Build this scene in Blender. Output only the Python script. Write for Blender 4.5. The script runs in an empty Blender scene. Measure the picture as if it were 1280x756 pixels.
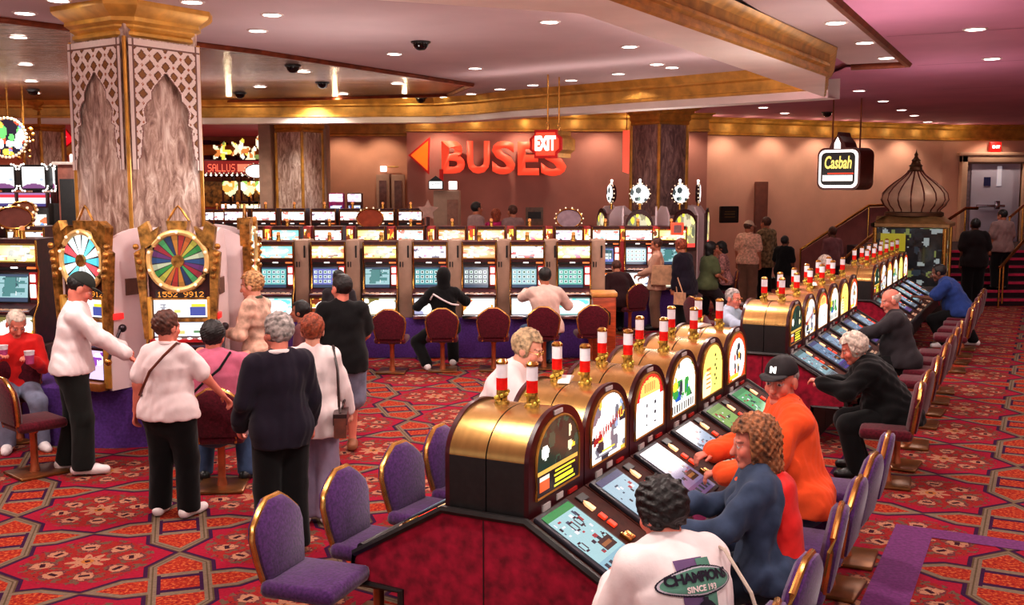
import bpy, bmesh, math, random
import numpy as np
from mathutils import Vector, Matrix
PI = math.pi
SC = bpy.context.scene
COL = SC.collection
# ------------------------------------------------------------------ camera model (real place, metres)
F, CH = 1300.0, 2.53
TILT = math.atan(143 / 1300)
def ray(u, v):
    x, y, z = u - 640, 378 - v, F
    return (x, z * math.cos(TILT) + y * math.sin(TILT), -z * math.sin(TILT) + y * math.cos(TILT))
def at_z(u, v, z):          # where the line of sight meets a level plane
    d = ray(u, v); k = (z - CH) / d[2]
    return (d[0] * k, d[1] * k)
def at_y(u, v, y):          # where it meets a wall at distance y
    d = ray(u, v); k = y / d[1]
    return (d[0] * k, CH + d[2] * k)
AB = math.atan(671 / 1308)
BX, BY = math.sin(AB), math.cos(AB)      # direction the slot banks run
def st(s, t):               # bank frame -> world
    return (BX * s + BY * t, BY * s - BX * t)
def to_st(x, y):
    return (BX * x + BY * y, BY * x - BX * y)
ROT_B = -AB                 # z rotation that turns +Y onto the bank direction

# ------------------------------------------------------------------ materials
def nodes(m):
    m.use_nodes = True
    nt = m.node_tree
    nt.nodes.clear()
    out = nt.nodes.new('ShaderNodeOutputMaterial')
    bs = nt.nodes.new('ShaderNodeBsdfPrincipled')
    nt.links.new(bs.outputs[0], out.inputs[0])
    return nt, bs
def lin(c):
    return tuple(((v / 255.0) / 12.92 if v / 255.0 <= 0.04045 else ((v / 255.0 + 0.055) / 1.055) ** 2.4) for v in c)
MATS = {}
def mat(name, c, rough=0.6, metal=0.0, var=0.12, scale=12.0, bump=0.0, emit=0.0, sheen=0.0, stretch=None):
    """plain procedural surface; c in sRGB 0..255"""
    if name in MATS: return MATS[name]
    m = bpy.data.materials.new(name); nt, bs = nodes(m)
    c = lin(c)
    tc = nt.nodes.new('ShaderNodeTexCoord')
    mp = nt.nodes.new('ShaderNodeMapping')
    if stretch: mp.inputs['Scale'].default_value = stretch
    nz = nt.nodes.new('ShaderNodeTexNoise'); nz.inputs['Scale'].default_value = scale; nz.inputs['Detail'].default_value = 4
    nt.links.new(tc.outputs['Object'], mp.inputs[0]); nt.links.new(mp.outputs[0], nz.inputs['Vector'])
    rp = nt.nodes.new('ShaderNodeValToRGB')
    a = tuple(max(0, x * (1 - var * 2)) for x in c); b = tuple(min(1, x * (1 + var * 2)) for x in c)
    rp.color_ramp.elements[0].position = 0.3; rp.color_ramp.elements[0].color = (*a, 1)
    rp.color_ramp.elements[1].position = 0.7; rp.color_ramp.elements[1].color = (*b, 1)
    nt.links.new(nz.outputs[0], rp.inputs[0]); nt.links.new(rp.outputs[0], bs.inputs['Base Color'])
    bs.inputs['Roughness'].default_value = rough; bs.inputs['Metallic'].default_value = metal
    if name == 'brown_console' or sheen: bs.inputs['Specular IOR Level'].default_value = .2
    if sheen: bs.inputs['Sheen Weight'].default_value = sheen
    if bump:
        bp = nt.nodes.new('ShaderNodeBump'); bp.inputs['Strength'].default_value = bump; bp.inputs['Distance'].default_value = 0.01
        nt.links.new(nz.outputs[0], bp.inputs['Height']); nt.links.new(bp.outputs[0], bs.inputs['Normal'])
    if emit:
        nt.links.new(rp.outputs[0], bs.inputs['Emission Color']); bs.inputs['Emission Strength'].default_value = emit
    MATS[name] = m
    return m
def colmat(name, emit=0.0, rough=0.5, tint=None, metal=0.0):
    """surface coloured by the mesh's colour attribute (optionally lit from within)"""
    if name in MATS: return MATS[name]
    m = bpy.data.materials.new(name); nt, bs = nodes(m)
    at = nt.nodes.new('ShaderNodeVertexColor'); at.layer_name = 'Col'
    src = at.outputs[0]
    if tint:
        mx = nt.nodes.new('ShaderNodeMix'); mx.data_type = 'RGBA'; mx.blend_type = 'MULTIPLY'; mx.inputs[0].default_value = 1
        nt.links.new(src, mx.inputs[6]); mx.inputs[7].default_value = (*lin(tint), 1); src = mx.outputs[2]
    nz = nt.nodes.new('ShaderNodeTexNoise'); nz.inputs['Scale'].default_value = 30
    mr = nt.nodes.new('ShaderNodeMapRange'); mr.inputs[3].default_value = 0.9; mr.inputs[4].default_value = 1.1
    nt.links.new(nz.outputs[0], mr.inputs[0])
    ml = nt.nodes.new('ShaderNodeVectorMath'); ml.operation = 'SCALE'
    nt.links.new(src, ml.inputs[0]); nt.links.new(mr.outputs[0], ml.inputs['Scale'])
    if emit:
        bs.inputs['Base Color'].default_value = (0.02, 0.02, 0.02, 1)
        nt.links.new(ml.outputs[0], bs.inputs['Emission Color']); bs.inputs['Emission Strength'].default_value = emit
    else:
        nt.links.new(ml.outputs[0], bs.inputs['Base Color'])
    bs.inputs['Roughness'].default_value = rough; bs.inputs['Metallic'].default_value = metal
    MATS[name] = m
    return m
class N:
    """tiny node-expression helper for the carpet pattern"""
    nt = None
    def __init__(s, v): s.v = v
    @staticmethod
    def op(o, *a):
        n = N.nt.nodes.new('ShaderNodeMath'); n.operation = o
        for i, x in enumerate(a):
            if isinstance(x, N): N.nt.links.new(x.v, n.inputs[i])
            else: n.inputs[i].default_value = x
        return N(n.outputs[0])
    def __add__(s, o): return N.op('ADD', s, o)
    def __radd__(s, o): return N.op('ADD', s, o)
    def __sub__(s, o): return N.op('SUBTRACT', s, o)
    def __rsub__(s, o): return N.op('SUBTRACT', o, s)
    def __mul__(s, o): return N.op('MULTIPLY', s, o)
    def __rmul__(s, o): return N.op('MULTIPLY', s, o)
    def abs(s): return N.op('ABSOLUTE', s)
    def lt(s, o): return N.op('LESS_THAN', s, o)
    def gt(s, o): return N.op('GREATER_THAN', s, o)
def nmax(a, b): return N.op('MAXIMUM', a, b)
def nmin(a, b): return N.op('MINIMUM', a, b)
def carpet(name, angle, cell=1.2, off=(0.0, 0.0)):
    m = bpy.data.materials.new(name); nt, bs = nodes(m); N.nt = nt
    tc = nt.nodes.new('ShaderNodeTexCoord'); mp = nt.nodes.new('ShaderNodeMapping')
    mp.inputs['Rotation'].default_value = (0, 0, angle); mp.inputs['Scale'].default_value = (1 / cell, 1 / cell, 1)
    mp.inputs['Location'].default_value = (off[0], off[1], 0)
    nt.links.new(tc.outputs['Object'], mp.inputs[0])
    sx = nt.nodes.new('ShaderNodeSeparateXYZ'); nt.links.new(mp.outputs[0], sx.inputs[0])
    x = N.op('WRAP', N(sx.outputs[0]), 0.5, -0.5); y = N.op('WRAP', N(sx.outputs[1]), 0.5, -0.5)
    ax, ay = x.abs(), y.abs()
    d1 = nmax(ax - 0.165, (ay + ax * 1.25 - 0.5) * 0.62)
    d2 = nmax(ay - 0.125, (ay + ax * 0.62 - 0.31) * 0.85)
    d = nmin(d1, d2)
    nz = nt.nodes.new('ShaderNodeTexNoise'); nz.inputs['Scale'].default_value = 42; nz.inputs['Detail'].default_value = 3
    nt.links.new(tc.outputs['Object'], nz.inputs['Vector']); noise = N(nz.outputs[0])
    n2 = nt.nodes.new('ShaderNodeTexNoise'); n2.inputs['Scale'].default_value = 16; n2.inputs['Detail'].default_value = 2
    nt.links.new(tc.outputs['Object'], n2.inputs['Vector']); noise2 = N(n2.outputs[0])
    cur = [None]
    def layer(mask, rgb):
        mx = nt.nodes.new('ShaderNodeMix'); mx.data_type = 'RGBA'
        if cur[0] is None: mx.inputs[6].default_value = (*lin(rgb), 1)
        else: nt.links.new(cur[0], mx.inputs[6])
        mx.inputs[7].default_value = (*lin(rgb), 1)
        if isinstance(mask, N): nt.links.new(mask.v, mx.inputs[0])
        else: mx.inputs[0].default_value = mask
        cur[0] = mx.outputs[2]
    RED, ORG, GRY, PUR, CRM, DRK, GRN = (170, 28, 58), (176, 52, 34), (138, 116, 98), (66, 26, 66), (196, 138, 110), (62, 24, 40), (120, 88, 72)
    layer(1.0, RED)
    # floral medallion in the big field, centred on the cell corners
    fx, fy = 0.5 - ax, 0.5 - ay
    r = N.op('SQRT', fx * fx + fy * fy)
    th = N.op('ARCTAN2', fy, fx)
    pet = N.op('COSINE', th * 8.0)
    layer((r + (noise2 - 0.5) * 0.10).lt(0.33) * 1.0, (164, 44, 42))
    layer(noise2.gt(0.55) * r.lt(0.36), GRN)
    ring = nmax((r - 0.235).abs() - 0.05 - pet * 0.03 + (noise2 - 0.5) * 0.08, pet * -1.0 - 0.1)
    layer(ring.lt(0.0), (120, 62, 66))
    layer((ring + 0.022 + (noise - 0.5) * 0.1).lt(0.0), CRM)
    layer(((r - 0.235).abs() - 0.014).lt(0.0) * pet.gt(0.55), DRK)
    core = r - 0.095 - N.op('COSINE', th * 8.0) * 0.028
    layer((core - 0.018).lt(0.0), (170, 40, 46)); layer(core.lt(0.0), CRM); layer((r - 0.035).lt(0.0), (196, 120, 60)); layer((r - 0.016).lt(0.0), DRK)
    layer(noise.gt(0.62) * r.lt(0.36) * d.gt(0.05), (96, 30, 46))
    # strapwork
    layer((d - 0.028).lt(0.0), PUR)
    layer(d.lt(0.0), GRY)
    in1 = (d1 + 0.045).lt(0.0); in2 = (d2 + 0.04).lt(0.0) * d1.gt(0.0)
    orange = nmax(in1, in2)
    layer(orange, ORG)
    layer(orange * noise.gt(0.56), (196, 100, 58)); layer(orange * noise.lt(0.4), (146, 28, 40))
    mid = in1 * ay.lt(0.14)
    layer(in1 * ay.lt(0.165) * ay.gt(0.115), GRY)
    layer(in1 * ((ay - 0.1).abs()).lt(0.018), PUR); layer(mid * ax.gt(0.1), PUR)
    layer((d.abs() - 0.005).lt(0.0), (104, 80, 60)); layer(((d1 + 0.022).abs() - 0.004).lt(0.0), (104, 84, 62))
    hs = nt.nodes.new('ShaderNodeMix'); hs.data_type = 'RGBA'; hs.blend_type = 'MULTIPLY'; hs.inputs[0].default_value = 0.5
    nt.links.new(cur[0], hs.inputs[6]); nt.links.new(nz.outputs[0], hs.inputs[7])
    g = nt.nodes.new('ShaderNodeVectorMath'); g.operation = 'SCALE'; g.inputs['Scale'].default_value = 0.92
    nt.links.new(hs.outputs[2], g.inputs[0])
    nt.links.new(g.outputs[0], bs.inputs['Base Color'])
    bs.inputs['Roughness'].default_value = 0.95; bs.inputs['Specular IOR Level'].default_value = 0.1
    bp = nt.nodes.new('ShaderNodeBump'); bp.inputs['Strength'].default_value = 0.3; bp.inputs['Distance'].default_value = 0.004
    nt.links.new(nz.outputs[0], bp.inputs['Height']); nt.links.new(bp.outputs[0], bs.inputs['Normal'])
    return m
def marble(name, a, b, c):
    m = bpy.data.materials.new(name); nt, bs = nodes(m)
    tc = nt.nodes.new('ShaderNodeTexCoord'); mp = nt.nodes.new('ShaderNodeMapping'); mp.inputs['Scale'].default_value = (7, 7, 2.4)
    nt.links.new(tc.outputs['Object'], mp.inputs[0])
    nz = nt.nodes.new('ShaderNodeTexNoise'); nz.inputs['Scale'].default_value = 1.3; nz.inputs['Detail'].default_value = 8; nz.inputs['Roughness'].default_value = 0.68; nz.inputs['Distortion'].default_value = 1.2
    nt.links.new(mp.outputs[0], nz.inputs['Vector'])
    rp = nt.nodes.new('ShaderNodeValToRGB'); e = rp.color_ramp.elements
    e[0].position = 0.36; e[0].color = (*lin(a), 1); e[1].position = 0.66; e[1].color = (*lin(c), 1)
    k = e.new(0.5); k.color = (*lin(b), 1)
    nt.links.new(nz.outputs[0], rp.inputs[0]); nt.links.new(rp.outputs[0], bs.inputs['Base Color'])
    bs.inputs['Roughness'].default_value = 0.32
    return m

# ------------------------------------------------------------------ mesh building
class MB:
    def __init__(s): s.bm = bmesh.new()
    def _mi(s, faces, mi):
        for f in faces: f.material_index = mi
    def poly(s, pts, mi=0):
        f = s.bm.faces.new([s.bm.verts.new(p) for p in pts]); f.material_index = mi; return f
    def box(s, lo, hi, mi=0, bev=0.0, M=None):
        r = bmesh.ops.create_cube(s.bm, size=1)
        vs = r['verts']
        for v in vs:
            v.co = Vector([(lo[i] + hi[i]) / 2 + v.co[i] * (hi[i] - lo[i]) for i in range(3)])
        fs = {f for v in vs for f in v.link_faces}
        s._mi(fs, mi)
        if bev:
            es = {e for v in vs for e in v.link_edges}
            g = bmesh.ops.bevel(s.bm, geom=list(es) + list(vs), offset=bev, segments=2, profile=0.5, affect='EDGES')
            s._mi(g['faces'], mi); vs = list({v for f in g['faces'] for v in f.verts} | {v for v in vs if v.is_valid})
        if M: bmesh.ops.transform(s.bm, matrix=M, verts=[v for v in vs if v.is_valid])
        return s
    def prism(s, prof, a, b, axis='x', mi=0, mis=None):
        """extrude a 2D profile along an axis; profile is (y,z) for x, (x,z) for y, (x,y) for z"""
        def p(q, t):
            return {'x': (t, q[0], q[1]), 'y': (q[0], t, q[1]), 'z': (q[0], q[1], t)}[axis]
        A = [s.bm.verts.new(p(q, a)) for q in prof]; B = [s.bm.verts.new(p(q, b)) for q in prof]
        n = len(prof); fs = []
        for i in range(n):
            f = s.bm.faces.new((A[i], A[(i + 1) % n], B[(i + 1) % n], B[i])); f.material_index = (mis[i] if mis else mi); fs.append(f)
        for c in (A[::-1], B):
            f = s.bm.faces.new(c); f.material_index = mi; fs.append(f)
        bmesh.ops.recalc_face_normals(s.bm, faces=fs)
        return s
    def lathe(s, prof, seg=24, mi=0, c=(0, 0, 0), ribs=None, ang=(0, 2 * PI)):
        full = abs(ang[1] - ang[0] - 2 * PI) < 1e-6
        n = seg if full else seg + 1
        rings = []
        for i in range(n):
            a = ang[0] + (ang[1] - ang[0]) * i / seg
            k = ribs(a) if ribs else 1.0
            rings.append([s.bm.verts.new((c[0] + math.cos(a) * r * k, c[1] + math.sin(a) * r * k, c[2] + z)) for r, z in prof])
        fs = []
        for i in range(seg):
            A, B = rings[i], rings[(i + 1) % n]
            for j in range(len(prof) - 1):
                f = s.bm.faces.new((A[j], B[j], B[j + 1], A[j + 1])); f.material_index = mi; fs.append(f)
        bmesh.ops.remove_doubles(s.bm, verts=[v for r in rings for v in r], dist=1e-5)
        return s
    def tube(s, pts, r, seg=8, mi=0, closed=False):
        pts = [Vector(p) for p in pts]; n = len(pts); rings = []
        for i, p in enumerate(pts):
            if closed: t = pts[(i + 1) % n] - pts[i - 1]
            else: t = pts[min(i + 1, n - 1)] - pts[max(i - 1, 0)]
            t.normalize()
            up = Vector((0, 0, 1)) if abs(t.z) < 0.92 else Vector((1, 0, 0))
            u = t.cross(up).normalized(); w = t.cross(u)
            rr = r[i] if isinstance(r, (list, tuple)) else r
            rings.append([s.bm.verts.new(p + (u * math.cos(a) + w * math.sin(a)) * rr) for a in [2 * PI * k / seg for k in range(seg)]])
        fs = []
        for i in range(n if closed else n - 1):
            A, B = rings[i], rings[(i + 1) % n]
            for k in range(seg):
                fs.append(s.bm.faces.new((A[k], A[(k + 1) % seg], B[(k + 1) % seg], B[k])))
        if not closed:
            fs.append(s.bm.faces.new(rings[0])); fs.append(s.bm.faces.new(rings[-1][::-1]))
        s._mi(fs, mi)
        bmesh.ops.recalc_face_normals(s.bm, faces=fs)
        return s
    def ball(s, c, r, mi=0, seg=12):
        rad = r if isinstance(r, (tuple, list)) else (r, r, r)
        g = bmesh.ops.create_uvsphere(s.bm, u_segments=seg, v_segments=max(6, seg // 2), radius=1)
        for v in g['verts']: v.co = Vector((c[0] + v.co.x * rad[0], c[1] + v.co.y * rad[1], c[2] + v.co.z * rad[2]))
        s._mi({f for v in g['verts'] for f in v.link_faces}, mi)
        return s
    def sweep(s, prof, path, mi=0, mis=None):
        """profile (out, z) along a 2D path; out is to the path's right-hand side"""
        n = len(path); rows = []
        for i, p in enumerate(path):
            def nrm(a, b):
                d = Vector((b[0] - a[0], b[1] - a[1])).normalized(); return Vector((d.y, -d.x))
            n0 = nrm(path[i - 1], p) if i > 0 else nrm(p, path[i + 1])
            n1 = nrm(p, path[i + 1]) if i < n - 1 else n0
            q = (n0 + n1); q = q / max(0.2, q.dot(n0))
            rows.append([s.bm.verts.new((p[0] + q.x * o, p[1] + q.y * o, z)) for o, z in prof])
        for i in range(n - 1):
            for j in range(len(prof) - 1):
                f = s.bm.faces.new((rows[i][j], rows[i + 1][j], rows[i + 1][j + 1], rows[i][j + 1])); f.material_index = mis[j] if mis else mi
        return s
    def mesh(s, name, mats, smooth=True, ang=40):
        me = bpy.data.meshes.new(name); s.bm.to_mesh(me); s.bm.free()
        for m in (mats if isinstance(mats, (list, tuple)) else [mats]): me.materials.append(m)
        if smooth:
            me.shade_smooth(); me.set_sharp_from_angle(angle=math.radians(ang))
        return me
    def obj(s, name, mats, parent=None, loc=(0, 0, 0), rot=(0, 0, 0), smooth=True, ang=40):
        return link(name, s.mesh(name, mats, smooth, ang), parent, loc, rot)
def link(name, me, parent=None, loc=(0, 0, 0), rot=(0, 0, 0)):
    o = bpy.data.objects.new(name, me); COL.objects.link(o); o.parent = parent; o.location = loc; o.rotation_euler = rot
    return o
def tag(o, label, cat, group=None, kind=None):
    if label: o['label'] = label
    if cat: o['category'] = cat
    if group: o['group'] = group
    if kind: o['kind'] = kind
    return o
def thing(name, label, cat, loc=(0, 0, 0), rz=0.0, group=None):
    o = bpy.data.objects.new(name, None); COL.objects.link(o); o.empty_display_size = 0.1
    o.location = loc; o.rotation_euler = (0, 0, rz)
    return tag(o, label, cat, group)
def struct(o): o['kind'] = 'structure'; return o
def dup(root, loc, rz, label=None, group=None, swap=None):
    r = root.copy(); COL.objects.link(r); r.location = loc; r.rotation_euler = (0, 0, rz)
    if label: r['label'] = label
    if group: r['group'] = group
    def rec(a, b):
        for ch in list(a.children):
            c = ch.copy(); COL.objects.link(c); c.parent = b
            base = ch.name.split('.')[0]
            if swap and base in swap: c.data = swap[base]
            rec(ch, c)
    rec(root, r)
    return r
ORD = 'first second third fourth fifth sixth seventh eighth ninth tenth eleventh twelfth'.split()

# coloured grids: printed or back-lit artwork, in the x-z plane facing -y
def art_mesh(name, w, h, nx, ny, img, m, keep=None):
    """img: (ny,nx,3) linear colours, row 0 at the bottom; keep: bool mask"""
    xs = np.linspace(-w / 2, w / 2, nx + 1); zs = np.linspace(-h / 2, h / 2, ny + 1)
    V = [(x, 0, z) for z in zs for x in xs]; Fc = []; C = []
    for j in range(ny):
        for i in range(nx):
            if keep is not None and not keep[j, i]: continue
            a = j * (nx + 1) + i
            Fc.append((a, a + 1, a + nx + 2, a + nx + 1)); C.append(img[j, i])
    me = bpy.data.meshes.new(name); me.from_pydata(V, [], Fc); me.update()
    ca = me.color_attributes.new('Col', 'FLOAT_COLOR', 'CORNER')
    arr = np.ones((len(Fc), 4, 4), dtype=np.float32)
    if len(Fc): arr[:, :, :3] = np.array(C, dtype=np.float32)[:, None, :]
    ca.data.foreach_set('color', arr.ravel())
    me.materials.append(m)
    return me
GLYPH = {'A': '01110100011000111111100011000110001', 'B': '11110100011000111110100011000111110', 'C': '01111100001000010000100001000001111', 'D': '11110100011000110001100011000111110', 'E': '11111100001000011110100001000011111',
         'I': '01110001000010000100001000010001110', 'L': '10000100001000010000100001000011111', 'N': '10001110011010110011100011000110001', 'O': '01110100011000110001100011000101110', 'S': '01111100001000001110000010000111110', 'T': '11111001000010000100001000010000100',
         'U': '10001100011000110001100011000101110', 'M': '10001110111010110001100011000110001', 'X': '10001100010101000100010101000110001', '1': '00100011000010000100001000010001110', '2': '01110100010000100010001000100011111', '5': '11111100001111000001000011000101110', '9': '01110100011000101111000010001001100', '.': '00000000000000000000000000110001100', ' ': '0' * 35, '0': '01110100011001110101110011000101110', '7': '11111000010001000100010000100001000'}
def stamp(img, text, x0, y0, px, py, c):
    """write small capitals into an artwork grid"""
    ny, nx = img.shape[:2]
    for k, ch in enumerate(text):
        g = GLYPH.get(ch, GLYPH[' '])
        for r in range(7):
            for q in range(5):
                if g[r * 5 + q] == '1':
                    xa = int(x0 + (k * 6 + q) * px); ya = int(y0 + (6 - r) * py)
                    img[max(0, ya):max(0, int(ya + max(1, py))), max(0, xa):max(0, int(xa + max(1, px)))] = c
def canvas(nx, ny, c): return np.tile(np.array(lin(c), dtype=np.float32), (ny, nx, 1))
def blob(img, cx, cy, rx, ry, c):
    ny, nx = img.shape[:2]
    Yy, Xx = np.mgrid[0:ny, 0:nx]
    img[((Xx + .5 - cx * nx) / (rx * nx)) ** 2 + ((Yy + .5 - cy * ny) / (ry * ny)) ** 2 < 1] = lin(c)
def rect(img, x0, y0, x1, y1, c):
    ny, nx = img.shape[:2]
    img[int(y0 * ny):max(int(y0 * ny) + 1, int(y1 * ny)), int(x0 * nx):max(int(x0 * nx) + 1, int(x1 * nx))] = lin(c)
PAL = [(255, 250, 235), (250, 220, 60), (230, 60, 40), (40, 120, 210), (40, 170, 110), (250, 140, 40), (190, 60, 170), (30, 30, 60), (120, 210, 230)]
def splash(seed, nx, ny, bg, cols, n=14, size=0.14):
    rg = random.Random(seed); img = canvas(nx, ny, bg)
    for _ in range(n):
        blob(img, rg.random(), rg.random(), size * rg.uniform(.4, 1.3), size * rg.uniform(.5, 1.6), rg.choice(cols))
    return img
LIT = colmat('lit_glass', 1.6, 0.15); LITS = colmat('lit_screen', 1.0, 0.12); PRINT = colmat('printed_panel', 0, 0.5)
def text_mesh(txt, size, depth, m, bold=0.0, shear=0.0, spacing=1.0, curve=0):
    cu = bpy.data.curves.new('t', 'FONT'); cu.body = txt; cu.size = size; cu.extrude = depth; cu.offset = bold; cu.shear = shear
    cu.space_character = spacing; cu.align_x = 'CENTER'; cu.align_y = 'CENTER'; cu.resolution_u = 3
    o = bpy.data.objects.new('t', cu); COL.objects.link(o)
    dg = bpy.context.evaluated_depsgraph_get()
    me = bpy.data.meshes.new_from_object(o.evaluated_get(dg))
    bpy.data.objects.remove(o)
    me.transform(Matrix.Rotation(PI / 2, 4, 'X'))
    me.materials.clear(); me.materials.append(m)
    return me

# ------------------------------------------------------------------ common finishes
GOLD = mat('gold_leaf', (202, 146, 62), 0.34, 0.45, 0.14, 6)
GOLDP = mat('gold_paint', (208, 158, 72), 0.4, 0.3, 0.12, 5)
BRASS = mat('brass', (214, 164, 84), 0.22, 1.0, 0.1, 20)
WHITE = mat('cream_plaster', (246, 236, 228), 0.55, 0, 0.03, 2)
BLACK = mat('black_laminate', (22, 18, 18), 0.35, 0, 0.2, 30)
CHROME = mat('polished_steel', (200, 200, 205), 0.18, 1.0, 0.05, 20)
WOOD = mat('varnished_wood', (112, 52, 30), 0.35, 0, 0.25, 6, stretch=(1, 1, 8))
DECK = mat('brown_console', (70, 32, 24), 0.62, 0, 0.15, 18)
PURP = mat('purple_fabric', (74, 36, 92), 0.9, 0, 0.2, 60, 0.2, sheen=0.3)
MAROON = mat('maroon_fabric', (84, 13, 30), 0.88, 0, 0.22, 50, 0.2, sheen=0.2)
REDF = mat('red_carpet_cladding', (150, 14, 48), 0.95, 0, 0.25, 14, 0.4)
PLINTH = mat('purple_plinth_carpet', (84, 46, 128), 0.9, 0, 0.15, 40, 0.2)
TAN = mat('tan_laminate', (166, 134, 114), 0.5, 0, 0.06, 8)
# =================================================================== THE ROOM
ZT, ZP, ZW, ZS = 4.4, 4.22, 3.9, 4.25     # tray ceiling, pink ceiling, soffit underside, side strip
# floor: two carpet fields laid at different angles, meeting under the slot banks
TM = -2.42
def stq(pts, z, m, name):
    mb = MB(); mb.poly([(*st(s, t), z) for s, t in pts]); return struct(mb.obj(name, m, smooth=False))
CARP_L = carpet('carpet_left_field', math.radians(-17.8), 1.2, (0.05, 0.32))
CARP_R = carpet('carpet_aisle_field', AB, 1.25, (0.1, 0.2))
stq([(-6, -34), (-6, TM), (44, TM), (44, -34)], 0, CARP_L, 'floor')
stq([(-6, TM), (-6, 30), (44, 30), (44, TM)], 0, CARP_R, 'floor')
PURS = mat('purple_carpet_border', (104, 40, 100), 0.95, 0, 0.12, 40, 0.3)
mb = MB()
mb.box((0, 0, 0), (1, 1, 1)); mb.bm.clear()
for (s0, s1, t0, t1) in [(2.0, 8.13, -0.9, -0.63), (7.92, 8.13, -0.63, 8.0)]:
    mb.poly([(*st(s, t), 0.004) for s, t in ((s0, t0), (s0, t1), (s1, t1), (s1, t0))])
o = mb.obj('trim_1', PURS, smooth=False); struct(o); o['label'] = 'plain purple border strip in the aisle carpet'

# ceilings
TANC = mat('tan_ceiling_plaster', (206, 186, 188), 0.8, 0, 0.03, 1.2)
PINKC = mat('rose_ceiling_panels', (208, 140, 172), 0.8, 0, 0.04, 1.0)
inner = [st(7.74, -3.36), st(16.4, -3.1)]
nl = at_z(470, 0, ZW); d = (nl[0] - inner[0][0], nl[1] - inner[0][1])
nearleft = (inner[0][0] + d[0] * 9, inner[0][1] + d[1] * 9)
farpath = [at_z(-330, 155, ZW), at_z(270, 154.5, ZW), at_z(545, 153, ZW), at_z(600, 150, ZW), at_z(640, 146.5, ZW), at_z(1035, 122, ZW)]
mb = MB(); mb.poly([(-22, -2, ZT), (-22, 27, ZT), (7, 27, ZT), (4, 12, ZT), (-1, 3, ZT), (-2, -2, ZT)][::-1])
struct(mb.obj('ceiling', TANC, smooth=False))
# rose ceiling over the aisle and beyond the tray
mb = MB()
aisle = [st(-6, -1.8), st(15.4, -1.8), st(15.4, -2.62)]
far = [(p[0], p[1] + 0.35) for p in farpath[::-1]]
mb.poly([(*p, ZP) for p in aisle] + [(*p, ZP) for p in far] + [(-14, 40, ZP), (24, 40, ZP), (24, -2, ZP)])
# panel joints, 2.4 m apart
struct(mb.obj('ceiling', PINKC, smooth=False))
JNT = mat('ceiling_joint', (160, 92, 118), 0.8)
mb = MB()
for t in (0.1, 1.9, 4.3):
    mb.poly([(*st(s, q), ZP - .003) for s, q in ((2, t), (22, t), (22, t + .025), (2, t + .025))])
for i, s in enumerate((9.5, 12.5, 15.6, 19.5)):
    mb.poly([(*st(s + e, q), ZP - .003) for e, q in ((0, -1.7), (0, 0.1), (.03, 0.1), (.03, -1.7))])
    mb.poly([(*st(s + 1.3 + e, q), ZP - .003) for e, q in ((0, 0.1), (0, 1.9), (.03, 1.9), (.03, 0.1))])
struct(mb.obj('trim_2', JNT, smooth=False))
stq([(13.0, -3.6), (17.2, -3.6), (17.2, -1.7), (13.0, -1.7)], ZS + .03, PINKC, 'ceiling')
stq([(-6, -2.6), (15.4, -2.6), (15.4, -1.8), (-6, -1.8)], ZS, TANC, 'ceiling')
mb = MB(); mb.tube([(*st(-5, -1.8), ZP), (*st(15.4, -1.8), ZP), (*st(15.4, -2.55), ZP)], 0.055, 6)
struct(mb.obj('trim_3', mat('bronze_trim', (128, 62, 36), 0.35, 0.5, 0.2, 6)))
# dropped soffit: underside and the moulded outer edge
a_out = [st(-4, -3.25), st(7.28, -2.94), st(13.4, -2.52)]
mb = MB(); mb.poly([(*p, ZW) for p in (inner[0], inner[1], a_out[2], a_out[1], a_out[0], (nearleft[0] - 1, nearleft[1] - 4), nearleft)])
mb.sweep([(0, ZW), (0, ZT)], [nearleft, inner[0], inner[1], a_out[2]])
struct(mb.obj('ceiling', WHITE, smooth=False))
crown = [(0.0, ZW), (0.03, ZW + .015), (0.03, ZW + .05), (0.0, ZW + .06), (0.0, ZW + .10), (0.05, ZW + .12), (0.05, ZW + .15), (0.02, ZW + .17), (0.04, ZW + .26), (0.09, ZW + .29), (0.13, ZW + .34), (0.10, ZS)]
mb = MB(); mb.sweep(crown, [inner[1], a_out[2], a_out[1], a_out[0]][::-1]); mb.sweep([(0, ZW), (0, ZW + .0)], [inner[1], a_out[2]])
struct(mb.obj('trim_4', GOLD, ang=25))
# far leg of the soffit: cream fascia with a gilded crown above
fas = [(0.4, ZP), (0.4, ZW), (0, ZW), (0, ZW + .12), (0.03, ZW + .13), (0.03, ZW + .17), (0.0, ZW + .18), (0.01, ZW + .33), (0.06, ZW + .36), (0.06, ZW + .39), (0.10, ZW + .44), (0.14, ZT)]
fas = [((-o if i < 3 else o), z) for i, (o, z) in enumerate(fas)]
mb = MB(); mb.sweep(fas, farpath, mis=[0, 0, 0] + [1] * 8)
struct(mb.obj('trim_5', [WHITE, GOLDP], ang=25))
# smoked mirror panel let into the tray ceiling, with bronze edging
MIR = bpy.data.materials.new('smoked_mirror'); nt, bs = nodes(MIR)
tc = nt.nodes.new('ShaderNodeTexCoord'); mp = nt.nodes.new('ShaderNodeMapping'); mp.inputs['Scale'].default_value = (0.45, 5.5, 1)
wv = nt.nodes.new('ShaderNodeTexNoise'); wv.inputs['Scale'].default_value = 2.0; wv.inputs['Detail'].default_value = 5
nt.links.new(tc.outputs['Object'], mp.inputs[0]); nt.links.new(mp.outputs[0], wv.inputs[0])
rp = nt.nodes.new('ShaderNodeValToRGB'); rp.color_ramp.elements[0].position = .36; rp.color_ramp.elements[0].color = (*lin((92, 66, 56)), 1); rp.color_ramp.elements[1].position = .68; rp.color_ramp.elements[1].color = (*lin((176, 136, 112)), 1)  # streaky reflections painted into the mirror's base colour
nt.links.new(wv.outputs[0], rp.inputs[0]); nt.links.new(rp.outputs[0], bs.inputs['Base Color'])
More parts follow.
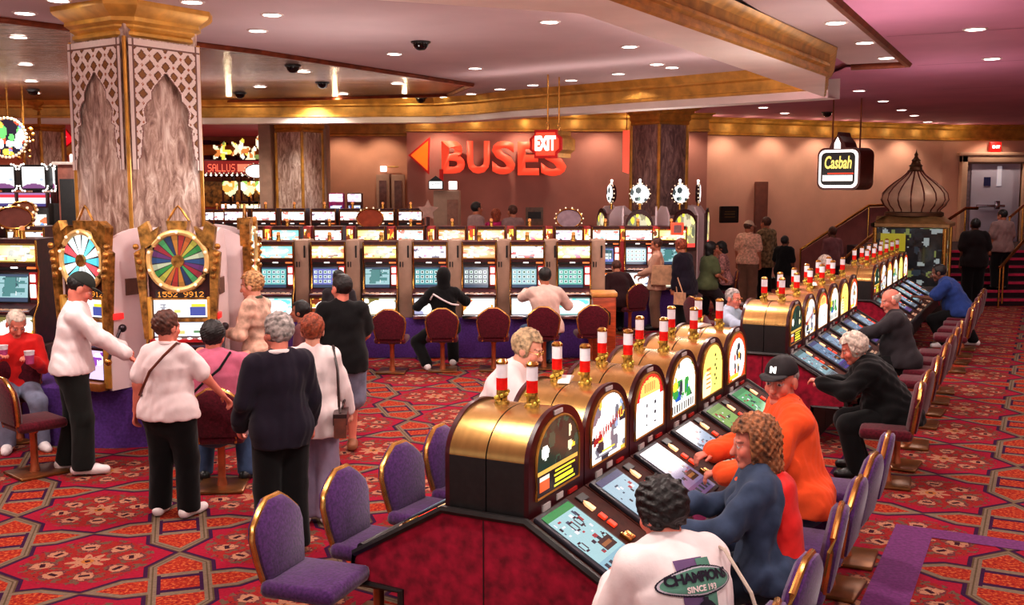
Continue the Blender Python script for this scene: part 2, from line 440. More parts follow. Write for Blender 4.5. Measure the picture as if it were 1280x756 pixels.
bp = nt.nodes.new('ShaderNodeBump'); bp.inputs['Strength'].default_value = .6; bp.inputs['Distance'].default_value = .05
nt.links.new(wv.outputs[0], bp.inputs['Height']); nt.links.new(bp.outputs[0], bs.inputs['Normal'])
bs.inputs['Metallic'].default_value = 0.6; bs.inputs['Roughness'].default_value = 0.26
mpoly = [at_z(u, v, ZT) for u, v in ((-260, 0), (5, 22), (320, 62), (590, 104), (560, 117), (300, 124), (0, 131), (-330, 131))]
mb = MB(); mb.poly([(*p, ZT - .01) for p in mpoly]); struct(mb.obj('ceiling', MIR, smooth=False))
mb = MB(); mb.tube([(*p, ZT - .02) for p in mpoly], 0.05, 6, closed=True)
struct(mb.obj('trim_6', MATS['bronze_trim']))

# walls
WALLC = mat('peach_wall', (222, 172, 150), 0.7, 0, 0.04, 1.5)
WALLD = mat('mauve_wall', (196, 136, 122), 0.7, 0, 0.05, 1.5)
WALLR = mat('far_hall_wall', (226, 150, 116), 0.7, 0, 0.12, 1.0)
def wall(name, pts, z1, m):
    mb = MB()
    for i in range(len(pts) - 1):
        a, b = pts[i], pts[i + 1]
        mb.poly([(*a, 0), (*b, 0), (*b, z1), (*a, z1)])
    return struct(mb.obj(name, m, smooth=False))
YB = 24.0
xb0, xb1 = at_y(510, 300, YB)[0], at_y(882, 300, YB)[0]
xa0 = at_y(404, 300, 26)[0]
cor = (xb1, 25.2); wc2 = (at_y(1180, 160, 28.4)[0], 28.4)
wall('wall_back', [(xb0, YB), (xb1, YB), ], 4.22, WALLD)
wall('wall_alcove', [(xa0, 26), (xb0, 26), (xb0, YB)], 4.4, mat('alcove_wall', (200, 146, 118), .7, 0, .05, 1.5))
wall('wall_right', [(xb1, YB), cor, wc2, (22, 28.4)], 4.22, WALLC)
wall('wall_side', [(22, 28.4), (22, 2)], 4.22, WALLC)
wall('wall_far', [(-26, 35), (xa0 - .3, 35), (xa0 - .3, 26), (xa0, 26)], 4.4, WALLR)
wall('wall_left', [(-20, -2), (-20, 35)], 4.4, WALLR)
# gilded cornice along the walls under the rose ceiling
corn = [(0.0, ZP - .42), (0.05, ZP - .41), (0.05, ZP - .37), (0.02, ZP - .35), (0.02, ZP - .14), (0.07, ZP - .11), (0.09, ZP - .05), (0.15, ZP - .02), (0.15, ZP)]
mb = MB(); mb.sweep(corn, [(xa0, 26), (xb0, 26), (xb0, YB), (xb1, YB), cor, wc2, (22, 28.4)]); struct(mb.obj('trim_7', GOLDP, ang=25))
mb = MB(); mb.sweep([(0.02, 0), (0.02, .28), (0, .3)], [(xa0, 26), (xb0, 26), (xb0, YB), (xb1, YB), cor, wc2, (22, 28.4)])
struct(mb.obj('baseboard_back', BLACK, smooth=False))
# dark timber panel set in the right-hand wall
mb = MB(); (x0, z0), (x1, z1) = at_y(945, 292, 25.6), at_y(962, 227, 25.6)
yy0 = 25.05 + (x0 - cor[0]) * (28.4 - 25.2) / (wc2[0] - cor[0])
mb.box((x0, yy0 - .02, 0.3), (x1, yy0 + .2, z1), 0, .01); o = mb.obj('trim_8', mat('dark_timber_panel', (116, 66, 52), .5, 0, .1, 6)); struct(o)
# left hall: upper arcade band seen past the pillar
mb = MB()
for k in range(11):
    a = -1.2 + 2.4 * k / 10
    mb.box((-11.6 + k * .28, 34.7, 2.9), (-11.36 + k * .28, 34.8, 3.35 + .75 * math.cos(a)), 0)
struct(mb.obj('trim_9', mat('plum_panels', (78, 26, 66), .7, 0, .2, 4), smooth=False))
mb = MB(); mb.box((-13, 34.6, 1.9), (-7, 34.9, 2.75), 0, .03); struct(mb.obj('trim_10', mat('olive_gilt_screen', (130, 92, 36), .5, .3, .5, 7)))
mb = MB(); mb.box((-12.6, 34.4, 2.95), (-8.4, 34.65, 3.0), 0); mb.box((-20, 34.5, 3.6), (-6, 34.9, 3.95), 0, .03)
struct(mb.obj('trim_11', GOLDP))
# plain tan pilaster beside the marble pillar, and the alcove frame
for k, (u0, u1, yy, zt) in enumerate([(326, 341, 23.2, 3.95), (398, 410, 23.6, 3.95), (66, 77, 23.2, 3.95)]):
    mb = MB(); mb.box((at_y(u0, 300, yy)[0], yy, 0), (at_y(u1, 300, yy)[0], yy + .5, zt), 0, .02)
    o = mb.obj('trim_%d' % (12 + k), TAN); struct(o)

# ------------------------------------------------------------------ marble pillars
MARB = marble('veined_marble', (132, 98, 86), (192, 162, 146), (240, 226, 214))
MARBD = marble('grey_marble', (92, 70, 70), (136, 106, 102), (184, 154, 144))
LATM = colmat('pierced_lattice', 0, 0.5)
def lattice(w, h):
    nx, ny = 84, 150
    Yg, Xg = np.mgrid[0:ny, 0:nx]; u = (Xg + .5) / nx * 2 - 1; v = (Yg + .5) / ny
    img = canvas(nx, ny, (232, 214, 206))
    du, dv = u * 4.6, v * h / (w / 2) * 4.6
    p = np.abs(((du + dv) * .5) % 1 - .5); q = np.abs(((du - dv) * .5) % 1 - .5)
    hole = (p < .30) & (q < .30)
    img[hole] = lin((110, 66, 34)); img[(p < .2) & (q < .2)] = lin((142, 92, 40))
    img[(np.abs(p - .45) < .04) & (np.abs(q - .45) < .05)] = lin((170, 96, 56))
    border = (np.abs(u) > .86) | (v > .955)
    img[border] = lin((228, 210, 202)); img[(np.abs(np.abs(u) - .88) < .022) | (np.abs(v - .945) < .008)] = lin((120, 84, 72))
    # opening half-width against height: an ogee with scalloped cusps
    z = v
    key_z = [0, .08, .1, .2, .3, .34, .36, .46, .52, .55, .60, .66, .72, .76]
    key_w = [.80, .80, .74, .70, .66, .70, .56, .62, .52, .40, .40, .28, .10, .0]
    wv_ = np.interp(z, key_z, key_w); wv_[z > .76] = -1
    edge = (np.abs(u) < wv_ + .075) & (z < .80); img[edge] = lin((238, 222, 214))
    line = (np.abs(u) < wv_ + .04) & (z < .78); img[line] = lin((150, 110, 100))
    keep = ~(np.abs(u) < wv_)
    return art_mesh('lattice_panel', w, h, nx, ny, img, LATM, keep)
def pillar(label, x, y, size, ztop, zcap, cat='pillar', lat=False, m=None):
    t = thing('marble_pillar', label, cat, (x, y, 0), PROT if lat else (-math.radians(53) if zcap == 3.8 else ROT_B))
    m = m or MARB; h = size / 2
    mb = MB(); mb.box((-h, -h, 0), (h, h, ztop), 0, .02); mb.obj('shaft', m, t)
    mb = MB()
    for sx in (-1, 1):
        for sy in (-1, 1):
            mb.tube([(sx * h, sy * h, .02), (sx * h, sy * h, zcap)], .035 if not lat else .022, 8)
    mb.obj('corner_beading', GOLD, t)
    prof = [(0, zcap), (.03, zcap + .02), (.03, zcap + .05), (0.01, zcap + .07), (.05, zcap + .1), (.05, ztop - .22), (.10, ztop - .19), (.10, ztop - .15), (.2, ztop - .08), (.22, ztop - .05), (.22, ztop)]
    mb = MB(); c = .1
    path = [(-h, -h + c), (-h, h - c), (-h + c, h), (h - c, h), (h, h - c), (h, -h + c), (h - c, -h), (-h + c, -h), (-h, -h + c)]
    if not lat: path = [(-h, -h), (-h, h), (h, h), (h, -h), (-h, -h)]
    mb.sweep([(o, z) for o, z in prof], path[::-1] if False else [(p[0], p[1]) for p in path[::-1]])
    mb.obj('capital', GOLDP if lat else GOLD, t, ang=25)
    if lat:
        hh = 1.32
        lm = lattice(size * .97, hh)
        for k, (px, py, rz) in enumerate([(0, -h - .045, 0), (h + .045, 0, PI / 2), (-h - .045, 0, -PI / 2)]):
            p = link('lattice_panel', lm, t, (px, py, zcap - hh / 2 - .02), (0, 0, rz))
            p['label'] = 'white pierced lattice panel with a pointed opening'
    return t
cx, cy = at_y(165, 300, 10.75)[0], 10.75
PROT = ROT_B - math.radians(7); PS_, PCS = math.sin(-PROT), math.cos(-PROT)
PC = (cx + .46 * (PS_ - PCS), cy + .46 * (PCS + PS_))      # centre from its nearest corner
pillar('large marble pillar with pierced white lattice panels and a gilded capital', PC[0], PC[1], .92, ZT, 4.06, lat=True)
x, y = at_y(366, 300, 23.0)[0], 23.0; pillar('plain brown marble pillar behind the rows of slot machines', x + .1, y + .45, .72, ZT, 3.75, m=MARB)
x, y = at_y(47, 300, 22.5)[0], 22.5; pillar('brown marble pillar behind the starburst slot signs', x, y + .5, .55, ZT, 3.75, m=MARB)
x, y = at_y(822, 300, 21.0)[0], 21.0; D_ = math.radians(53); P2 = (x + .40 * (math.sin(D_) - math.cos(D_)), y + .40 * (math.cos(D_) + math.sin(D_)))
pillar('dark marble pillar with gilded corners near the buses sign', P2[0], P2[1], .8, ZP, 3.8, m=MARBD)

# ------------------------------------------------------------------ ceiling fittings
GLOW = mat('lamp_glow', (255, 246, 236), .5, 0, 0, 1, emit=14)
TRIMW = mat('white_enamel', (220, 206, 200), .4)
def downlight(r=0.11):
    t = thing('recessed_ceiling_light', None, 'ceiling light')
    MB().lathe([(r * .82, .0), (r, -.012), (r * 1.18, -.004), (r * 1.18, 0.0)], 20).obj('trim_ring', TRIMW, t)
    MB().lathe([(0, -.008), (r * .84, -.008), (r * .84, 0.0)], 20).obj('lens', GLOW, t)
    return t
DL = downlight(); used = [False]
LAMPS = []
def put_light(u, v, z, label, group):
    x, y = at_z(u, v, z); LAMPS.append((x, y, z))
    if not used[0]:
        used[0] = True; DL.location = (x, y, z - .002); tag(DL, label, 'ceiling light', group)
    else: dup(DL, (x, y, z - .002), 0, label, group)
for u, v in [(31, 16), (73, 0), (240, 2), (340, 18), (322, 38), (493, 67), (594, 85), (556, 121), (589, 117), (625, 111), (687, 27), (787, 58), (821, 80), (840, 84), (773, 92), (714, 100), (666, 106)]:
    put_light(u, v, ZT, 'small round downlight recessed in the tan tray ceiling', 'tray ceiling downlights')
for u, v in [(23, 46), (32, 80), (39, 101), (43, 116), (380, 89), (497, 104), (325, 108), (429, 117)]:
    put_light(u, v, ZT - .012, 'small round downlight set in the mirrored ceiling panel', 'mirrored ceiling downlights')
for u, v in [(73, 132), (326, 124), (405, 125), (483, 124), (490, 124)]:
    put_light(u, v, ZT, 'small downlight at the far edge of the tray ceiling', 'far tray edge downlights')
for u, v in [(1045, 28), (1081, 53), (1108, 72)]:
    put_light(u, v, ZS, 'downlight in the tan strip beside the gilded soffit', 'tan strip downlights')
for u, v in [(1219, 36), (1240, 73), (1074, 113), (1104, 126), (1127, 137), (1143, 144), (1159, 152), (981, 141), (954, 134)]:
    put_light(u, v, ZP, 'downlight recessed in the rose aisle ceiling', 'rose ceiling downlights')
def dome():
    t = thing('camera_dome', None, 'security camera')
    MB().lathe([(0, -.115), (.05, -.105), (.09, -.07), (.105, -.02), (.105, 0)], 20).obj('smoked_dome', mat('smoked_plastic', (12, 10, 12), .08), t)
    MB().lathe([(.1, 0), (.1, -.02), (.125, -.02), (.13, 0)], 20).obj('mounting_ring', BLACK, t)
    return t
D0 = dome(); fst = True
for u, v, z, lab in [(526, 52, ZT, 'large black camera dome hanging from the tan tray ceiling'), (366, 82, ZT - .012, 'black camera dome on the mirrored panel, nearer of two side by side'), (403, 103, ZT - .012, 'black camera dome on the mirrored panel above the brown marble pillar'), (526, 122, ZT, 'small black camera dome by the gilded crown moulding'), (300, 116, ZT - .012, 'small black camera dome at the far edge of the mirrored panel'), (41, 112, ZT - .012, 'small black camera dome on the mirrored panel past the lattice pillar'), (1034, 140, ZP, 'small black camera dome on the rose ceiling above the hanging club sign')]:
    x, y = at_z(u, v, z)
    if fst: D0.location = (x, y, z); D0['label'] = lab; fst = False
    else: dup(D0, (x, y, z), 0, lab)
# ------------------------------------------------------------------ signs
REDL = mat('red_sign_face', (255, 84, 56), .5, 0, .03, 3, emit=.8); ORL = mat('orange_sign_face', (255, 120, 24), .5, 0, .05, 4, emit=.7)
REDS = mat('red_sign_edge', (206, 26, 22), .5, 0, .08, 4, emit=.12)
sg = thing('buses_sign', 'large red illuminated BUSES lettering with arrow on the mauve wall', 'sign', (0, YB - .28, 0))
def letter(ch, u0, u1, v0, v1):
    (xa, za), (xb, zb) = at_y(u0, v1, YB - .3), at_y(u1, v0, YB - .3)
    me = text_mesh(ch, 1, .0, REDL, bold=.035)
    co = np.array([v.co for v in me.vertices]); lo, hi = co.min(0), co.max(0)
    sx, sz = (xb - xa) / (hi[0] - lo[0]), (zb - za) / (hi[2] - lo[2])
    bm = bmesh.new(); bm.from_mesh(me)
    for v in bm.verts: v.co = Vector(((v.co.x - lo[0]) * sx + xa, 0, (v.co.z - lo[2]) * sz + za))
    g = bmesh.ops.extrude_face_region(bm, geom=list(bm.faces))
    top = [v for v in g['geom'] if isinstance(v, bmesh.types.BMVert)]
    for v in top: v.co.y += .12
    bmesh.ops.recalc_face_normals(bm, faces=list(bm.faces))
    for f in bm.faces: f.material_index = 0 if max(v.co.y for v in f.verts) < .01 else 1
    m2 = bpy.data.meshes.new('letter'); bm.to_mesh(m2); bm.free()
    m2.materials.append(REDL); m2.materials.append(REDS)
    link('letter', m2, sg)
for ch, u0, u1, v0, v1 in [('B', 552, 581, 176, 217), ('U', 584, 612, 176, 217), ('S', 615, 644, 176, 218), ('E', 647, 674, 177, 219), ('S', 676, 708, 178, 220)]:
    letter(ch, u0, u1, v0, v1)
A = [at_y(u, v, YB - .3) for u, v in ((510, 194), (537, 171), (536, 218))]
mb = MB(); mb.prism([A[0], A[1], A[2]], 0, .12, 'y', 1); mb.obj('arrow_box', [ORL, REDS], sg, smooth=False)
c0 = [sum(a[i] for a in A) / 3 for i in (0, 1)]
mb = MB(); mb.prism([(c0[0] + (a[0] - c0[0]) * .8, c0[1] + (a[1] - c0[1]) * .8) for a in A], -.015, 0, 'y'); mb.obj('arrow_face', ORL, sg, smooth=False)
def bx_sign(name, label, u, vc, d, w, h, dep, rz): return thing(name, label, 'sign', (*at_y(u, vc, d),)[:1] + (d, at_y(u, vc, d)[1]), rz)
# hanging EXIT box
ex = bx_sign('exit_sign', 'red and white EXIT box hanging on rods in front of the wall lettering', 683, 180, 17.5, .5, .44, .4, ROT_B)
W = .56; oc = [(-W / 2 + .08, -.22), (W / 2 - .08, -.22), (W / 2 - .08, -.15), (W / 2, -.09), (W / 2, .09), (W / 2 - .08, .15), (W / 2 - .08, .22), (-W / 2 + .08, .22), (-W / 2 + .08, .15), (-W / 2, .09), (-W / 2, -.09), (-W / 2 + .08, -.15)]
MB().prism(oc, 0, .55, 'y').obj('housing', GOLD, ex, smooth=False)
MB().prism([(a * 1.05, b * 1.06) for a, b in oc], -.03, .01, 'y').obj('red_frame', REDS, ex, smooth=False)
MB().prism([(a * .86, b * .86) for a, b in oc], -.045, -.028, 'y').obj('face', REDL, ex, smooth=False)
LW = mat('white_lit_letters', (255, 250, 245), .5, 0, 0, 1, emit=1.6)
tm = text_mesh('EXIT', .23, .004, LW, bold=.012); tm.transform(Matrix.Diagonal((.8, 1, 1.35, 1))); link('lettering', tm, ex, (0, -.055, 0))
for xx, yy in ((0.0, .05), (0.0, .5)):
    MB().tube([(xx, yy, .2), (xx, yy, ZT - ex.location.z)], .014, 8).lathe([(0, .2), (.03, .22), (.036, .28), (.02, .36), (0, .38)], 10, c=(xx, yy, 0)).obj('rod', BRASS, ex)
# hanging club sign
cs = bx_sign('club_sign', 'black box sign with yellow Casbah script hanging beside the dome kiosk', 1048, 211, 20.0, .8, .7, .5, math.radians(-43))
def rrect(w, h, r, n=5):
    P = []
    for cx_, cy_, a0 in ((w / 2 - r, h / 2 - r, 0), (-w / 2 + r, h / 2 - r, PI / 2), (-w / 2 + r, -h / 2 + r, PI), (w / 2 - r, -h / 2 + r, 1.5 * PI)):
        P += [(cx_ + r * math.cos(a0 + PI / 2 * k / n), cy_ + r * math.sin(a0 + PI / 2 * k / n)) for k in range(n + 1)]
    return P
MB().prism(rrect(.86, .8, .14), 0, .6, 'y').obj('housing', mat('oxblood_enamel', (88, 34, 26), .3, .2, .2, 4), cs, ang=30)
MB().prism(rrect(.78, .72, .12), -.02, 0.01, 'y').obj('white_border', LW, cs, smooth=False)
MB().prism(rrect(.68, .62, .09), -.03, 0.0, 'y').obj('face', BLACK, cs, smooth=False)
tm = text_mesh('Casbah', .22, .003, mat('yellow_lit_letters', (255, 236, 130), .5, 0, 0, 1, emit=1.1), bold=.004, shear=.15); tm.transform(Matrix.Diagonal((.86, 1, 1.5, 1))); link('lettering', tm, cs, (0, -.038, .11))
MB().box((-.2, -.04, -.1), (.32, -.03, -.075)).obj('red_underline', REDL, cs, smooth=False)
MB().box((-.3, -.04, -.23), (.3, -.03, -.12)).obj('lit_strip', LW, cs, smooth=False)
MB().prism([(-.2, .4), (.14, .4), (.1, .5), (0.0, .62), (-.03, .7), (-.06, .62), (-.16, .5)], 0, .5, 'y').obj('dome_top', mat('oxblood_enamel', (88, 34, 26)), cs, smooth=False)
MB().prism([(-.09, .38), (.03, .38), (.03, .48), (-.03, .6), (-.09, .48)], -.02, 0.0, 'y').obj('flame', LW, cs, smooth=False)
for xx in (-.26, .3): MB().tube([(xx, .25, .4), (xx, .25, ZP - cs.location.z)], .015, 6).obj('rod', MATS['bronze_trim'], cs)
# dark notice board on the right wall
xq, zq = at_y(910, 268, 25.2)
nb = thing('notice_board', 'small black notice board on the peach wall above the seated women', 'sign', (xq, 25.17, zq), math.atan2(3.2, 7.4))
MB().prism(rrect(.52, .4, .03), -.06, 0, 'y').obj('board', BLACK, nb)
im = canvas(40, 26, (24, 16, 16))
for r_, c_ in ((18, (120, 90, 40)), (13, (130, 110, 60)), (7, (120, 90, 40))):
    for k in range(6, 34):
        if (k * 7 + r_) % 4: im[r_:r_ + 2, k] = lin(c_)
link('printed_face', art_mesh('printed_face', .44, .3, 40, 26, im, PRINT), nb, (0, -.065, 0))
# second notice on the mauve wall behind the machines
xq, zq = at_y(668, 270, YB); nb = thing('wall_plaque', 'grey framed plaque with dark panel on the mauve wall behind the machines', 'sign', (xq, YB - .03, zq))
MB().box((-.2, -.03, -.26), (.2, .02, .2), 0, .01).obj('frame', mat('grey_frame', (128, 110, 96), .5), nb)
MB().box((-.15, -.045, -.06), (.15, -.028, .1)).obj('dark_panel', BLACK, nb)
# information booth with lit heads under the letters
xq, zq = at_y(558, 300, 22.9); ib = thing('information_kiosk', 'tan kiosk with a small lit white ATM head under the wall lettering', 'kiosk', (xq, 22.9, 0))
z1 = at_y(558, 238, 22.9)[1]
MB().box((-.28, 0, 0), (.3, .5, z1), 0, .02).obj('body', TAN, ib)
MB().prism([(-.38, z1 + .02), (-.06, z1 + .02), (-.06, z1 + .2), (-.22, z1 + .32), (-.38, z1 + .2)], -.06, .1, 'y').obj('peaked_sign', BLACK, ib, smooth=False)
im = splash(5, 30, 14, (250, 250, 250), [(40, 40, 40), (230, 230, 230)], 5, .1); im = canvas(30, 14, (250, 250, 250)); stamp(im, 'ATM', 6, 4, 1, 1, lin((30, 30, 30)))
link('lit_face', art_mesh('lit_face', .28, .15, 30, 14, im, LIT), ib, (-.22, -.07, z1 + .12))
MB().box((.06, -.04, z1 + .02), (.24, .04, z1 + .2), 0, .01).obj('lit_box', LW, ib)
MB().tube([(-.1, .0, z1 + .2), (-.1, 0, z1 + .46)], .05, 6).obj('red_bracket', REDS, ib)
MB().box((.02, -.02, .4), (.26, 0.0, z1 - .2), 0, .005).obj('door_panel', mat('mid_tan_panel', (150, 104, 86), .5), ib)
# pair of tall framed glass doors in the alcove
for k, (u0, lab) in enumerate([(471, 'tan framed alcove door with narrow glass pane, nearer the small wall clock'), (490, 'tan framed alcove door with narrow glass pane, nearer the red arrow')]):
    (xa, za), (xb, zb) = at_y(u0, 262, 25.9), at_y(u0 + 16, 218, 25.9)
    dd = struct(thing('door_%d' % (2 + k), lab, 'door', ((xa + xb) / 2, 25.9, 0))); w = (xb - xa) / 2
    MB().box((-w, -.05, 0), (w, .05, zb), 0, .01).obj('door_frame', TAN, dd); MB().box((-w * .55, -.07, .5), (w * .55, -.04, zb - .15)).obj('pane', mat('dusky_glass', (120, 84, 78), .15), dd)
xq, zq = at_y(480, 211, 25.9); wl = thing('wall_lamp', 'small bright wall light above the alcove doors', 'lamp', (xq, 25.9, zq))
MB().box((-.09, -.06, -.07), (.07, .04, .07), 0, .02).obj('lamp_body', LW, wl); MB().box((.08, -.05, .03), (.36, .02, .07), 0, .01).obj('bracket', mat('pale_gold', (236, 190, 120), .4, .4), wl)
# stepped star-shaped topper on the kiosk counter
# ------------------------------------------------------------------ stairs, rails, exit door
RISE = mat('stair_riser_lit', (120, 12, 40), .8, 0, .1, 10); TREAD = mat('dark_stair_carpet', (44, 12, 24), .95, 0, .2, 20); NOSE = mat('red_stair_nosing', (180, 24, 66), .6, 0, .1, 10, emit=.08)
sx0, sx1, sy0 = 8.6, 16.5, 22.3
mb = MB()
for k in range(7):
    mb.box((sx0, sy0 + k * .32, 0), (sx1, sy0 + (k + 1) * .32 if k < 6 else 28.38, .155 * (k + 1)), 0)
o = mb.obj('floor', TREAD, smooth=False); struct(o); o['label'] = 'carpeted steps up to the exit door'
mb = MB()
for k in range(7): mb.box((sx0, sy0 + k * .32 - .015, .155 * (k + 1) - .05), (sx1, sy0 + k * .32 + .02, .155 * (k + 1) + .006), 0)
struct(mb.obj('trim_15', NOSE, smooth=False))
DOORW = mat('pale_blue_door', (204, 200, 222), .45, 0, .03, 2); FRAMEC = mat('cream_door_frame', (216, 178, 152), .5, 0, .04, 3)
DY = 28.3; (dx0, dz1), (dx1, _) = at_y(1208, 203, DY), at_y(1278, 203, DY)
dr = struct(thing('door_1', 'pale double exit door at the top of the stairs', 'door', ((dx0 + dx1) / 2, DY, 1.085))); hw = (dx1 - dx0) / 2; hh = dz1 - 1.085
mb = MB(); mb.box((-hw - .16, -.12, 0), (-hw, .08, hh + .18), 0, .015); mb.box((hw, -.12, 0), (hw + .16, .08, hh + .18), 0, .015); mb.box((-hw - .16, -.12, hh), (hw + .16, .08, hh + .2), 0, .015); mb.box((-hw - .24, -.15, hh + .18), (hw + .24, .08, hh + .27), 0, .015)
mb.obj('door_frame', FRAMEC, dr)
MB().box((-hw + .14, -.03, 0), (hw - .05, .03, hh - .04), 0, .008).obj('door_leaf', DOORW, dr)
mb = MB(); mb.box((-hw + .28, -.1, .93), (hw - .45, -.06, 1.0), 0, .015); mb.box((hw - .72, -.12, .88), (hw - .6, -.03, 1.1), 0, .01); mb.obj('push_bar', CHROME, dr)
MB().box((-hw + .48, -.045, 1.5), (-hw + .66, -.03, 1.74)).obj('notice', mat('navy_notice', (52, 52, 104), .5), dr)
MB().box((hw - .68, -.04, 1.5), (hw - .56, -.03, hh - .1)).obj('glass_strip', mat('bright_glass', (230, 226, 236), .1, 0, .02, 2, emit=.3), dr)
MB().box((-hw + .04, -.02, 0), (-hw + .12, .02, hh - .04)).obj('inactive_leaf', mat('grey_leaf', (146, 128, 140), .5), dr)
xq, zq = at_y(1243, 184, DY); es = thing('exit_light', 'small glowing red exit light above the pale door', 'sign', (xq, DY - .02, zq))
MB().box((-.15, -.08, -.14), (.15, .06, .14), 0, .02).obj('housing', REDS, es)
tm = text_mesh('EXIT', .1, .003, LW, bold=.004); link('lettering', tm, es, (0, -.09, 0))
def rail(label, pts, h, posts, panel=None, zf=None):
    t = thing('stair_railing', label, 'railing', (pts[0][0], pts[0][1], 0))
    P = [(p[0] - pts[0][0], p[1] - pts[0][1], p[2]) for p in pts]
    MB().tube(P, .035, 8).obj('handrail', BRASS, t)
    for k in posts:
        i, f = int(k), k - int(k)
        a = P[i]; b = P[min(i + 1, len(P) - 1)]
        q = [a[j] + (b[j] - a[j]) * f for j in range(3)]
        MB().tube([(q[0], q[1], q[2] - h), (q[0], q[1], q[2])], .022, 8).obj('post', BRASS, t)
    if panel:
        mb = MB()
        for a, b in zip(P[:-1], P[1:]): mb.poly([(a[0], a[1], a[2] - h), (b[0], b[1], b[2] - h), (b[0], b[1], b[2] - .06), (a[0], a[1], a[2] - .06)])
        mb.obj('panel', panel, t, smooth=False)
    return t
PANEL = mat('rose_rail_panel', (158, 98, 94), .5, 0, .06, 4)
rail('sloping solid rail against the peach wall below the hanging club sign', [(at_y(1000, 334, 26.0)[0], 26.0, 1.0), (at_y(1086, 258, 27.0)[0], 27.0, 2.08), (at_y(1112, 256, 27.2)[0], 27.2, 2.1)], .95, [0, .5, 1, 2], PANEL)
rail('short brass handrail rising past the left side of the dome kiosk', [(at_y(1055, 322, 22.5)[0], 22.5, 1.0), (at_y(1100, 285, 23.6)[0], 23.6, 1.62)], .95, [0, 1])
rail('brass handrail between the dome kiosk and the exit door', [(at_y(1178, 278, 24)[0], 24.0, 1.72), (at_y(1207, 260, 24.8)[0], 24.8, 2.05), (at_y(1222, 261, 25)[0], 25, 2.05)], .95, [0, 1])
rail('near brass handrail at the foot of the exit stairs', [(at_y(1258, 345, 21.6)[0], 21.9, .86), (at_y(1300, 312, 22.9)[0], 23.4, 1.5)], .86, [0, .12, 1])
rail('upper brass handrail beside the man in the pale shirt', [(at_y(1262, 274, 24.4)[0], 24.4, 1.85), (at_y(1284, 258, 25)[0], 25.2, 2.1)], .95, [0, 1])
# ------------------------------------------------------------------ onion dome kiosk
KX, KY = at_y(1141, 300, 20.2)[0], 20.2
kk = thing('dome_kiosk', 'mirrored kiosk crowned by a pale ribbed onion dome at the far end of the banks', 'kiosk', (KX, KY, 0), ROT_B)
kw, kz = .62, 1.78
MB().box((-kw, -kw, 0), (kw, kw, .7), 0, .02).obj('counter_base', mat('dark_kiosk_base', (40, 26, 22), .4), kk)
for sx in (-1, 1):
    for sy in (-1, 1): MB().tube([(sx * kw, sy * kw, .7), (sx * kw, sy * kw, kz)], .04, 8).obj('corner_post', BRASS, kk)
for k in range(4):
    im = splash(30 + k, 36, 44, (30, 30, 34), [(60, 70, 80), (150, 160, 90), (190, 200, 200), (20, 20, 24), (24, 22, 26), (90, 70, 40), (40, 44, 48)], 90, .055)  # reflections in the dark glass painted as blobs, faintly self-lit
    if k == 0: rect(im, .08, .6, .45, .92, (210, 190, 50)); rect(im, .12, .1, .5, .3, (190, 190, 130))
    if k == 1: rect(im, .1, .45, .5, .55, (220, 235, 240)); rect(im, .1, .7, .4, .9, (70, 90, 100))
    me = art_mesh('painted_reflection_panel', 2 * kw - .08, kz - .72, 36, 44, im, MATS.get('kiosk_glass') or colmat('kiosk_glass', .55, .08))
    a = k * PI / 2
    link('painted_reflection_panel', me, kk, (math.sin(a) * (kw - .01), -math.cos(a) * (kw - .01), (kz + .7) / 2), (0, 0, a))
mb = MB(); mb.sweep([(0, kz), (.08, kz + .02), (.08, kz + .08), (.02, kz + .1), (-.12, kz + .2), (-.2, kz + .22)], [(kw, -kw), (-kw, -kw), (-kw, kw), (kw, kw), (kw, -kw)][::-1] if False else [(-kw, -kw), (kw, -kw), (kw, kw), (-kw, kw), (-kw, -kw)])
mb.obj('canopy', mat('dull_gilt', (150, 116, 72), .4, .5, .12, 8), kk, ang=25)
DOM = mat('pale_dome_skin', (206, 176, 148), .45, .1, .06, 6)
R0 = [(.48, 0), (.5, .04), (.46, .1), (.47, .16), (.56, .26), (.61, .38), (.585, .52), (.5, .64), (.38, .76), (.26, .86), (.17, .95), (.12, 1.02)]
MB().lathe([(r, z * .86 + kz + .2) for r, z in R0], 48).obj('dome', DOM, kk)
mb = MB()
for k in range(16):
    a = 2 * PI * k / 16; mb.tube([(math.cos(a) * (r + .004), math.sin(a) * (r + .004), z * .86 + kz + .2) for r, z in R0[2:]], .013, 6)
mb.obj('dome_ribs', mat('rust_rib', (104, 44, 30), .4, .3), kk)
mb = MB(); mb.lathe([(r * .9, z * .72 + kz + 1.06) for r, z in [(.13, 0), (.17, .03), (.13, .06), (.12, .14), (.15, .16), (.1, .2), (.08, .28), (.1, .3), (.05, .36), (.03, .42), (.045, .45), (.012, .52), (0, .62)]], 16)
MB().lathe([(.5, kz + .2), (.54, kz + .22), (.54, kz + .28), (.49, kz + .3)], 40).obj('dome_collar', mat('aged_bronze', (96, 66, 44), .4, .6), kk)
mb.obj('finial', mat('aged_bronze', (96, 66, 44), .4, .6), kk)
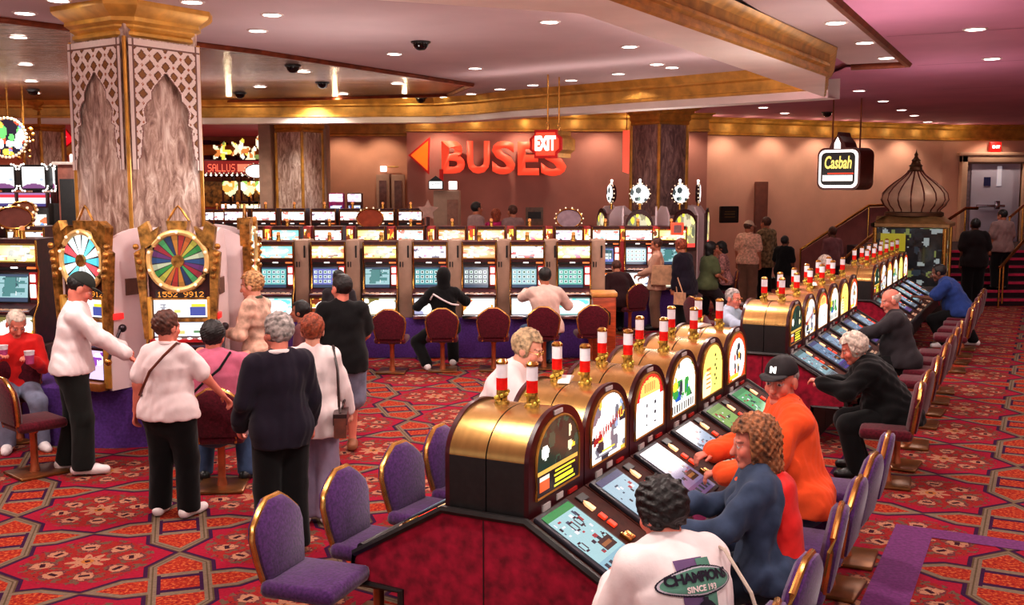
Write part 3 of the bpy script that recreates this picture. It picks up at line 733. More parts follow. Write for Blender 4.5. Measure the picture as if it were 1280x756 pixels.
# =================================================================== SLANT-TOP BANKS
TC, MW = -2.46, .705
BURG = mat('burgundy_rim', (62, 14, 20), .3, 0, .2, 10)
ROOF = mat('brushed_gold_roof', (196, 156, 96), .27, .85, .04, 5, stretch=(1, 6, 1))
SLOT_BLACK = mat('slot_black_side', (30, 26, 26), .4, 0, .15, 30)
REDB = mat('red_lit_button', (255, 60, 30), .4, 0, .1, 30, emit=1.0); CREAMB = mat('cream_button', (226, 190, 160), .5, 0, .05, 30, emit=.12)
def arch(hw, z0, zs, zt, n=18, pw=2.1):
    P = [(hw, z0), (hw, zs)]
    for k in range(1, 2 * n):
        a = PI * k / (2 * n); c, s_ = math.cos(a), math.sin(a)
        P.append((hw * math.copysign(abs(c) ** (1.9 / pw), c), zs + (zt - zs) * s_ ** 1.15))
    return P + [(-hw, zs), (-hw, z0)]
def arch_keep(nx, ny, w, h, zs):
    Yg, Xg = np.mgrid[0:ny, 0:nx]; u = np.abs((Xg + .5) / nx * 2 - 1); z = (Yg + .5) / ny * h
    top = np.interp(u, [0, .2, .4, .6, .8, .93, 1.0], [1, .975, .9, .77, .55, .3, 0.0]) * (h - zs) + zs
    return z < top
AW, AHt, NX, NY = .51, .375, 44, 34
def arch_imgs():
    L = []
    a = splash(1, NX, NY, (14, 50, 40), [(232, 222, 180), (240, 200, 60), (250, 250, 240), (20, 76, 60), (12, 40, 34), (16, 60, 48)], 26, .075)
    rect(a, 0, 0, 1, .34, (30, 18, 14)); rect(a, .02, .32, .98, .36, (220, 170, 80)); rect(a, .06, .06, .28, .28, (220, 90, 40)); rect(a, .06, .22, .28, .28, (240, 220, 200))
    for k in range(4): rect(a, .4 + .03 * (k % 2), .05 + .065 * k, .92 - .05 * (k % 3), .085 + .065 * k, (240, 225, 60))
    L.append((a, 'dark green glass with gold lettering'))
    b = splash(2, NX, NY, (240, 240, 235), [(40, 40, 50), (150, 170, 200), (230, 190, 80), (255, 255, 255), (110, 110, 120)], 24, .09)
    for k in range(26): rect(b, .05 + k * .034, .28 + .012 * k, .08 + k * .034, .36 + .012 * k + .03 * (k % 3), (150, 30, 30))
    rect(b, .1, .06, .75, .1, (120, 120, 130)); rect(b, .3, .12, .7, .17, (220, 200, 70)); L.append((b, 'white glass with red script'))
    c = canvas(NX, NY, (255, 252, 250)); rect(c, 0, .66, 1, .72, (200, 50, 40))
    blob(c, .5, .7, .46, .3, (226, 60, 40)); blob(c, .5, .7, .36, .23, (250, 200, 110)); rect(c, 0, 0, 1, .66, (255, 252, 250)); rect(c, 0, .6, .12, .8, (214, 40, 40)); rect(c, .88, .6, 1, .8, (214, 40, 40))
    for k in range(6): rect(c, .3 + .07 * k, .72, .33 + .07 * k, .86, (150, 80, 40))
    for q in (.38, .68):
        for k in range(3): rect(c, q, .12 + .17 * k, q + .05, .17 + .17 * k, (50, 50, 60))
    L.append((c, 'white paytable glass with red arch'))
    d = splash(4, NX, NY, (245, 240, 220), [(60, 150, 70), (240, 210, 60), (60, 60, 70), (250, 250, 250), (40, 90, 170)], 26, .1)
    rect(d, 0, 0, 1, .25, (250, 248, 240)); [rect(d, .1 * k, .05, .1 * k + .05, .2, (90, 80, 80)) for k in range(10)]; L.append((d, 'white glass with green and yellow figures'))
    e = canvas(NX, NY, (246, 238, 120)); [rect(e, .2, .15 + .09 * k, .42, .2 + .09 * k, (190, 120, 50)) for k in range(5)]; [rect(e, .6 + .08 * (k % 2), .15 + .1 * k, .66 + .08 * (k % 2), .2 + .1 * k, (60, 50, 30)) for k in range(7)]
    blob(e, .2, .2, .25, .3, (255, 250, 190)); [rect(e, .2, .15 + .09 * k, .42, .2 + .09 * k, (190, 120, 50)) for k in range(5)]; L.append((e, 'yellow glass'))
    f = canvas(NX, NY, (226, 70, 30)); blob(f, .5, .4, .46, .48, (250, 244, 236)); rg = random.Random(3)
    for k in range(12): blob(f, rg.uniform(.25, .75), rg.uniform(.15, .75), .05, .08, rg.choice([(40, 40, 50), (230, 170, 40), (200, 60, 40), (50, 50, 60)]))
    rect(f, .1, .03, .6, .12, (240, 200, 60)); L.append((f, 'red edged glass'))
    return L
ARCH = [(art_mesh('arch_glass', AW, AHt, NX, NY, im, LIT, arch_keep(NX, NY, AW, AHt, .20)), d) for im, d in arch_imgs()]
def slant_screen(seed, bg, head, foot):
    im = canvas(30, 40, bg); rg = random.Random(seed)
    rect(im, 0, .9, 1, 1, head); rect(im, 0, 0, 1, .2, foot)
    for k in range(26):
        x, y = rg.uniform(.06, .86), rg.uniform(.26, .84); rect(im, x, y, x + rg.uniform(.03, .13), y + rg.uniform(.02, .06), rg.choice([(30, 40, 50), (60, 90, 110), (180, 60, 60), (250, 250, 255)]))
    if seed == 1:
        for x, y in ((.45, .7), (.68, .72), (.12, .45), (.85, .38)): blob(im, x, y, .09, .085, (20, 20, 30)); blob(im, x, y, .055, .055, bg)
    rect(im, .5, .27, .9, .4, (60, 40, 24)); rect(im, .55, .31, .86, .35, (170, 110, 60))
    for k in range(5): rect(im, .08 + .18 * k, .05, .18 + .18 * k, .15, (40, 60, 70))
    return im
SCR = [art_mesh('screen', .33, .45, 30, 40, slant_screen(*a), LITS) for a in [(1, (176, 222, 226), (60, 160, 90), (150, 200, 215)), (2, (182, 212, 226), (96, 100, 130), (84, 84, 150)), (3, (136, 124, 160), (150, 120, 160), (110, 90, 130)), (4, (168, 190, 214), (140, 84, 84), (190, 200, 170)), (5, (150, 190, 110), (120, 160, 90), (110, 130, 80)), (6, (110, 190, 130), (90, 160, 110), (100, 160, 120))]]
SCR2 = [art_mesh('screen', .33, .45, 30, 40, slant_screen(10 + k, *a), LITS) for k, a in enumerate([((140, 178, 190), (90, 120, 120), (130, 150, 160)), ((120, 150, 180), (80, 90, 130), (90, 70, 150)), ((150, 176, 200), (100, 120, 150), (120, 140, 160))])]
DA = math.atan2(.31, .54)
def on_deck(x, d, n=0.0):        # x along the machine, d distance down the slope from its top edge
    return (x, .245 + d * math.cos(DA) + n * math.sin(DA), .8865 - d * math.sin(DA) + n * math.cos(DA))
DROT = (-(PI / 2 - DA), 0, PI)
def deckM(x, d): return Matrix.Translation(on_deck(x, d)) @ Matrix.Rotation(-DA, 4, 'X')
def make_slant():
    t = thing('slant_slot_machine', None, 'slot machine'); h = MW / 2
    MB().prism([(0, 0), (.5, 0), (.5, .4), (.76, .4), (.8, .43), (.78, .56), (.24, .87), (0, .87)], -h + .004, h - .004, 'x').obj('base_cabinet', SLOT_BLACK, t, smooth=False)
    MB().prism([(.24, .872), (.78, .562), (.785, .575), (.245, .886)], -h + .006, h - .006, 'x').obj('console', DECK, t, smooth=False)
    pr = arch(.345, .87, 1.17, 1.385); n = len(pr)
    MB().prism(pr, .0035, .215, 'y', 0, [0] + [1] * (n - 3) + [0, 0]).obj('arched_top_box', [SLOT_BLACK, ROOF], t, ang=30)
    fr = MB().prism(arch(.345, .87, 1.17, 1.4), .215, .24, 'y').obj('arched_rim', BURG, t, ang=30)
    link('arch_glass', ARCH[0][0], t, (0, .247, .972 + AHt / 2), (0, 0, PI))
    mb = MB(); pts = arch(.265, .965, 1.165, 1.35, 12); mb.tube([(a, .245, b) for a, b in pts], .008, 6, closed=True); mb.obj('gold_bead', GOLD, t)
    MB().box((.1, .24, .885), (.19, .248, .92)).obj('info_plate', mat('silver_label', (206, 200, 196), .4), t, smooth=False)
    mb = MB(); mb.box((-.06, .24, .90), (.02, .248, .935), 0, .003); mb.obj('licence_plate', mat('silver_label', (206, 200, 196), .4), t, smooth=False)
    MB().box((-.24, .24, .895), (-.13, .25, .915)).obj('red_badge', mat('red_badge', (170, 30, 26), .4, emit=.2), t, smooth=False)
    MB().box((-.05, .238, 1.362), (.05, .247, 1.385)).obj('crown_label', mat('silver_label', (206, 200, 196)), t, smooth=False)
    # console fittings
    sx = .145
    mb = MB(); mb.box((-.19, -.0, 0.0), (.19, .50, .026), 0, .008, deckM(sx, .012)); sb = mb.obj('screen_bezel', mat('grey_bezel', (44, 42, 52), .4), t)
    p = on_deck(sx, .262, .03); link('screen', SCR[0], t, p, DROT)
    mb = MB()
    mb.prism([(-.02, 0), (.02, 0), (.02, .05), (0, .075), (-.02, .05)][::-1], 0.001, .014, 'z'); bmesh.ops.transform(mb.bm, matrix=deckM(-.17, .15) @ Matrix.Rotation(PI, 4, 'Z'), verts=list(mb.bm.verts)); mb.obj('lit_arrow', mat('warm_lit_arrow', (255, 190, 140), .4, emit=1.2), t, smooth=False)
    mb = MB(); mb.box((-.02, 0, 0), (.02, .045, .014), 0, .003, deckM(-.17, .185)); mb.box((-.02, 0, 0), (.02, .05, .014), 0, .003, deckM(-.17, .245)); mb.obj('lit_bill_slot', REDB, t, smooth=False)
    mb = MB(); mb.box((-.03, 0, 0), (.03, .06, .02), 0, .006, deckM(-.17, .35)); mb.box((-.02, 0, 0), (.0, .07, .02), 0, .004, deckM(-.12, .34)); mb.obj('coin_entry', BRASS, t)
    mb = MB(); mb.box((-.08, 0, 0), (.1, .03, .012), 0, .003, deckM(.13, .522))
    for k in range(5): mb.box((-.018, 0, 0), (.018, .026, .016), 0, .003, deckM(.02 + .045 * k, .56))
    for k in range(3): mb.box((-.02, 0, 0), (.02, .024, .016), 0, .003, deckM(.06 + .07 * k, .592))
    mb.obj('button_panel', CREAMB, t, smooth=False)
    MB().tube([on_deck(-h + .01, .615, .0), on_deck(h - .01, .615, .0)], .028, 10).obj('padded_armrest', SLOT_BLACK, t)
    MB().box((-.05, 0, 0), (.05, .05, .01), 0, .003, deckM(-.2, .03)).obj('speaker_grille', SLOT_BLACK, t, smooth=False)
    # jackpot candle
    cb = MB().lathe([(0, 1.375), (.045, 1.375), (.04, 1.40), (.03, 1.405), (.03, 1.46), (0, 1.46)], 14, c=(0, .09, 0)).obj('candle', mat('gilt_candle_base', (206, 150, 70), .25, .6, .5, 60), t)
    MB().lathe([(0, 1.46), (.031, 1.46), (.031, 1.525), (0, 1.525)], 14, c=(0, .09, 0)).obj('red_lens', mat('red_lens', (206, 24, 18), .2, 0, .1, 20, emit=.25), cb)
    MB().lathe([(0, 1.525), (.031, 1.525), (.031, 1.60), (0, 1.60)], 14, c=(0, .09, 0)).obj('white_lens', mat('white_lens', (226, 220, 226), .3, 0, .03, 20, emit=.1), cb)
    MB().lathe([(.025, 1.6), (.034, 1.6), (.034, 1.612), (.02, 1.625), (0, 1.625)], 14, c=(0, .09, 0)).obj('cap', BRASS, cb)
    mb = MB()
    for k in range(7): a = k * .9; mb.ball((.034 * math.cos(a), .09 + .034 * math.sin(a), 1.395 + .009 * k), .011, 0, 6)
    mb.obj('coin_cluster', mat('gold_coins', (240, 196, 90), .25, .4, .3, 90), cb)
    return t
SL = make_slant(); first = [True]
def bank(s0, name, scr):
    for side in (1, -1):
        for k in range(6):
            s = s0 + MW * (k + .5); x, y = st(s, TC); rz = ROT_B - PI / 2 if side > 0 else ROT_B + PI / 2
            gl = ARCH[k][1]
            lab = f'slant slot, {"aisle" if side > 0 else "far"} side of {name} bank, {ORD[k]} from near end, {gl.split(" with")[0]}'
            grp = f'slant slots on the {"aisle" if side > 0 else "far"} side of the {name} bank'
            sw = {'arch_glass': ARCH[k][0], 'screen': scr[k % len(scr)]}
            if first[0]:
                first[0] = False; SL.location = (x, y, 0); SL.rotation_euler = (0, 0, rz); tag(SL, lab, None, grp)
            else: dup(SL, (x, y, 0), rz, lab, grp, sw)
    prof = [(.5, 0), (.5, .4), (.76, .4), (.82, .43), (.8, .56), (.24, .885), (-.24, .885), (-.8, .56), (-.82, .43), (-.76, .4), (-.5, .4), (-.5, 0)]
    for e, nm in ((s0 - .012, 'near'), (s0 + 6 * MW + .012, 'far')):
        x, y = st(e, TC)
        t = thing('bank_end_panel', f'red carpeted end panel closing the {nm} end of the {name} slant slot bank', 'panel', (x, y, 0), ROT_B)
        MB().prism(prof, -.008, .008, 'y').obj('carpet_face', REDF, t, smooth=False)
        MB().tube([(a, -.012 if nm == 'near' else .012, b) for a, b in prof], .022, 6).obj('black_edging', SLOT_BLACK, t)
        MB().tube([(0, -.012 if nm == 'near' else .012, 0.02), (0, -.012 if nm == 'near' else .012, .86)], .003, 4).obj('centre_seam', SLOT_BLACK, t)
bank(4.5, 'nearest', SCR); bank(10.3, 'middle', SCR2); bank(15.9, 'farthest', SCR2)
# loose white slips lying on the gilded roofs
PAP = mat('white_paper', (246, 240, 236), .6, 0, .03, 5)
for k, (s, dt, a, lab) in enumerate([(5.62, -.06, .3, 'folded white paper slip on the gold roof beside the second pair of candles'), (7.95, .02, .1, 'white paper slip on the gold roof near the far end of the nearest bank'), (8.35, -.06, -.2, 'small white card on the last gold roof of the nearest bank'), (12.6, .02, .3, 'white card lying on a gold roof midway along the middle bank')]):
    x, y = st(s, TC + dt)
    mb = MB(); mb.prism([(-.13, 0), (.13, 0), (.13, .004), (.0, .03), (-.13, .006)], -.035, .035, 'y'); o = mb.obj('paper_slip', PAP, None, (x, y, 1.388), (0, 0, ROT_B + a + PI / 2), smooth=False); tag(o, lab, 'paper')

# =================================================================== STOOLS
def stool_meshes(fab, nm):
    seat = MB(); seat.box((-.22, -.2, .42), (.22, .23, .51), 0, .035)
    sp = []
    hw = .215
    shape = [(-.175, .49), (.175, .49), (.205, .60), (.222, .72), (.205, .785), (.13, .85), (.06, .895), (-.06, .895), (-.13, .85), (-.205, .785), (-.222, .72), (-.205, .60)]
    back = MB()
    def bend(z): return -.20 - (z - .55) * .14
    A = [back.bm.verts.new((x * .97, bend(z) + .03, z)) for x, z in shape]; B = [back.bm.verts.new((x * .97, bend(z) - .03, z)) for x, z in shape]
    A2 = [back.bm.verts.new((x * .82, bend(z) + .05, z + (.73 - z) * .14)) for x, z in shape]; B2 = [back.bm.verts.new((x * .86, bend(z) - .042, z + (.73 - z) * .1)) for x, z in shape]
    n = len(shape)
    for i in range(n):
        j = (i + 1) % n
        for P, Q in ((A, B), (A2, A), (B, B2)): back.bm.faces.new((P[i], P[j], Q[j], Q[i]))
    back.bm.faces.new(A2); back.bm.faces.new(B2[::-1]); bmesh.ops.recalc_face_normals(back.bm, faces=list(back.bm.faces))
    return seat.mesh('seat', fab, ang=60), back.mesh('backrest', fab, ang=50), [(x, bend(z) - .0, z) for x, z in shape]
COPPER = mat('copper_post', (186, 104, 66), .3, .6, .12, 8)
FRAMEG = mat('gilt_chair_frame', (206, 150, 84), .25, .85, .15, 9)
def make_stool(fab, name='slot_stool'):
    t = thing(name, None, 'stool')
    a, b, rim = stool_meshes(fab, name)
    link('seat', a, t); link('backrest', b, t)
    MB().tube(rim[1:] + rim[:1], .017, 8).obj('back_frame', FRAMEG, t)
    mb = MB()
    for x in (-.15, .15): mb.tube([(x, -.02, .415), (x, -.19, .44), (x, -.205, .56)], .014, 6)
    mb.obj('back_bracket', FRAMEG, t)
    MB().lathe([(.045, .03), (.04, .06), (.032, .1), (.032, .37), (.05, .40), (.09, .42)], 16).obj('post', COPPER, t)
    MB().box((-.2, -.2, 0), (.2, .24, .03), 0, .012).obj('base_plate', mat('bronze_base_plate', (132, 84, 44), .3, .7, .2, 6), t)
    return t
KIT = {}
def stool(kind, x, y, rz, label, group):
    fab = {'purple': PURP, 'maroon': MAROON}[kind]
    if kind not in KIT:
        o = KIT[kind] = make_stool(fab); o.location = (x, y, 0); o.rotation_euler = (0, 0, rz); o['label'] = label; o['group'] = group; return o
    return dup(KIT[kind], (x, y, 0), rz, label, group)
RZ_R = math.atan2(BX * 1, 0) if False else (ROT_B - PI / 2 + PI)     # stool facing the bank from the aisle (+t side): forward = -r
RZ_L = RZ_R + PI
def aisle_stool(s, t, kind, lab, grp, jig=0.0):
    x, y = st(s, t); return stool(kind, x, y, RZ_R + jig, lab, grp)
near_s = [3.95, 4.62, 5.4, 6.0, 6.6, 7.2]
jigs = [.1, -.05, .08, 0, -.06, .04]
for k, s in enumerate(near_s):
    aisle_stool(s, -1.12, 'purple', f'purple padded stool on the aisle side of the nearest bank, {ORD[k]} from the camera end', 'purple stools on the aisle side', jigs[k])
for k, s in enumerate([9.25, 9.9, 10.75, 11.75, 12.45, 13.15, 13.85]):
    aisle_stool(s, -1.12, 'maroon', f'maroon stool on the aisle side of the middle bank, {ORD[k]} from the camera end', 'maroon stools along the middle bank', jigs[k % 6])
for k, s in enumerate([15.5, 16.3, 17.0, 17.7, 18.5]):
    aisle_stool(s, -1.1, 'maroon', f'maroon stool on the aisle side of the farthest bank, {ORD[k]} from the camera end', 'maroon stools along the farthest bank', jigs[k % 6])
for k, (s, t) in enumerate([(4.25, -3.36), (4.86, -3.37), (5.5, -3.40), (6.05, -3.42)]):
    x, y = st(s, t); stool('purple', x, y, RZ_L + [.12, .05, -.03, .04][k], f'purple stool tucked at the far side of the nearest bank, {ORD[k]} from the camera end', 'purple stools on the far side')
for k, (s, t, j) in enumerate([(12.9, -3.6, .1), (11.9, -3.7, .5), (18.2, -3.5, 0), (15.3, -4.55, .9)]):
    x, y = st(s, t); stool('maroon', x, y, RZ_L + j, ['maroon stool under the grey haired man in pale blue shirt', 'maroon stool with bright curved frame behind the middle bank', 'maroon stool under the white haired player behind the farthest bank', 'maroon stool standing behind the woman in the green top'][k], 'maroon stools behind the banks')

# =================================================================== UPRIGHT SLOTS
CABM = mat('dark_red_cabinet', (66, 22, 24), .35, 0, .2, 12)
def topglass(k):
    P = [((120, 220, 225), [(250, 250, 250), (230, 120, 60), (255, 200, 160)]), ((250, 210, 120), [(230, 110, 40), (255, 250, 230), (120, 60, 20)]), ((236, 226, 120), [(250, 250, 220), (90, 90, 40), (200, 120, 60)]), ((250, 240, 245), [(190, 120, 160), (255, 255, 255), (70, 60, 90)]), ((250, 160, 90), [(255, 250, 240), (230, 90, 50), (255, 220, 170)]), ((250, 248, 250), [(200, 60, 60), (255, 255, 255), (90, 80, 100)]), ((240, 234, 130), [(230, 90, 130), (255, 250, 220), (60, 120, 90)]), ((220, 250, 250), [(255, 255, 255), (120, 200, 190), (200, 90, 60)])]
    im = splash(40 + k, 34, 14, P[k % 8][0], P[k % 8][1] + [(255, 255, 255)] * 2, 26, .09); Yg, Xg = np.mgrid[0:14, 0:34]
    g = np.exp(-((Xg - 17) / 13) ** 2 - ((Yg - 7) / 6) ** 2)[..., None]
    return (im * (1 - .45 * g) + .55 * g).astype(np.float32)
def vidscreen(k):
    P = [(120, 206, 206), (100, 180, 186), (176, 216, 222), (120, 130, 210), (120, 130, 140), (130, 140, 220), (120, 206, 190), (170, 214, 220)]
    im = canvas(30, 26, P[k % 8]); rg = random.Random(k)
    rect(im, 0, .0, 1, .16, (60, 80, 110)); rect(im, 0, .94, 1, 1, (70, 90, 120))
    if k % 3 != 2:
        for i in range(5):
            for j in range(3):
                rect(im, .06 + .19 * i, .24 + .23 * j, .19 + .19 * i, .40 + .23 * j, (236, 250, 248)); rect(im, .1 + .19 * i, .28 + .23 * j, .16 + .19 * i, .36 + .23 * j, rg.choice([(30, 60, 60), (40, 110, 60), (60, 60, 120), (20, 40, 40)]))
    else:
        for i in range(22): rect(im, rg.random() * .8, .2 + rg.random() * .7, rg.random() * .8 + .2, .24 + rg.random() * .7, rg.choice([(240, 250, 250), (60, 100, 110), (90, 150, 150)]))
    return im
def bellyglass(k):
    P = [((200, 246, 240), [(255, 255, 255), (120, 220, 210)]), ((250, 190, 90), [(255, 255, 250), (240, 120, 40), (120, 50, 20)]), ((255, 250, 220), [(255, 255, 255), (240, 180, 60), (120, 110, 60)]), ((250, 250, 255), [(255, 255, 255), (160, 160, 190)]), ((255, 246, 240), [(255, 255, 255), (250, 150, 60), (220, 90, 90)]), ((246, 250, 255), [(255, 255, 255), (90, 100, 130)])]
    im = splash(70 + k, 34, 18, *P[k % 6], 10, .2); blob(im, .5, .5, .38, .4, (255, 255, 252)); return im
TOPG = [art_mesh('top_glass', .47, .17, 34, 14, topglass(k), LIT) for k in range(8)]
VIDS = [art_mesh('screen', .36, .30, 30, 26, vidscreen(k), LITS) for k in range(8)]
BELL = [art_mesh('belly_glass', .46, .23, 34, 18, bellyglass(k), LIT) for k in range(6)]
def make_upright():
    t = thing('upright_slot_machine', None, 'slot machine')
    MB().prism([(.45, .6), (-.1, .6), (-.16, .68), (-.16, .90), (-.24, .93), (-.24, .98), (-.06, 1.05), (-.02, 1.4), (-.06, 1.44), (-.06, 1.74), (.45, 1.74)], -.255, .255, 'x').obj('cabinet', CABM, t, smooth=False)
    mb = MB()
    for x in (-.25, .25): mb.tube([(x, -.165, .66), (x, -.165, .92), (x, -.07, 1.05), (x, -.035, 1.40), (x, -.068, 1.46), (x, -.068, 1.73)], .012, 6)
    mb.obj('edge_trim', BRASS, t)
    link('top_glass', TOPG[0], t, (0, -.066, 1.585)); mb = MB(); mb.box((-.25, -.075, 1.675), (.25, -.055, 1.69)); mb.box((-.25, -.075, 1.485), (.25, -.055, 1.497)); mb.obj('glass_frame', BRASS, t, smooth=False)
    MB().box((-.24, -.05, 1.405), (.24, -.03, 1.46)).obj('info_strip', SLOT_BLACK, t, smooth=False)
    mb = MB(); mb.box((-.06, -.058, 1.42), (.02, -.05, 1.445)); mb.obj('meter_display', LW, t, smooth=False)
    MB().box((.13, -.058, 1.415), (.23, -.05, 1.45)).obj('jackpot_tag', mat('orange_tag', (255, 130, 70), .5, emit=.9), t, smooth=False)
    ra = math.atan2(.04, .35)
    MB().box((-.24, -.012, -.17), (.15, .012, .17), 0, .01, Matrix.Translation((0, -.045, 1.205)) @ Matrix.Rotation(-ra, 4, 'X')).obj('screen_bezel', SLOT_BLACK, t)
    link('screen', VIDS[0], t, (-.045, -.064, 1.207), (-ra, 0, 0))
    mb = MB(); mb.box((.165, -.075, 1.27), (.235, -.035, 1.36), 0, .01); mb.box((.165, -.085, 1.10), (.235, -.045, 1.25), 0, .01); mb.obj('bill_acceptor_lights', mat('pale_pink_light', (255, 226, 222), .5, 0, .03, 3, emit=1.1), t)
    MB().box((.155, -.07, 1.08), (.245, -.03, 1.38), 0, .01).obj('bill_acceptor', mat('red_plastic', (170, 24, 30), .4, emit=.12), t)
    mb = MB(); mb.box((-.25, -.26, .955), (.25, -.1, .985), 0, .01); mb.obj('button_deck', CHROME, t)
    mb = MB()
    for k in range(6): mb.box((-.2 + .075 * k, -.255, .985), (-.155 + .075 * k, -.215, .997))
    mb.box((-.21, -.258, .984), (.19, -.21, .988)); mb.obj('buttons', CREAMB, t, smooth=False)
    link('belly_glass', BELL[0], t, (0, -.168, .785))
    MB().box((-.25, -.23, .6), (.25, -.1, .66), 0, .012).obj('coin_tray', CHROME, t)
    cb = MB().lathe([(0, 1.74), (.035, 1.74), (.03, 1.78), (.03, 1.83)], 12, c=(.0, .1, 0)).obj('candle', BRASS, t)
    MB().lathe([(.028, 1.83), (.028, 1.87), (.0, 1.88)], 12, c=(0, .1, 0)).obj('lens', mat('amber_lens', (240, 150, 90), .3, emit=.5), cb)
    return t
UP = make_upright(); ufirst = [True]
def upright(x, y, z, rz, k, lab, grp):
    sw = {'top_glass': TOPG[k % 8], 'screen': VIDS[(k * 3) % 8 if k % 2 else k % 8], 'belly_glass': BELL[k % 6]}
    if ufirst[0]:
        ufirst[0] = False; UP.location = (x, y, z); UP.rotation_euler = (0, 0, rz); tag(UP, lab, None, grp); return UP
    return dup(UP, (x, y, z), rz, lab, grp, sw)
GC = ['turquoise', 'orange', 'yellow', 'pale pink', 'peach', 'white', 'pale yellow', 'mint']
Y1 = 15.5
for k, u in enumerate((347, 411, 476, 538, 599, 659, 717)):
    x = at_y(u, 330, Y1)[0]
    upright(x, Y1, 0, 0, k, f'upright slot in the row behind the copper stools, {ORD[k]} from the wheels, {GC[k]} top', 'front row of upright slots')
    xd = x + .365
    if k == 0:
        dv = thing('divider_panel', None, 'panel', (xd, Y1, 0))
        MB().box((-.105, -.03, .6), (.105, .44, 1.76), 0, .012).obj('panel_board', TAN, dv)
        [MB().box(a_, b_).obj('latch', BLACK, dv, smooth=False) for a_, b_ in (((.035, -.04, 1.5), (.06, -.028, 1.68)), ((-.08, -.04, 1.36), (-.06, -.028, 1.44)), ((-.04, -.04, 1.36), (-.025, -.028, 1.44)))]; DV = dv
        lb = 'tan divider panel in the front row just past the turquoise topped slot machine'; tag(dv, lb, None, 'tan divider panels in the front row')
        dup(DV, (x - .365, Y1, 0), 0, 'tan divider panel at the end of the front row next to the wheel carousel')
    else: dup(DV, (xd, Y1, 0), 0, f'tan divider panel after the {ORD[k]} slot machine of the front row')
x0, x1 = at_y(330, 400, Y1)[0] - .6, at_y(750, 400, Y1)[0] + .05
pl = tag(MB().box((x0, Y1 - .1, 0), (x1, Y1 + .5, .598), 0, .02).obj('plinth', PLINTH), 'long purple carpeted plinth under the front row of upright slots', 'plinth')
Y2 = 18.9
R2 = [313, 358, 411, 464, 513, 565, 614, 662, 711, 757, 798, 840]
for k, u in enumerate(R2):
    upright(at_y(u, 300, Y2)[0], Y2, .1, 0, (k * 5 + 3) % 8 if k < 9 else (7, 5, 2)[k - 9], f'slot machine in the second row seen above the front row, {ORD[k]} from the pillar', 'second row of upright slots')
tag(MB().box((at_y(300, 300, Y2)[0], Y2 - .1, 0), (at_y(862, 300, Y2)[0], Y2 + .5, .698), 0, .02).obj('plinth', PLINTH), 'dark plinth under the second row of slot machines', 'plinth')
SR = mat('red_sign_rail', (168, 40, 44), .4, 0, .1, 6, emit=.1)
# narrow lit pylons between second-row machines
for k in range(len(R2) - 1):
    x = at_y((R2[k] + R2[k + 1]) / 2, 300, Y2)[0]; im = splash(200 + k, 8, 14, (250, 210, 90), [(255, 250, 200), (200, 80, 40), (120, 60, 30)], 8, .25)
    t = thing('lit_pylon', f'narrow yellow lit pylon in the second row after the {ORD[k]} machine', 'sign', (x, Y2, .7)); 
    MB().box((-.07, -.02, 0), (.07, .3, 1.14), 0, .01).obj('pylon_body', SR, t); link('lit_face', art_mesh('lit_face', .11, .22, 8, 14, im, LIT), t, (0, -.026, .98))
Y3, PZ = 22.0, .36
o = MB().box((at_y(280, 300, 21.2)[0], 21.2, 0), (1.9, YB - .04, PZ), 0).obj('floor', CARP_R, smooth=False); struct(o); o['label'] = 'raised carpeted platform behind the slot rows'
for k, u in enumerate((296, 331, 367, 405, 440, 478, 513)):
    upright(at_y(u, 270, Y3)[0], Y3, PZ, 0, (3, 5, 7, 3, 5, 7, 3)[k], f'slot machine on the raised platform, {ORD[k]} from the big pillar in the third row', 'third row of upright slots')
for k, u in enumerate((420, 443)):
    x, z = at_y(u, 249, 23.4); t = thing('lit_sign_box', ['purple edged lit sign box on a post above the third slot row', 'white lit sign box on a post above the third slot row'][k], 'sign', (x, 23.4, PZ))
    MB().tube([(0, .1, 0), (0, .1, z - .3 - PZ)], .04, 8).obj('post', CABM, t); MB().box((-.17, 0, z - .32 - PZ), (.17, .2, z + .14 - PZ), 0, .03).obj('sign_case', [mat('magenta_case', (140, 30, 90), .4, emit=.2), CABM][k], t)
    link('lit_face', art_mesh('lit_face', .3, .17, 20, 10, splash(90 + k, 20, 10, (255, 250, 250), [(255, 255, 255), (230, 190, 220)], 6, .2), LIT), t, (0, -.006, z + .03 - PZ)); link('lower_face', art_mesh('lower_face', .26, .12, 20, 8, splash(96 + k, 20, 8, (200, 220, 240), [(60, 60, 140), (255, 255, 255)], 8, .2), LIT), t, (0, -.006, z - .2 - PZ))
# oval toppers standing above the rows
def oval(label, u, v, d, rx, rz_, face, emit=False):
    x, z = at_y(u, v, d); t = thing('oval_topper', label, 'sign', (x, d, z - rz_ - .12))
    MB().lathe([(0, 0), (.05, 0), (.03, .13)], 10).obj('neck', BRASS, t)
    P = [(rx * math.cos(a), rz_ * math.sin(a) + rz_ + .12) for a in [2 * PI * k / 28 for k in range(28)]]
    MB().prism(P, -.04, .04, 'y').obj('plate', face, t, ang=30)
    MB().tube([(a, -.045, b) for a, b in P], .014, 6, closed=True).obj('rim', BRASS, t)
    mb = MB()
    for k in range(0, 28, 2): mb.ball((P[k][0] * 1.12, -.03, (P[k][1] - rz_ - .12) * 1.15 + rz_ + .12), .016, 0, 6)
    mb.obj('bulb_border', mat('bulb_glass', (255, 220, 190), .4, emit=.8), t)
    return t
oval('brown oval topper sign above the third machine of the second row', 463, 273, 18.9, .24, .17, mat('copper_plate', (170, 76, 46), .35, .4, .1, 9))
oval('silver oval topper with bulbs above the ninth machine of the second row', 711, 273, 18.9, .23, .17, mat('silver_plate', (176, 150, 160), .3, .4, .1, 9))
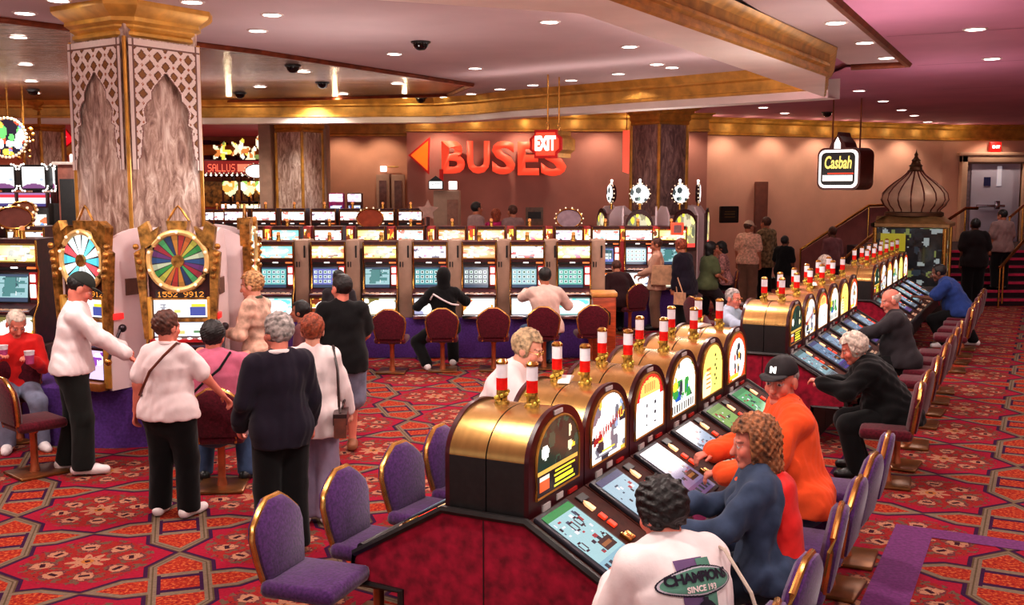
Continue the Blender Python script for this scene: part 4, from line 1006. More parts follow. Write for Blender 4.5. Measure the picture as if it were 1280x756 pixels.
# stepped grey star topper
x, z = at_y(535, 268, 19.2); t = thing('star_topper', 'grey star shaped topper above the second slot row by the lit kiosk', 'sign', (x, 19.2, 1.8))
P = [(.2 * (1 if k % 2 == 0 else .48) * math.sin(PI * k / 5), .32 + .2 * (1 if k % 2 == 0 else .48) * math.cos(PI * k / 5)) for k in range(10)]
MB().prism(P, -.03, .03, 'y').obj('star', mat('dull_silver', (160, 124, 112), .4, .3), t, smooth=False); MB().tube([(0, 0, 0), (0, 0, .2)], .03, 8).obj('stem', CABM, t)
# wooden waste bin at the row end, with stool-height top
x, z = at_y(756, 370, 15.0); t = thing('waste_bin', 'tall varnished wooden waste bin at the end of the front slot row', 'bin', (x, 15.2, 0))
MB().box((-.17, -.17, 0), (.17, .17, .95), 0, .02).obj('bin_body', mat('orange_wood', (176, 74, 36), .35, 0, .2, 5, stretch=(1, 1, 6)), t); MB().box((-.19, -.19, .95), (.19, .19, 1.03), 0, .025).obj('bin_lid', mat('pale_wood', (216, 150, 80), .35, 0, .1, 6), t); MB().prism([(-.09, .55), (.09, .55), (.09, .72), (0, .8), (-.09, .72)], -.178, -.165, 'y').obj('opening', BLACK, t, smooth=False)
# copper stools before the front row
for k, (u, v) in enumerate([(490, 466), (553, 464), (617, 463), (680, 461), (738, 458)]):
    x, y = at_z(u, v, 0); stool('maroon', x, y + .05, [-.05, .04, 0, -.06, .08][k], f'maroon stool before the front slot row, {ORD[k]} from the man in the black t-shirt', 'maroon stools before the front row')
x, y = at_z(800, 425, 0); stool('maroon', x - .1, 17.9, .5, 'maroon stool under the dark figure at the second row', 'maroon stools before the front row')
stool('maroon', -2.25, 11.3, 1.5, 'maroon stool mostly hidden behind the grey haired man', 'maroon stools before the front row'); stool('maroon', at_y(424, 400, 14.6)[0], 14.6, -.1, 'maroon stool hidden behind the man in the black shirt', 'maroon stools before the front row')

# =================================================================== WHEEL CAROUSEL
CC = PC
def wheel_mesh(r, cols, n, seg=6):
    V, Fc, C = [], [], []
    for k in range(n):
        for s_ in range(seg):
            a0, a1 = 2 * PI * (k + s_ / seg) / n, 2 * PI * (k + (s_ + 1) / seg) / n
            for r0, r1, dark in ((.24, .8, 1.0), (.8, 1.0, .75)):
                b = len(V)
                for a, q in ((a0, r0), (a1, r0), (a1, r1), (a0, r1)): V.append((r * q * math.sin(a), 0, r * q * math.cos(a)))
                Fc.append((b, b + 3, b + 2, b + 1) if True else 0); c = lin(cols[k % len(cols)])
                if s_ == 0: c = lin((60, 40, 40))
                C.append(tuple(x * dark for x in c))
    me = bpy.data.meshes.new('wheel'); me.from_pydata(V, [], Fc); me.update()
    ca = me.color_attributes.new('Col', 'FLOAT_COLOR', 'CORNER'); arr = np.ones((len(Fc), 4, 4), np.float32); arr[:, :, :3] = np.array(C, np.float32)[:, None, :]; ca.data.foreach_set('color', arr.ravel())
    me.materials.append(LIT if cols[0][0] > 150 and len(cols) < 8 else (MATS.get('wheel_paint') or colmat('wheel_paint', .75, .3))); return me
WH1 = wheel_mesh(.25, [(226, 250, 250), (120, 226, 236), (250, 250, 250), (90, 200, 220), (236, 90, 100), (230, 250, 250), (250, 252, 252)], 14)
WH2 = wheel_mesh(.25, [(220, 50, 40), (240, 120, 40), (230, 210, 80), (60, 170, 80), (240, 240, 200), (40, 90, 150), (130, 50, 130), (200, 40, 60), (90, 190, 110), (30, 60, 110), (240, 150, 50)], 22)
PANW = mat('pale_pink_laminate', (236, 216, 218), .45, 0, .03, 3)
ORN = mat('dark_gilt_ornament', (178, 130, 66), .32, .7, .35, 16)
def make_wheel():
    t = thing('wheel_slot_machine', None, 'slot machine')
    z0 = .6
    MB().prism([(.3, z0), (-.24, z0), (-.24, 1.0), (-.3, 1.04), (-.3, 1.08), (-.2, 1.12), (-.2, 2.05), (.3, 2.05)], -.29, .29, 'x').obj('cabinet', CABM, t, smooth=False)
    side = [(-.22, z0)] + [(-.22, 1.95)] + [(-.22 + .5 * (1 - math.cos(a)), 1.95 + .2 * math.sin(a) if a < PI / 2 else 2.15) for a in [PI * k / 16 for k in range(1, 8)]] + [(.28, 2.12), (.38, 1.9), (.42, 1.6), (.42, z0)]
    for sx in (-1, 1):
        MB().prism(side, sx * .29, sx * .33, 'x').obj('side_panel', PANW, t, ang=30)
    link('wheel', WH2, t, (0, -.235, 1.84))
    mb = MB(); mb.tube([(.275 * math.sin(a), -.235, 1.84 + .275 * math.cos(a)) for a in [2 * PI * k / 32 for k in range(32)]], .03, 8, closed=True); mb.obj('wheel_rim', mat('cream_gold_rim', (232, 196, 130), .3, .3, .1, 8), t)
    mb = MB()
    for k in range(10): a = 2 * PI * k / 10; mb.ball((.275 * math.sin(a), -.268, 1.84 + .275 * math.cos(a)), .016, 0, 8)
    mb.obj('bulb_rim', mat('bulb_glass', (255, 220, 190)), t)
    MB().prism([(.06 * math.sin(2 * PI * k / 16), 1.84 + .06 * math.cos(2 * PI * k / 16)) for k in range(16)], -.26, -.236, 'y').obj('hub', ORN, t)
    mb = MB()
    for sx in (-1, 1):
        mb.prism([(sx * .2, 2.02), (sx * .33, 1.94), (sx * .36, 2.16), (sx * .27, 2.22), (sx * .24, 2.12), (sx * .16, 2.17)], -.26, -.16, 'y')
        mb.prism([(sx * .30, 1.98), (sx * .40, 1.92), (sx * .38, 1.7), (sx * .33, 1.1), (sx * .29, 1.1)], -.27, -.19, 'y')
        for q in range(5): mb.ball((sx * (.33 + .012 * q), -.27, 1.7 + .07 * q), .03, 0, 8)
    mb.obj('scroll_edging', ORN, t, ang=25)
    for sx in (-1, 1): MB().box((sx * .29 - .03, -.262, .62), (sx * .29 + .03, -.2, 1.5), 0, .01).obj('gilt_edge', GOLDP, t)
    mb = MB(); mb.prism([(-.08, 2.1), (.08, 2.1), (.1, 2.22), (-.1, 2.22)], -.24, -.1, 'y'); mb.tube([(-.1, -.17, 2.22), (-.03, -.17, 2.33), (0, -.17, 2.36), (.03, -.17, 2.33), (.1, -.17, 2.22)], .012, 6); mb.obj('lantern_crest', ORN, t, smooth=False)
    im = canvas(56, 11, (40, 20, 12)); stamp(im, '1552 9912', 2, 2, 1, 1, lin((255, 160, 60))); link('marquee_display', art_mesh('marquee_display', .46, .08, 56, 11, im, LIT), t, (0, -.206, 1.52))
    im = splash(61, 34, 12, (250, 250, 246), [(150, 150, 160), (255, 255, 255), (230, 220, 120)], 8, .08); rect(im, .7, .1, .98, .6, (70, 80, 150)); rect(im, .72, .65, .98, .8, (230, 210, 60)); link('pay_glass', art_mesh('pay_glass', .5, .17, 34, 12, im, LIT), t, (0, -.206, 1.385))
    mb = MB(); mb.box((-.28, -.24, 1.26), (.28, -.2, 1.29)); mb.box((-.28, -.23, 1.47), (.28, -.2, 1.485)); mb.obj('mullion', ORN, t, smooth=False)
    im = canvas(30, 14, (206, 210, 226))
    for q in range(3): rect(im, .04 + .33 * q, .06, .3 + .33 * q, .94, (250, 250, 250)); rect(im, .1 + .33 * q, .2 + .1 * q, .25 + .33 * q, .5, [(60, 60, 70), (200, 190, 120), (90, 130, 90)][q])
    link('reel_glass', art_mesh('reel_glass', .5, .16, 30, 14, im, LIT), t, (0, -.206, 1.17))
    mb = MB(); mb.box((-.27, -.31, 1.07), (.27, -.22, 1.10)); mb.obj('button_deck', mat('red_plastic', (170, 24, 30)), t, smooth=False)
    mb = MB()
    for q in range(5): mb.ball((-.2 + .1 * q, -.3, 1.105), (.025, .02, .01), 0, 8)
    mb.obj('buttons', LW, t)
    im = splash(66, 30, 22, (210, 190, 230), [(255, 255, 255), (140, 70, 170), (70, 40, 100)], 12, .13); link('belly_glass', art_mesh('belly_glass', .48, .28, 30, 22, im, LIT), t, (0, -.246, .84))
    MB().box((-.28, -.34, z0), (.28, -.22, .68), 0, .012).obj('coin_tray', mat('gilt_tray', (160, 104, 52), .3, .5), t)
    la = MB(); la.tube([(.34, -.1, 1.2), (.40, -.16, 1.2), (.41, -.3, .98), (.41, -.33, .92)], .014, 8); la.ball((.40, -.14, 1.2), .04, 0, 10); lv = la.obj('lever', mat('dark_lever', (60, 50, 56), .3, .6), t)
    MB().ball((.41, -.335, .9), .035, 0, 12).obj('lever_knob', BRASS, lv)
    MB().box((.33, -.2, 1.28), (.365, -.08, 1.34), 0, .008).obj('red_lamp', mat('red_lamp', (240, 50, 50), .4, emit=.6), t); MB().box((.33, -.02, 1.5), (.34, .2, 1.66)).obj('service_plate', mat('brown_plate', (104, 70, 56), .5), t)
    return t
W0 = make_wheel()
def wheel_at(u, d, rz, lab, wh, proto=False):
    x = at_y(u, 350, d)[0]
    if proto: W0.location = (x, d, 0); W0.rotation_euler = (0, 0, rz); tag(W0, lab, None); return (x, d)
    dup(W0, (x, d, 0), rz, lab, None, {'wheel': wh}); return (x, d)
w2 = wheel_at(231, 10.1, math.radians(4), 'wheel slot machine with multicoloured prize wheel before the lattice pillar', WH2, True)
w1 = wheel_at(128, 10.15, math.radians(-27), 'wheel slot machine with white and turquoise prize wheel by the man in the white jacket', WH1)
ox, oy = PC
w3 = (-2.98, 10.95); dup(W0, (*w3, 0), math.radians(97), 'wheel slot machine seen edge on beside the blond woman', None, {'wheel': WH1})
mb = MB(); mb.lathe([(.7, 0), (1.55, 0), (1.56, .58), (1.52, .598), (.7, .598)], 48); t = mb.obj('plinth', PLINTH, None, (ox + .06, oy + .12, 0)); tag(t, 'round purple carpeted plinth carrying the wheel slots around the pillar', 'plinth')
# stools at the wheel carousel
x, y = at_z(44, 592, 0); stool('maroon', x, y, -.75, 'maroon stool with copper post beside the man in the white jacket', 'maroon stools at the wheel carousel')
x, y = at_z(276, 612, 0); stool('maroon', x, y + .05, .12, 'maroon stool under the woman in the pink top', 'maroon stools at the wheel carousel')
x, y = at_z(8, 560, 0); stool('maroon', x, y + .3, 0.4, 'maroon stool under the seated person in the red jacket', 'maroon stools at the wheel carousel')

# second carousel round the dark pillar
def make_disc():
    t = thing('disc_slot_machine', None, 'slot machine')
    MB().box((-.3, -.25, 0), (.3, .3, 2.0), 0, .02).obj('cabinet', mat('mauve_cabinet', (120, 88, 84), .4), t)
    MB().prism(arch(.26, 1.3, 1.85, 2.12), -.28, -.24, 'y').obj('arched_frame', CABM, t, ang=30)
    im = splash(120, NX, NY, (150, 140, 110), [(240, 220, 70), (200, 190, 160), (110, 110, 90), (250, 240, 150)], 26, .11); rect(im, 0, 0, 1, .12, (230, 60, 60)); me = art_mesh('arch_glass', .46, .66, NX, NY, im, LIT, arch_keep(NX, NY, .46, .66, .45)); link('arch_glass', me, t, (0, -.287, 1.7))
    side = [(-.22, 0), (-.22, 2.0), (-.1, 2.16), (.1, 2.18), (.26, 2.05), (.34, 1.7), (.34, 0)]
    for sx in (-1, 1): MB().prism(side, sx * .3, sx * .335, 'x').obj('side_panel', PANW, t, ang=30)
    P = [(.185 * math.cos(a), .185 * math.sin(a) + 2.42) for a in [2 * PI * k / 28 for k in range(28)]]
    MB().prism(P, -.1, -.02, 'y').obj('disc_case', CABM, t, ang=30)
    im = splash(121, 26, 26, (250, 252, 252), [(120, 140, 130), (255, 255, 255), (60, 70, 70)], 7, .12); Yg, Xg = np.mgrid[0:26, 0:26]; link('disc_face', art_mesh('disc_face', .36, .36, 26, 26, im, LIT, (Xg - 12.5) ** 2 + (Yg - 12.5) ** 2 < 165), t, (0, -.105, 2.42))
    mb = MB(); [mb.ball((.2 * math.cos(2 * PI * k / 14), -.08, 2.42 + .2 * math.sin(2 * PI * k / 14)), .016, 0, 6) for k in range(14)]; mb.obj('bulb_border', mat('bulb_glass', (255, 220, 190)), t)
    MB().tube([(0, -.06, 2.1), (0, -.06, 2.25)], .03, 8).obj('stem', BRASS, t); MB().tube([(0, -.06, 2.6), (0, -.06, 2.66)], .022, 8).ball((0, -.06, 2.68), .03).obj('top_bulb', LW, t)
    return t
DS = make_disc()
for k, (u, d, rz, lab) in enumerate([(800, 20.3, math.radians(-8), 'disc topped slot before the dark pillar, facing the second slot row'), (768, 21.4, math.radians(-75), 'disc topped slot seen edge on beside the dark pillar under the red banner'), (848, 20.7, math.radians(20), 'disc topped slot at the gilded corner side of the dark pillar'), (869, 21.9, math.radians(75), 'disc topped slot seen edge on nearest the peach wall')]):
    x = at_y(u, 240, d)[0]
    if k == 0: DS.location = (x, d, 0); DS.rotation_euler = (0, 0, rz); tag(DS, lab, None)
    else: dup(DS, (x, d, 0), rz, lab)
xq, zq = at_y(783, 190, 20.6); t = thing('red_banner', 'narrow red lit banner hanging beside the dark pillar', 'sign', (xq, 20.6, zq)); MB().prism([(-.07, -.38), (.05, -.42), (.06, .42), (-.07, .42)], -.02, .02, 'y').obj('banner_face', REDL, t, smooth=False); MB().tube([(0, 0, .4), (0, 0, ZP - zq)], .01, 6).obj('rod', BRASS, t)
for k, (u, v, lab) in enumerate([(847, 286, 'small red framed lit box on the second row beside the tan jacket')]):
    x, z = at_y(u, v, 18.6); t = thing('lit_sign_box', lab, 'sign', (x, 18.6, z)); MB().box((-.11, 0, -.11), (.11, .12, .11), 0, .01).obj('sign_case', REDL, t); MB().box((-.07, -.01, -.07), (.07, 0, .07)).obj('dark_face', mat('grey_face', (150, 110, 110), .5), t, smooth=False); MB().tube([(0, .06, -.1), (0, .06, 1.75 - z)], .02, 6).obj('stem', CABM, t)

# =================================================================== LEFT SIDE MACHINES
xl = at_y(21, 340, 11.3)[0]
upright(xl, 11.35, .24, -.12, 2, 'large reel slot at the photo edge behind the seated person in red', None)
upright(xl - .75, 11.4, .24, -.12, 1, 'reel slot cut by the photo edge behind the seated person in red', None)
tag(MB().box((xl - 1.2, 11.2, 0), (xl + .32, 11.9, .835), 0, .02).obj('plinth', CABM, rot=(0, 0, 0)), 'dark red plinth under the reel slots at the photo edge', 'plinth')
upright(at_y(35, 290, 13.4)[0], 13.4, .3, -.1, 5, 'slot with bright white top glass behind the brown oval signs', None)
upright(at_y(-26, 290, 13.4)[0], 13.4, .3, -.1, 6, 'slot at the photo edge behind the brown oval signs', None)
tag(MB().box((at_y(-60, 300, 13.4)[0], 13.3, 0), (at_y(62, 300, 13.4)[0], 13.9, .9), 0, .02).obj('plinth', CABM), 'dark plinth behind the reel slots at the photo edge', 'plinth')
oval('large brown oval topper sign above the reel slot at the photo edge', 20, 272, 12.4, .22, .13, mat('brown_plate_sign', (140, 78, 66), .4, .2, .1, 9))
oval('small brown oval topper sign partly behind the large brown oval', 31, 262, 13.0, .15, .1, mat('tan_plate_sign', (156, 92, 60), .4, .2, .1, 9))
def starburst(u, d, lab, rz=0.0):
    x, z = at_y(u, 222, d); t = thing('starburst_slot_machine', lab, 'slot machine', (x, d, 0), rz)
    MB().box((-.26, -.2, 0), (.26, .3, z - .42), 0, .02).obj('cabinet', SLOT_BLACK, t)
    MB().prism(rrect(.44, .42, .08), -.12, .1, 'y').obj('sign_case', SLOT_BLACK, t).location = (0, 0, z)
    im = canvas(28, 26, (255, 252, 250)); blob(im, .5, .0, .5, .22, (120, 70, 120)); blob(im, .85, .4, .1, .06, (180, 190, 200)); link('sign_face', art_mesh('sign_face', .37, .35, 28, 26, im, LIT), t, (0, -.126, z))
    mb = MB(); q = rrect(.46, .44, .08, 3); [mb.ball((a, -.125, b + z), .017, 0, 6) for a, b in q]; mb.obj('bulb_border', LW, t)
    im = canvas(26, 14, (230, 230, 240)); rect(im, 0, .66, 1, .86, (214, 40, 60)); rect(im, 0, .3, 1, .5, (240, 240, 250)); rect(im, 0, 0, 1, .22, (60, 50, 110)); rect(im, 0, .86, 1, 1, (150, 110, 160)); link('striped_face', art_mesh('striped_face', .44, .22, 26, 14, im, LIT), t, (0, -.21, z - .36))
    MB().box((-.25, -.206, z - .49), (.25, -.1, z - .24), 0, .01).obj('striped_case', CABM, t); MB().tube([(0, 0, z - .45), (0, 0, z - .2)], .08, 8).obj('neck', SLOT_BLACK, t)
    im = splash(int(u), 20, 20, (250, 240, 230), [(255, 255, 255), (230, 120, 80), (120, 160, 220)], 12, .15); link('lower_glass', art_mesh('lower_glass', .44, .3, 20, 20, im, LIT), t, (0, -.206, z - .75))
    return t
starburst(8, 17.5, 'bulb framed white topper slot nearest the photo edge'); starburst(46, 17.3, 'bulb framed white topper slot in the middle of three'); starburst(76, 17.6, 'narrow angled white topper slot beside the black cabinet', -1.0)
x, _ = at_y(92, 250, 16.6); _, zt = at_y(92, 206, 16.6)
t = thing('display_cabinet', 'tall cabinet with black front and gilded edge behind the turquoise wheel', 'cabinet', (x, 16.6, 0))
MB().box((-.24, 0, 0), (.2, .4, zt), 0, .015).obj('cabinet_body', mat('red_brown_panel', (150, 92, 78), .5), t); MB().box((-.2, -.02, zt - .95), (.14, 0.0, zt - .22)).obj('black_front', BLACK, t); MB().box((-.3, -.06, zt), (.22, .42, zt + .05), 0, .01).obj('cabinet_top', mat('pale_top', (226, 214, 206), .5), t); MB().tube([(.2, -.01, 0), (.2, -.01, zt)], .03, 8).obj('gilded_edge', GOLDP, t); MB().box((-.1, -.02, zt - 1.15), (.18, .0, zt - 1.05)).obj('grey_shelf', TAN, t)
b_ = MB().box((-.06, .05, zt + .05), (.2, .3, zt + .17), 0, .015).obj('white_box', LW, None, (x, 16.6, 0)); tag(b_, 'small white box on top of the tall black fronted cabinet', 'box')
xq, zq = at_y(72, 162, 26); t = thing('red_banner', 'tilted red sign with white lettering high beyond the lattice pillar', 'sign', (xq, 26, zq)); im = canvas(22, 10, (214, 20, 36)); [rect(im, .1 + .16 * k, .2 + .1 * (k % 2), .2 + .16 * k, .75, (250, 230, 230)) for k in range(5)]
MB().box((-.45, 0, -.17), (.45, .08, .17), 0, .02).obj('sign_case', REDS, t); link('lit_face', art_mesh('lit_face', .86, .3, 22, 10, im, LIT), t, (0, -.01, 0)); t.rotation_euler = (0, math.radians(52), 0); 
MB().tube([(-.3, .05, 0), (-.3 - .5, .05, .62)], .012, 6).obj('rod', BRASS, t)
xq, zq = at_y(9, 172, 20); t = thing('hanging_club_sign', 'round multicoloured lit sign hanging at the photo edge', 'sign', (xq, 20, zq))
im = splash(300, 30, 30, (40, 30, 50), [(250, 230, 90), (140, 150, 250), (255, 255, 255), (120, 220, 120), (230, 90, 60)], 34, .12); Yg, Xg = np.mgrid[0:30, 0:30]
MB().lathe([(0, 0), (.36, 0), (.38, .06), (.36, .12), (0, .12)], 24).obj('sign_case', BRASS, t, rot=(-PI / 2, 0, 0)); link('lit_face', art_mesh('lit_face', .7, .7, 30, 30, im, LIT, (Xg - 14.5) ** 2 + (Yg - 14.5) ** 2 < 215), t, (0, -.01, 0)); mb = MB(); [mb.ball((.37 * math.cos(2 * PI * k / 34), -.02, .37 * math.sin(2 * PI * k / 34)), .03, 0, 6) for k in range(34)]; mb.obj('bulb_border', MATS['bulb_glass'], t); MB().tube([(0, .06, .35), (0, .06, ZT - .02 - zq)], .02, 6).tube([(.3, .06, .22), (.3, .06, ZT - .02 - zq)], .015, 6).obj('rod', BRASS, t)
xq, zq = at_y(30, 176, 20.3); t = thing('gold_lantern', 'gilt lantern cluster hanging beside the round multicoloured sign', 'lamp', (xq, 20.3, zq)); mb = MB(); rg = random.Random(4)
for k in range(26): mb.ball((rg.uniform(-.16, .16), rg.uniform(-.1, .1), rg.uniform(-.35, .3)), rg.uniform(.025, .05), 0, 6)
mb.tube([(0, 0, -.3), (0, 0, ZT - .02 - zq)], .02, 6); mb.obj('lantern_body', ORN, t); mb = MB(); [mb.ball((rg.uniform(-.17, .17), -.12, rg.uniform(-.3, .3)), .022, 0, 6) for k in range(9)]; mb.obj('bulb_border', MATS['bulb_glass'], t)
# far hall signs between the two pillars
xq, zq = at_y(290, 209, 28); t = thing('bulb_sign', 'long red sign with white bulbs in the far hall between the pillars', 'sign', (xq, 28, zq)); im = canvas(70, 12, (120, 24, 20)); stamp(im, 'SALLUS', 4, 2, 1, 1, lin((255, 110, 80))); rect(im, .6, .2, .95, .8, (236, 120, 90)); [rect(im, .03 + .08 * k, 0.02, .05 + .08 * k, .1, (255, 240, 200)) for k in range(12)]
MB().box((-.75, 0, -.2), (.75, .2, .2), 0, .03).obj('sign_case', CABM, t); link('lit_face', art_mesh('lit_face', 1.46, .34, 70, 12, im, LIT), t, (0, -.01, 0)); mb = MB(); [mb.ball((-.7 + .14 * k, -.03, -.21), .03, 0, 6) for k in range(11)]; mb.obj('bulb_border', LW, t); MB().tube([(0, .1, 0), (0, .1, -zq)], .05, 6).obj('post', CABM, t)
t = oval('oval white sign with yellow bulbs in the far hall by the brown pillar', 321, 214, 27.6, .3, .18, LW)
for k, u in enumerate((277, 300, 315, 333)):
    xq, zq = at_y(u, (190, 186, 196, 178)[k], 30); t = thing('lit_ornament', ['star shaped lit ornament above the red bulb sign', 'white lit swirl ornament above the red bulb sign', 'gilt lit ornament above the oval white sign', 'yellow green lit panel in the far hall beside the brown pillar'][k], 'sign', (xq, 30, zq)); im = splash(310 + k, 18, 18, (240, 220, 180), [(255, 250, 230), (200, 120, 60), (230, 200, 80), (120, 130, 70)], 14, .15); Yg, Xg = np.mgrid[0:18, 0:18]; a = np.arctan2(Yg - 8.5, Xg - 8.5)
    link('lit_face', art_mesh('lit_face', .6, .6, 18, 18, im, LIT, np.hypot(Xg - 8.5, Yg - 8.5) < (6 + 3 * np.cos(a * (5 if k < 3 else 0)))), t, (0, -.02, 0)); MB().tube([(0, .02, 0), (0, .02, -zq)], .03, 6).obj('post', CABM, t)
for k, u in enumerate((289, 312, 330)):
    x = at_y(u, 250, 26.5)[0]; t = upright(x, 26.5, .45, 0, (5, 2, 7)[k], f'far hall slot machine under the bulb sign, {ORD[k]} from the big pillar', None)
    xq, zq = at_y(u - 1, 236, 26.4); t = thing('heart_topper', f'green and white heart shaped topper in the far hall, {ORD[k]} from the big pillar', 'sign', (xq, 26.4, zq)); im = splash(330 + k, 18, 18, (226, 220, 170), [(150, 190, 90), (255, 250, 230), (230, 160, 70)], 12, .15); Yg, Xg = np.mgrid[0:18, 0:18]; X_, Y_ = (Xg - 8.5) / 7.2, (Yg - 7.5) / 7.2
    link('lit_face', art_mesh('lit_face', .5, .5, 18, 18, im, LIT, (X_ ** 2 + Y_ ** 2 - .8) ** 3 - X_ ** 2 * np.sign(Y_) * np.abs(Y_) ** 3 < 0), t, (0, -.02, 0)); MB().tube([(0, .02, 0), (0, .02, -.42)], .03, 6).obj('stem', CABM, t)
for k, u in enumerate((270, 281)):
    x = at_y(u, 250, 24.2)[0]; upright(x, 24.2, .3, .1, (3, 5)[k], ['bright topped slot just past the lattice pillar edge', 'bright topped slot second past the lattice pillar edge'][k], None)
o = MB().box((-18, 24, 0), (xa0 - .4, 34.9, .45), 0).obj('floor', CARP_L, smooth=False); struct(o); o['label'] = 'raised floor of the far hall'
# =================================================================== PEOPLE
def V3(*a): return np.array(a, dtype=np.float64)
def unit(v): return v / max(1e-9, np.linalg.norm(v))
def field(prims, vox, k=0.03, noise=0.0, seed=0, pad=.05, fn=None):
    """smoothly blended solid from cones ('c',a,b,ra,rb[,n,s]) and ellipsoids ('e',c,R,radii); a leading '-' carves"""
    los, his = [], []
    for p in prims:
        if p[0][0] == '-': continue
        if p[0] == 'c':
            r = max(p[3], p[4]); los.append(np.minimum(p[1], p[2]) - r); his.append(np.maximum(p[1], p[2]) + r)
        else: r = max(p[3]); los.append(p[1] - r); his.append(p[1] + r)
    lo = np.min(los, 0) - pad; hi = np.max(his, 0) + pad
    n = np.ceil((hi - lo) / vox).astype(int) + 1
    ax = [lo[i] + vox * np.arange(n[i]) for i in range(3)]
    Fd = np.full(n, 0.3, np.float32)
    for p in prims:
        t = p[0].lstrip('-')
        if t == 'c': r = max(p[3], p[4]); a = np.minimum(p[1], p[2]) - r; b = np.maximum(p[1], p[2]) + r
        else: r = max(p[3]); a = p[1] - r; b = p[1] + r
        i0 = np.clip(((a - .05 - lo) / vox).astype(int), 0, n); i1 = np.clip(((b + .05 - lo) / vox).astype(int) + 2, 0, n)
        sl = tuple(slice(i0[i], i1[i]) for i in range(3))
        X, Y, Z = np.meshgrid(ax[0][sl[0]], ax[1][sl[1]], ax[2][sl[2]], indexing='ij')
        if X.size == 0: continue
        P = np.stack([X, Y, Z], -1)
        if t == 'c':
            A, B = p[1], p[2]; Q = P - A; D = B - A
            if len(p) > 5:
                nn, s = p[5], p[6]; Q = Q + ((s - 1) * (Q @ nn))[..., None] * nn; D = D + (s - 1) * (D @ nn) * nn
            tt = np.clip((Q @ D) / max(1e-9, D @ D), 0, 1)
            d = np.linalg.norm(Q - tt[..., None] * D, axis=-1) - (p[3] + (p[4] - p[3]) * tt)
            if len(p) > 5: d = d / (1 + (p[6] - 1) * .35)
        else:
            Q = (P - p[1]) @ p[2]; rr = np.array(p[3]); k0 = np.linalg.norm(Q / rr, axis=-1); k1 = np.linalg.norm(Q / rr ** 2, axis=-1) + 1e-9; d = k0 * (k0 - 1) / k1
        cur = Fd[sl]
        if p[0][0] == '-': h = np.maximum(.012 - np.abs(cur + d), 0) / .012; Fd[sl] = np.maximum(cur, -d) + h * h * .003
        else:
            h = np.maximum(k - np.abs(cur - d), 0) / k; Fd[sl] = np.minimum(cur, d) - h * h * k * .25
    if noise or fn:
        X, Y, Z = np.meshgrid(*ax, indexing='ij')
        if noise:
            r = np.random.RandomState(seed); acc = 0
            for q in range(5):
                w = r.normal(size=3) * (22 + 14 * q) * np.array([1, 1, .55]); acc = acc + np.sin(X * w[0] + Y * w[1] + Z * w[2] + r.rand() * 6) / (1 + .5 * q)
            Fd += noise * acc.astype(np.float32)
        if fn: Fd = fn(Fd, X, Y, Z)
    return Fd, lo, vox
def surface(Fd, lo, h):
    """naive surface nets -> verts, quads"""
    s = Fd < 0
    nx, ny, nz = Fd.shape
    cnt = np.zeros((nx - 1, ny - 1, nz - 1), np.int16); acc = np.zeros((nx - 1, ny - 1, nz - 1, 3), np.float32)
    C = [(i, j, k) for i in (0, 1) for j in (0, 1) for k in (0, 1)]
    def sub(A, c): return A[c[0]:nx - 1 + c[0], c[1]:ny - 1 + c[1], c[2]:nz - 1 + c[2]]
    for a in C:
        for axn in range(3):
            if a[axn]: continue
            b = tuple(a[i] + (1 if i == axn else 0) for i in range(3))
            sa, sb = sub(s, a), sub(s, b); m = sa != sb
            if not m.any(): continue
            fa, fb = sub(Fd, a)[m], sub(Fd, b)[m]; t = fa / (fa - fb)
            p = np.tile(np.array(a, np.float32), (len(t), 1)); p[:, axn] += t
            acc[m] += p; cnt[m] += 1
    act = cnt > 0; idx = -np.ones(act.shape, np.int64); idx[act] = np.arange(act.sum())
    ijk = np.argwhere(act); V = (ijk + acc[act] / cnt[act][:, None]) * h + lo
    quads = []
    for axn in range(3):
        o1, o2 = [(1, 2), (2, 0), (0, 1)][axn]
        sl0 = [slice(1, -1)] * 3; sl1 = [slice(1, -1)] * 3; sl0[axn] = slice(0, -1); sl1[axn] = slice(1, None)
        A, B = s[tuple(sl0)], s[tuple(sl1)]
        for flip, m in ((False, A & ~B), (True, ~A & B)):
            q = np.argwhere(m)
            if not len(q): continue
            q = q + [0 if i == axn else 1 for i in range(3)]
            def at(d1, d2):
                w = q.copy(); w[:, o1] -= d1; w[:, o2] -= d2; return idx[w[:, 0], w[:, 1], w[:, 2]]
            Q = np.stack([at(1, 1), at(0, 1), at(0, 0), at(1, 0)], 1)
            quads.append(Q[:, ::-1] if flip else Q)
    Q = np.concatenate(quads) if quads else np.zeros((0, 4), int)
    Q = Q[(Q >= 0).all(1)]
    return V, Q
def mesh_from(name, parts, mats, colors=None):
    Vs, Qs, off = [], [], 0
    for V, Q in parts: Vs.append(V); Qs.append(Q + off); off += len(V)
    V = np.concatenate(Vs); Q = np.concatenate(Qs)
    me = bpy.data.meshes.new(name)
    me.vertices.add(len(V)); me.vertices.foreach_set('co', V.astype(np.float32).ravel())
    me.loops.add(len(Q) * 4); me.loops.foreach_set('vertex_index', Q.astype(np.int32).ravel())
    me.polygons.add(len(Q)); me.polygons.foreach_set('loop_start', np.arange(0, len(Q) * 4, 4, dtype=np.int32))
    me.update(calc_edges=True); me.validate(); me.shade_smooth()
    for m in (mats if isinstance(mats, list) else [mats]): me.materials.append(m)
    if colors is not None:
        ca = me.color_attributes.new('Col', 'FLOAT_COLOR', 'POINT'); a = np.ones((len(V), 4), np.float32); a[:, :3] = colors; ca.data.foreach_set('color', a.ravel())
    return me
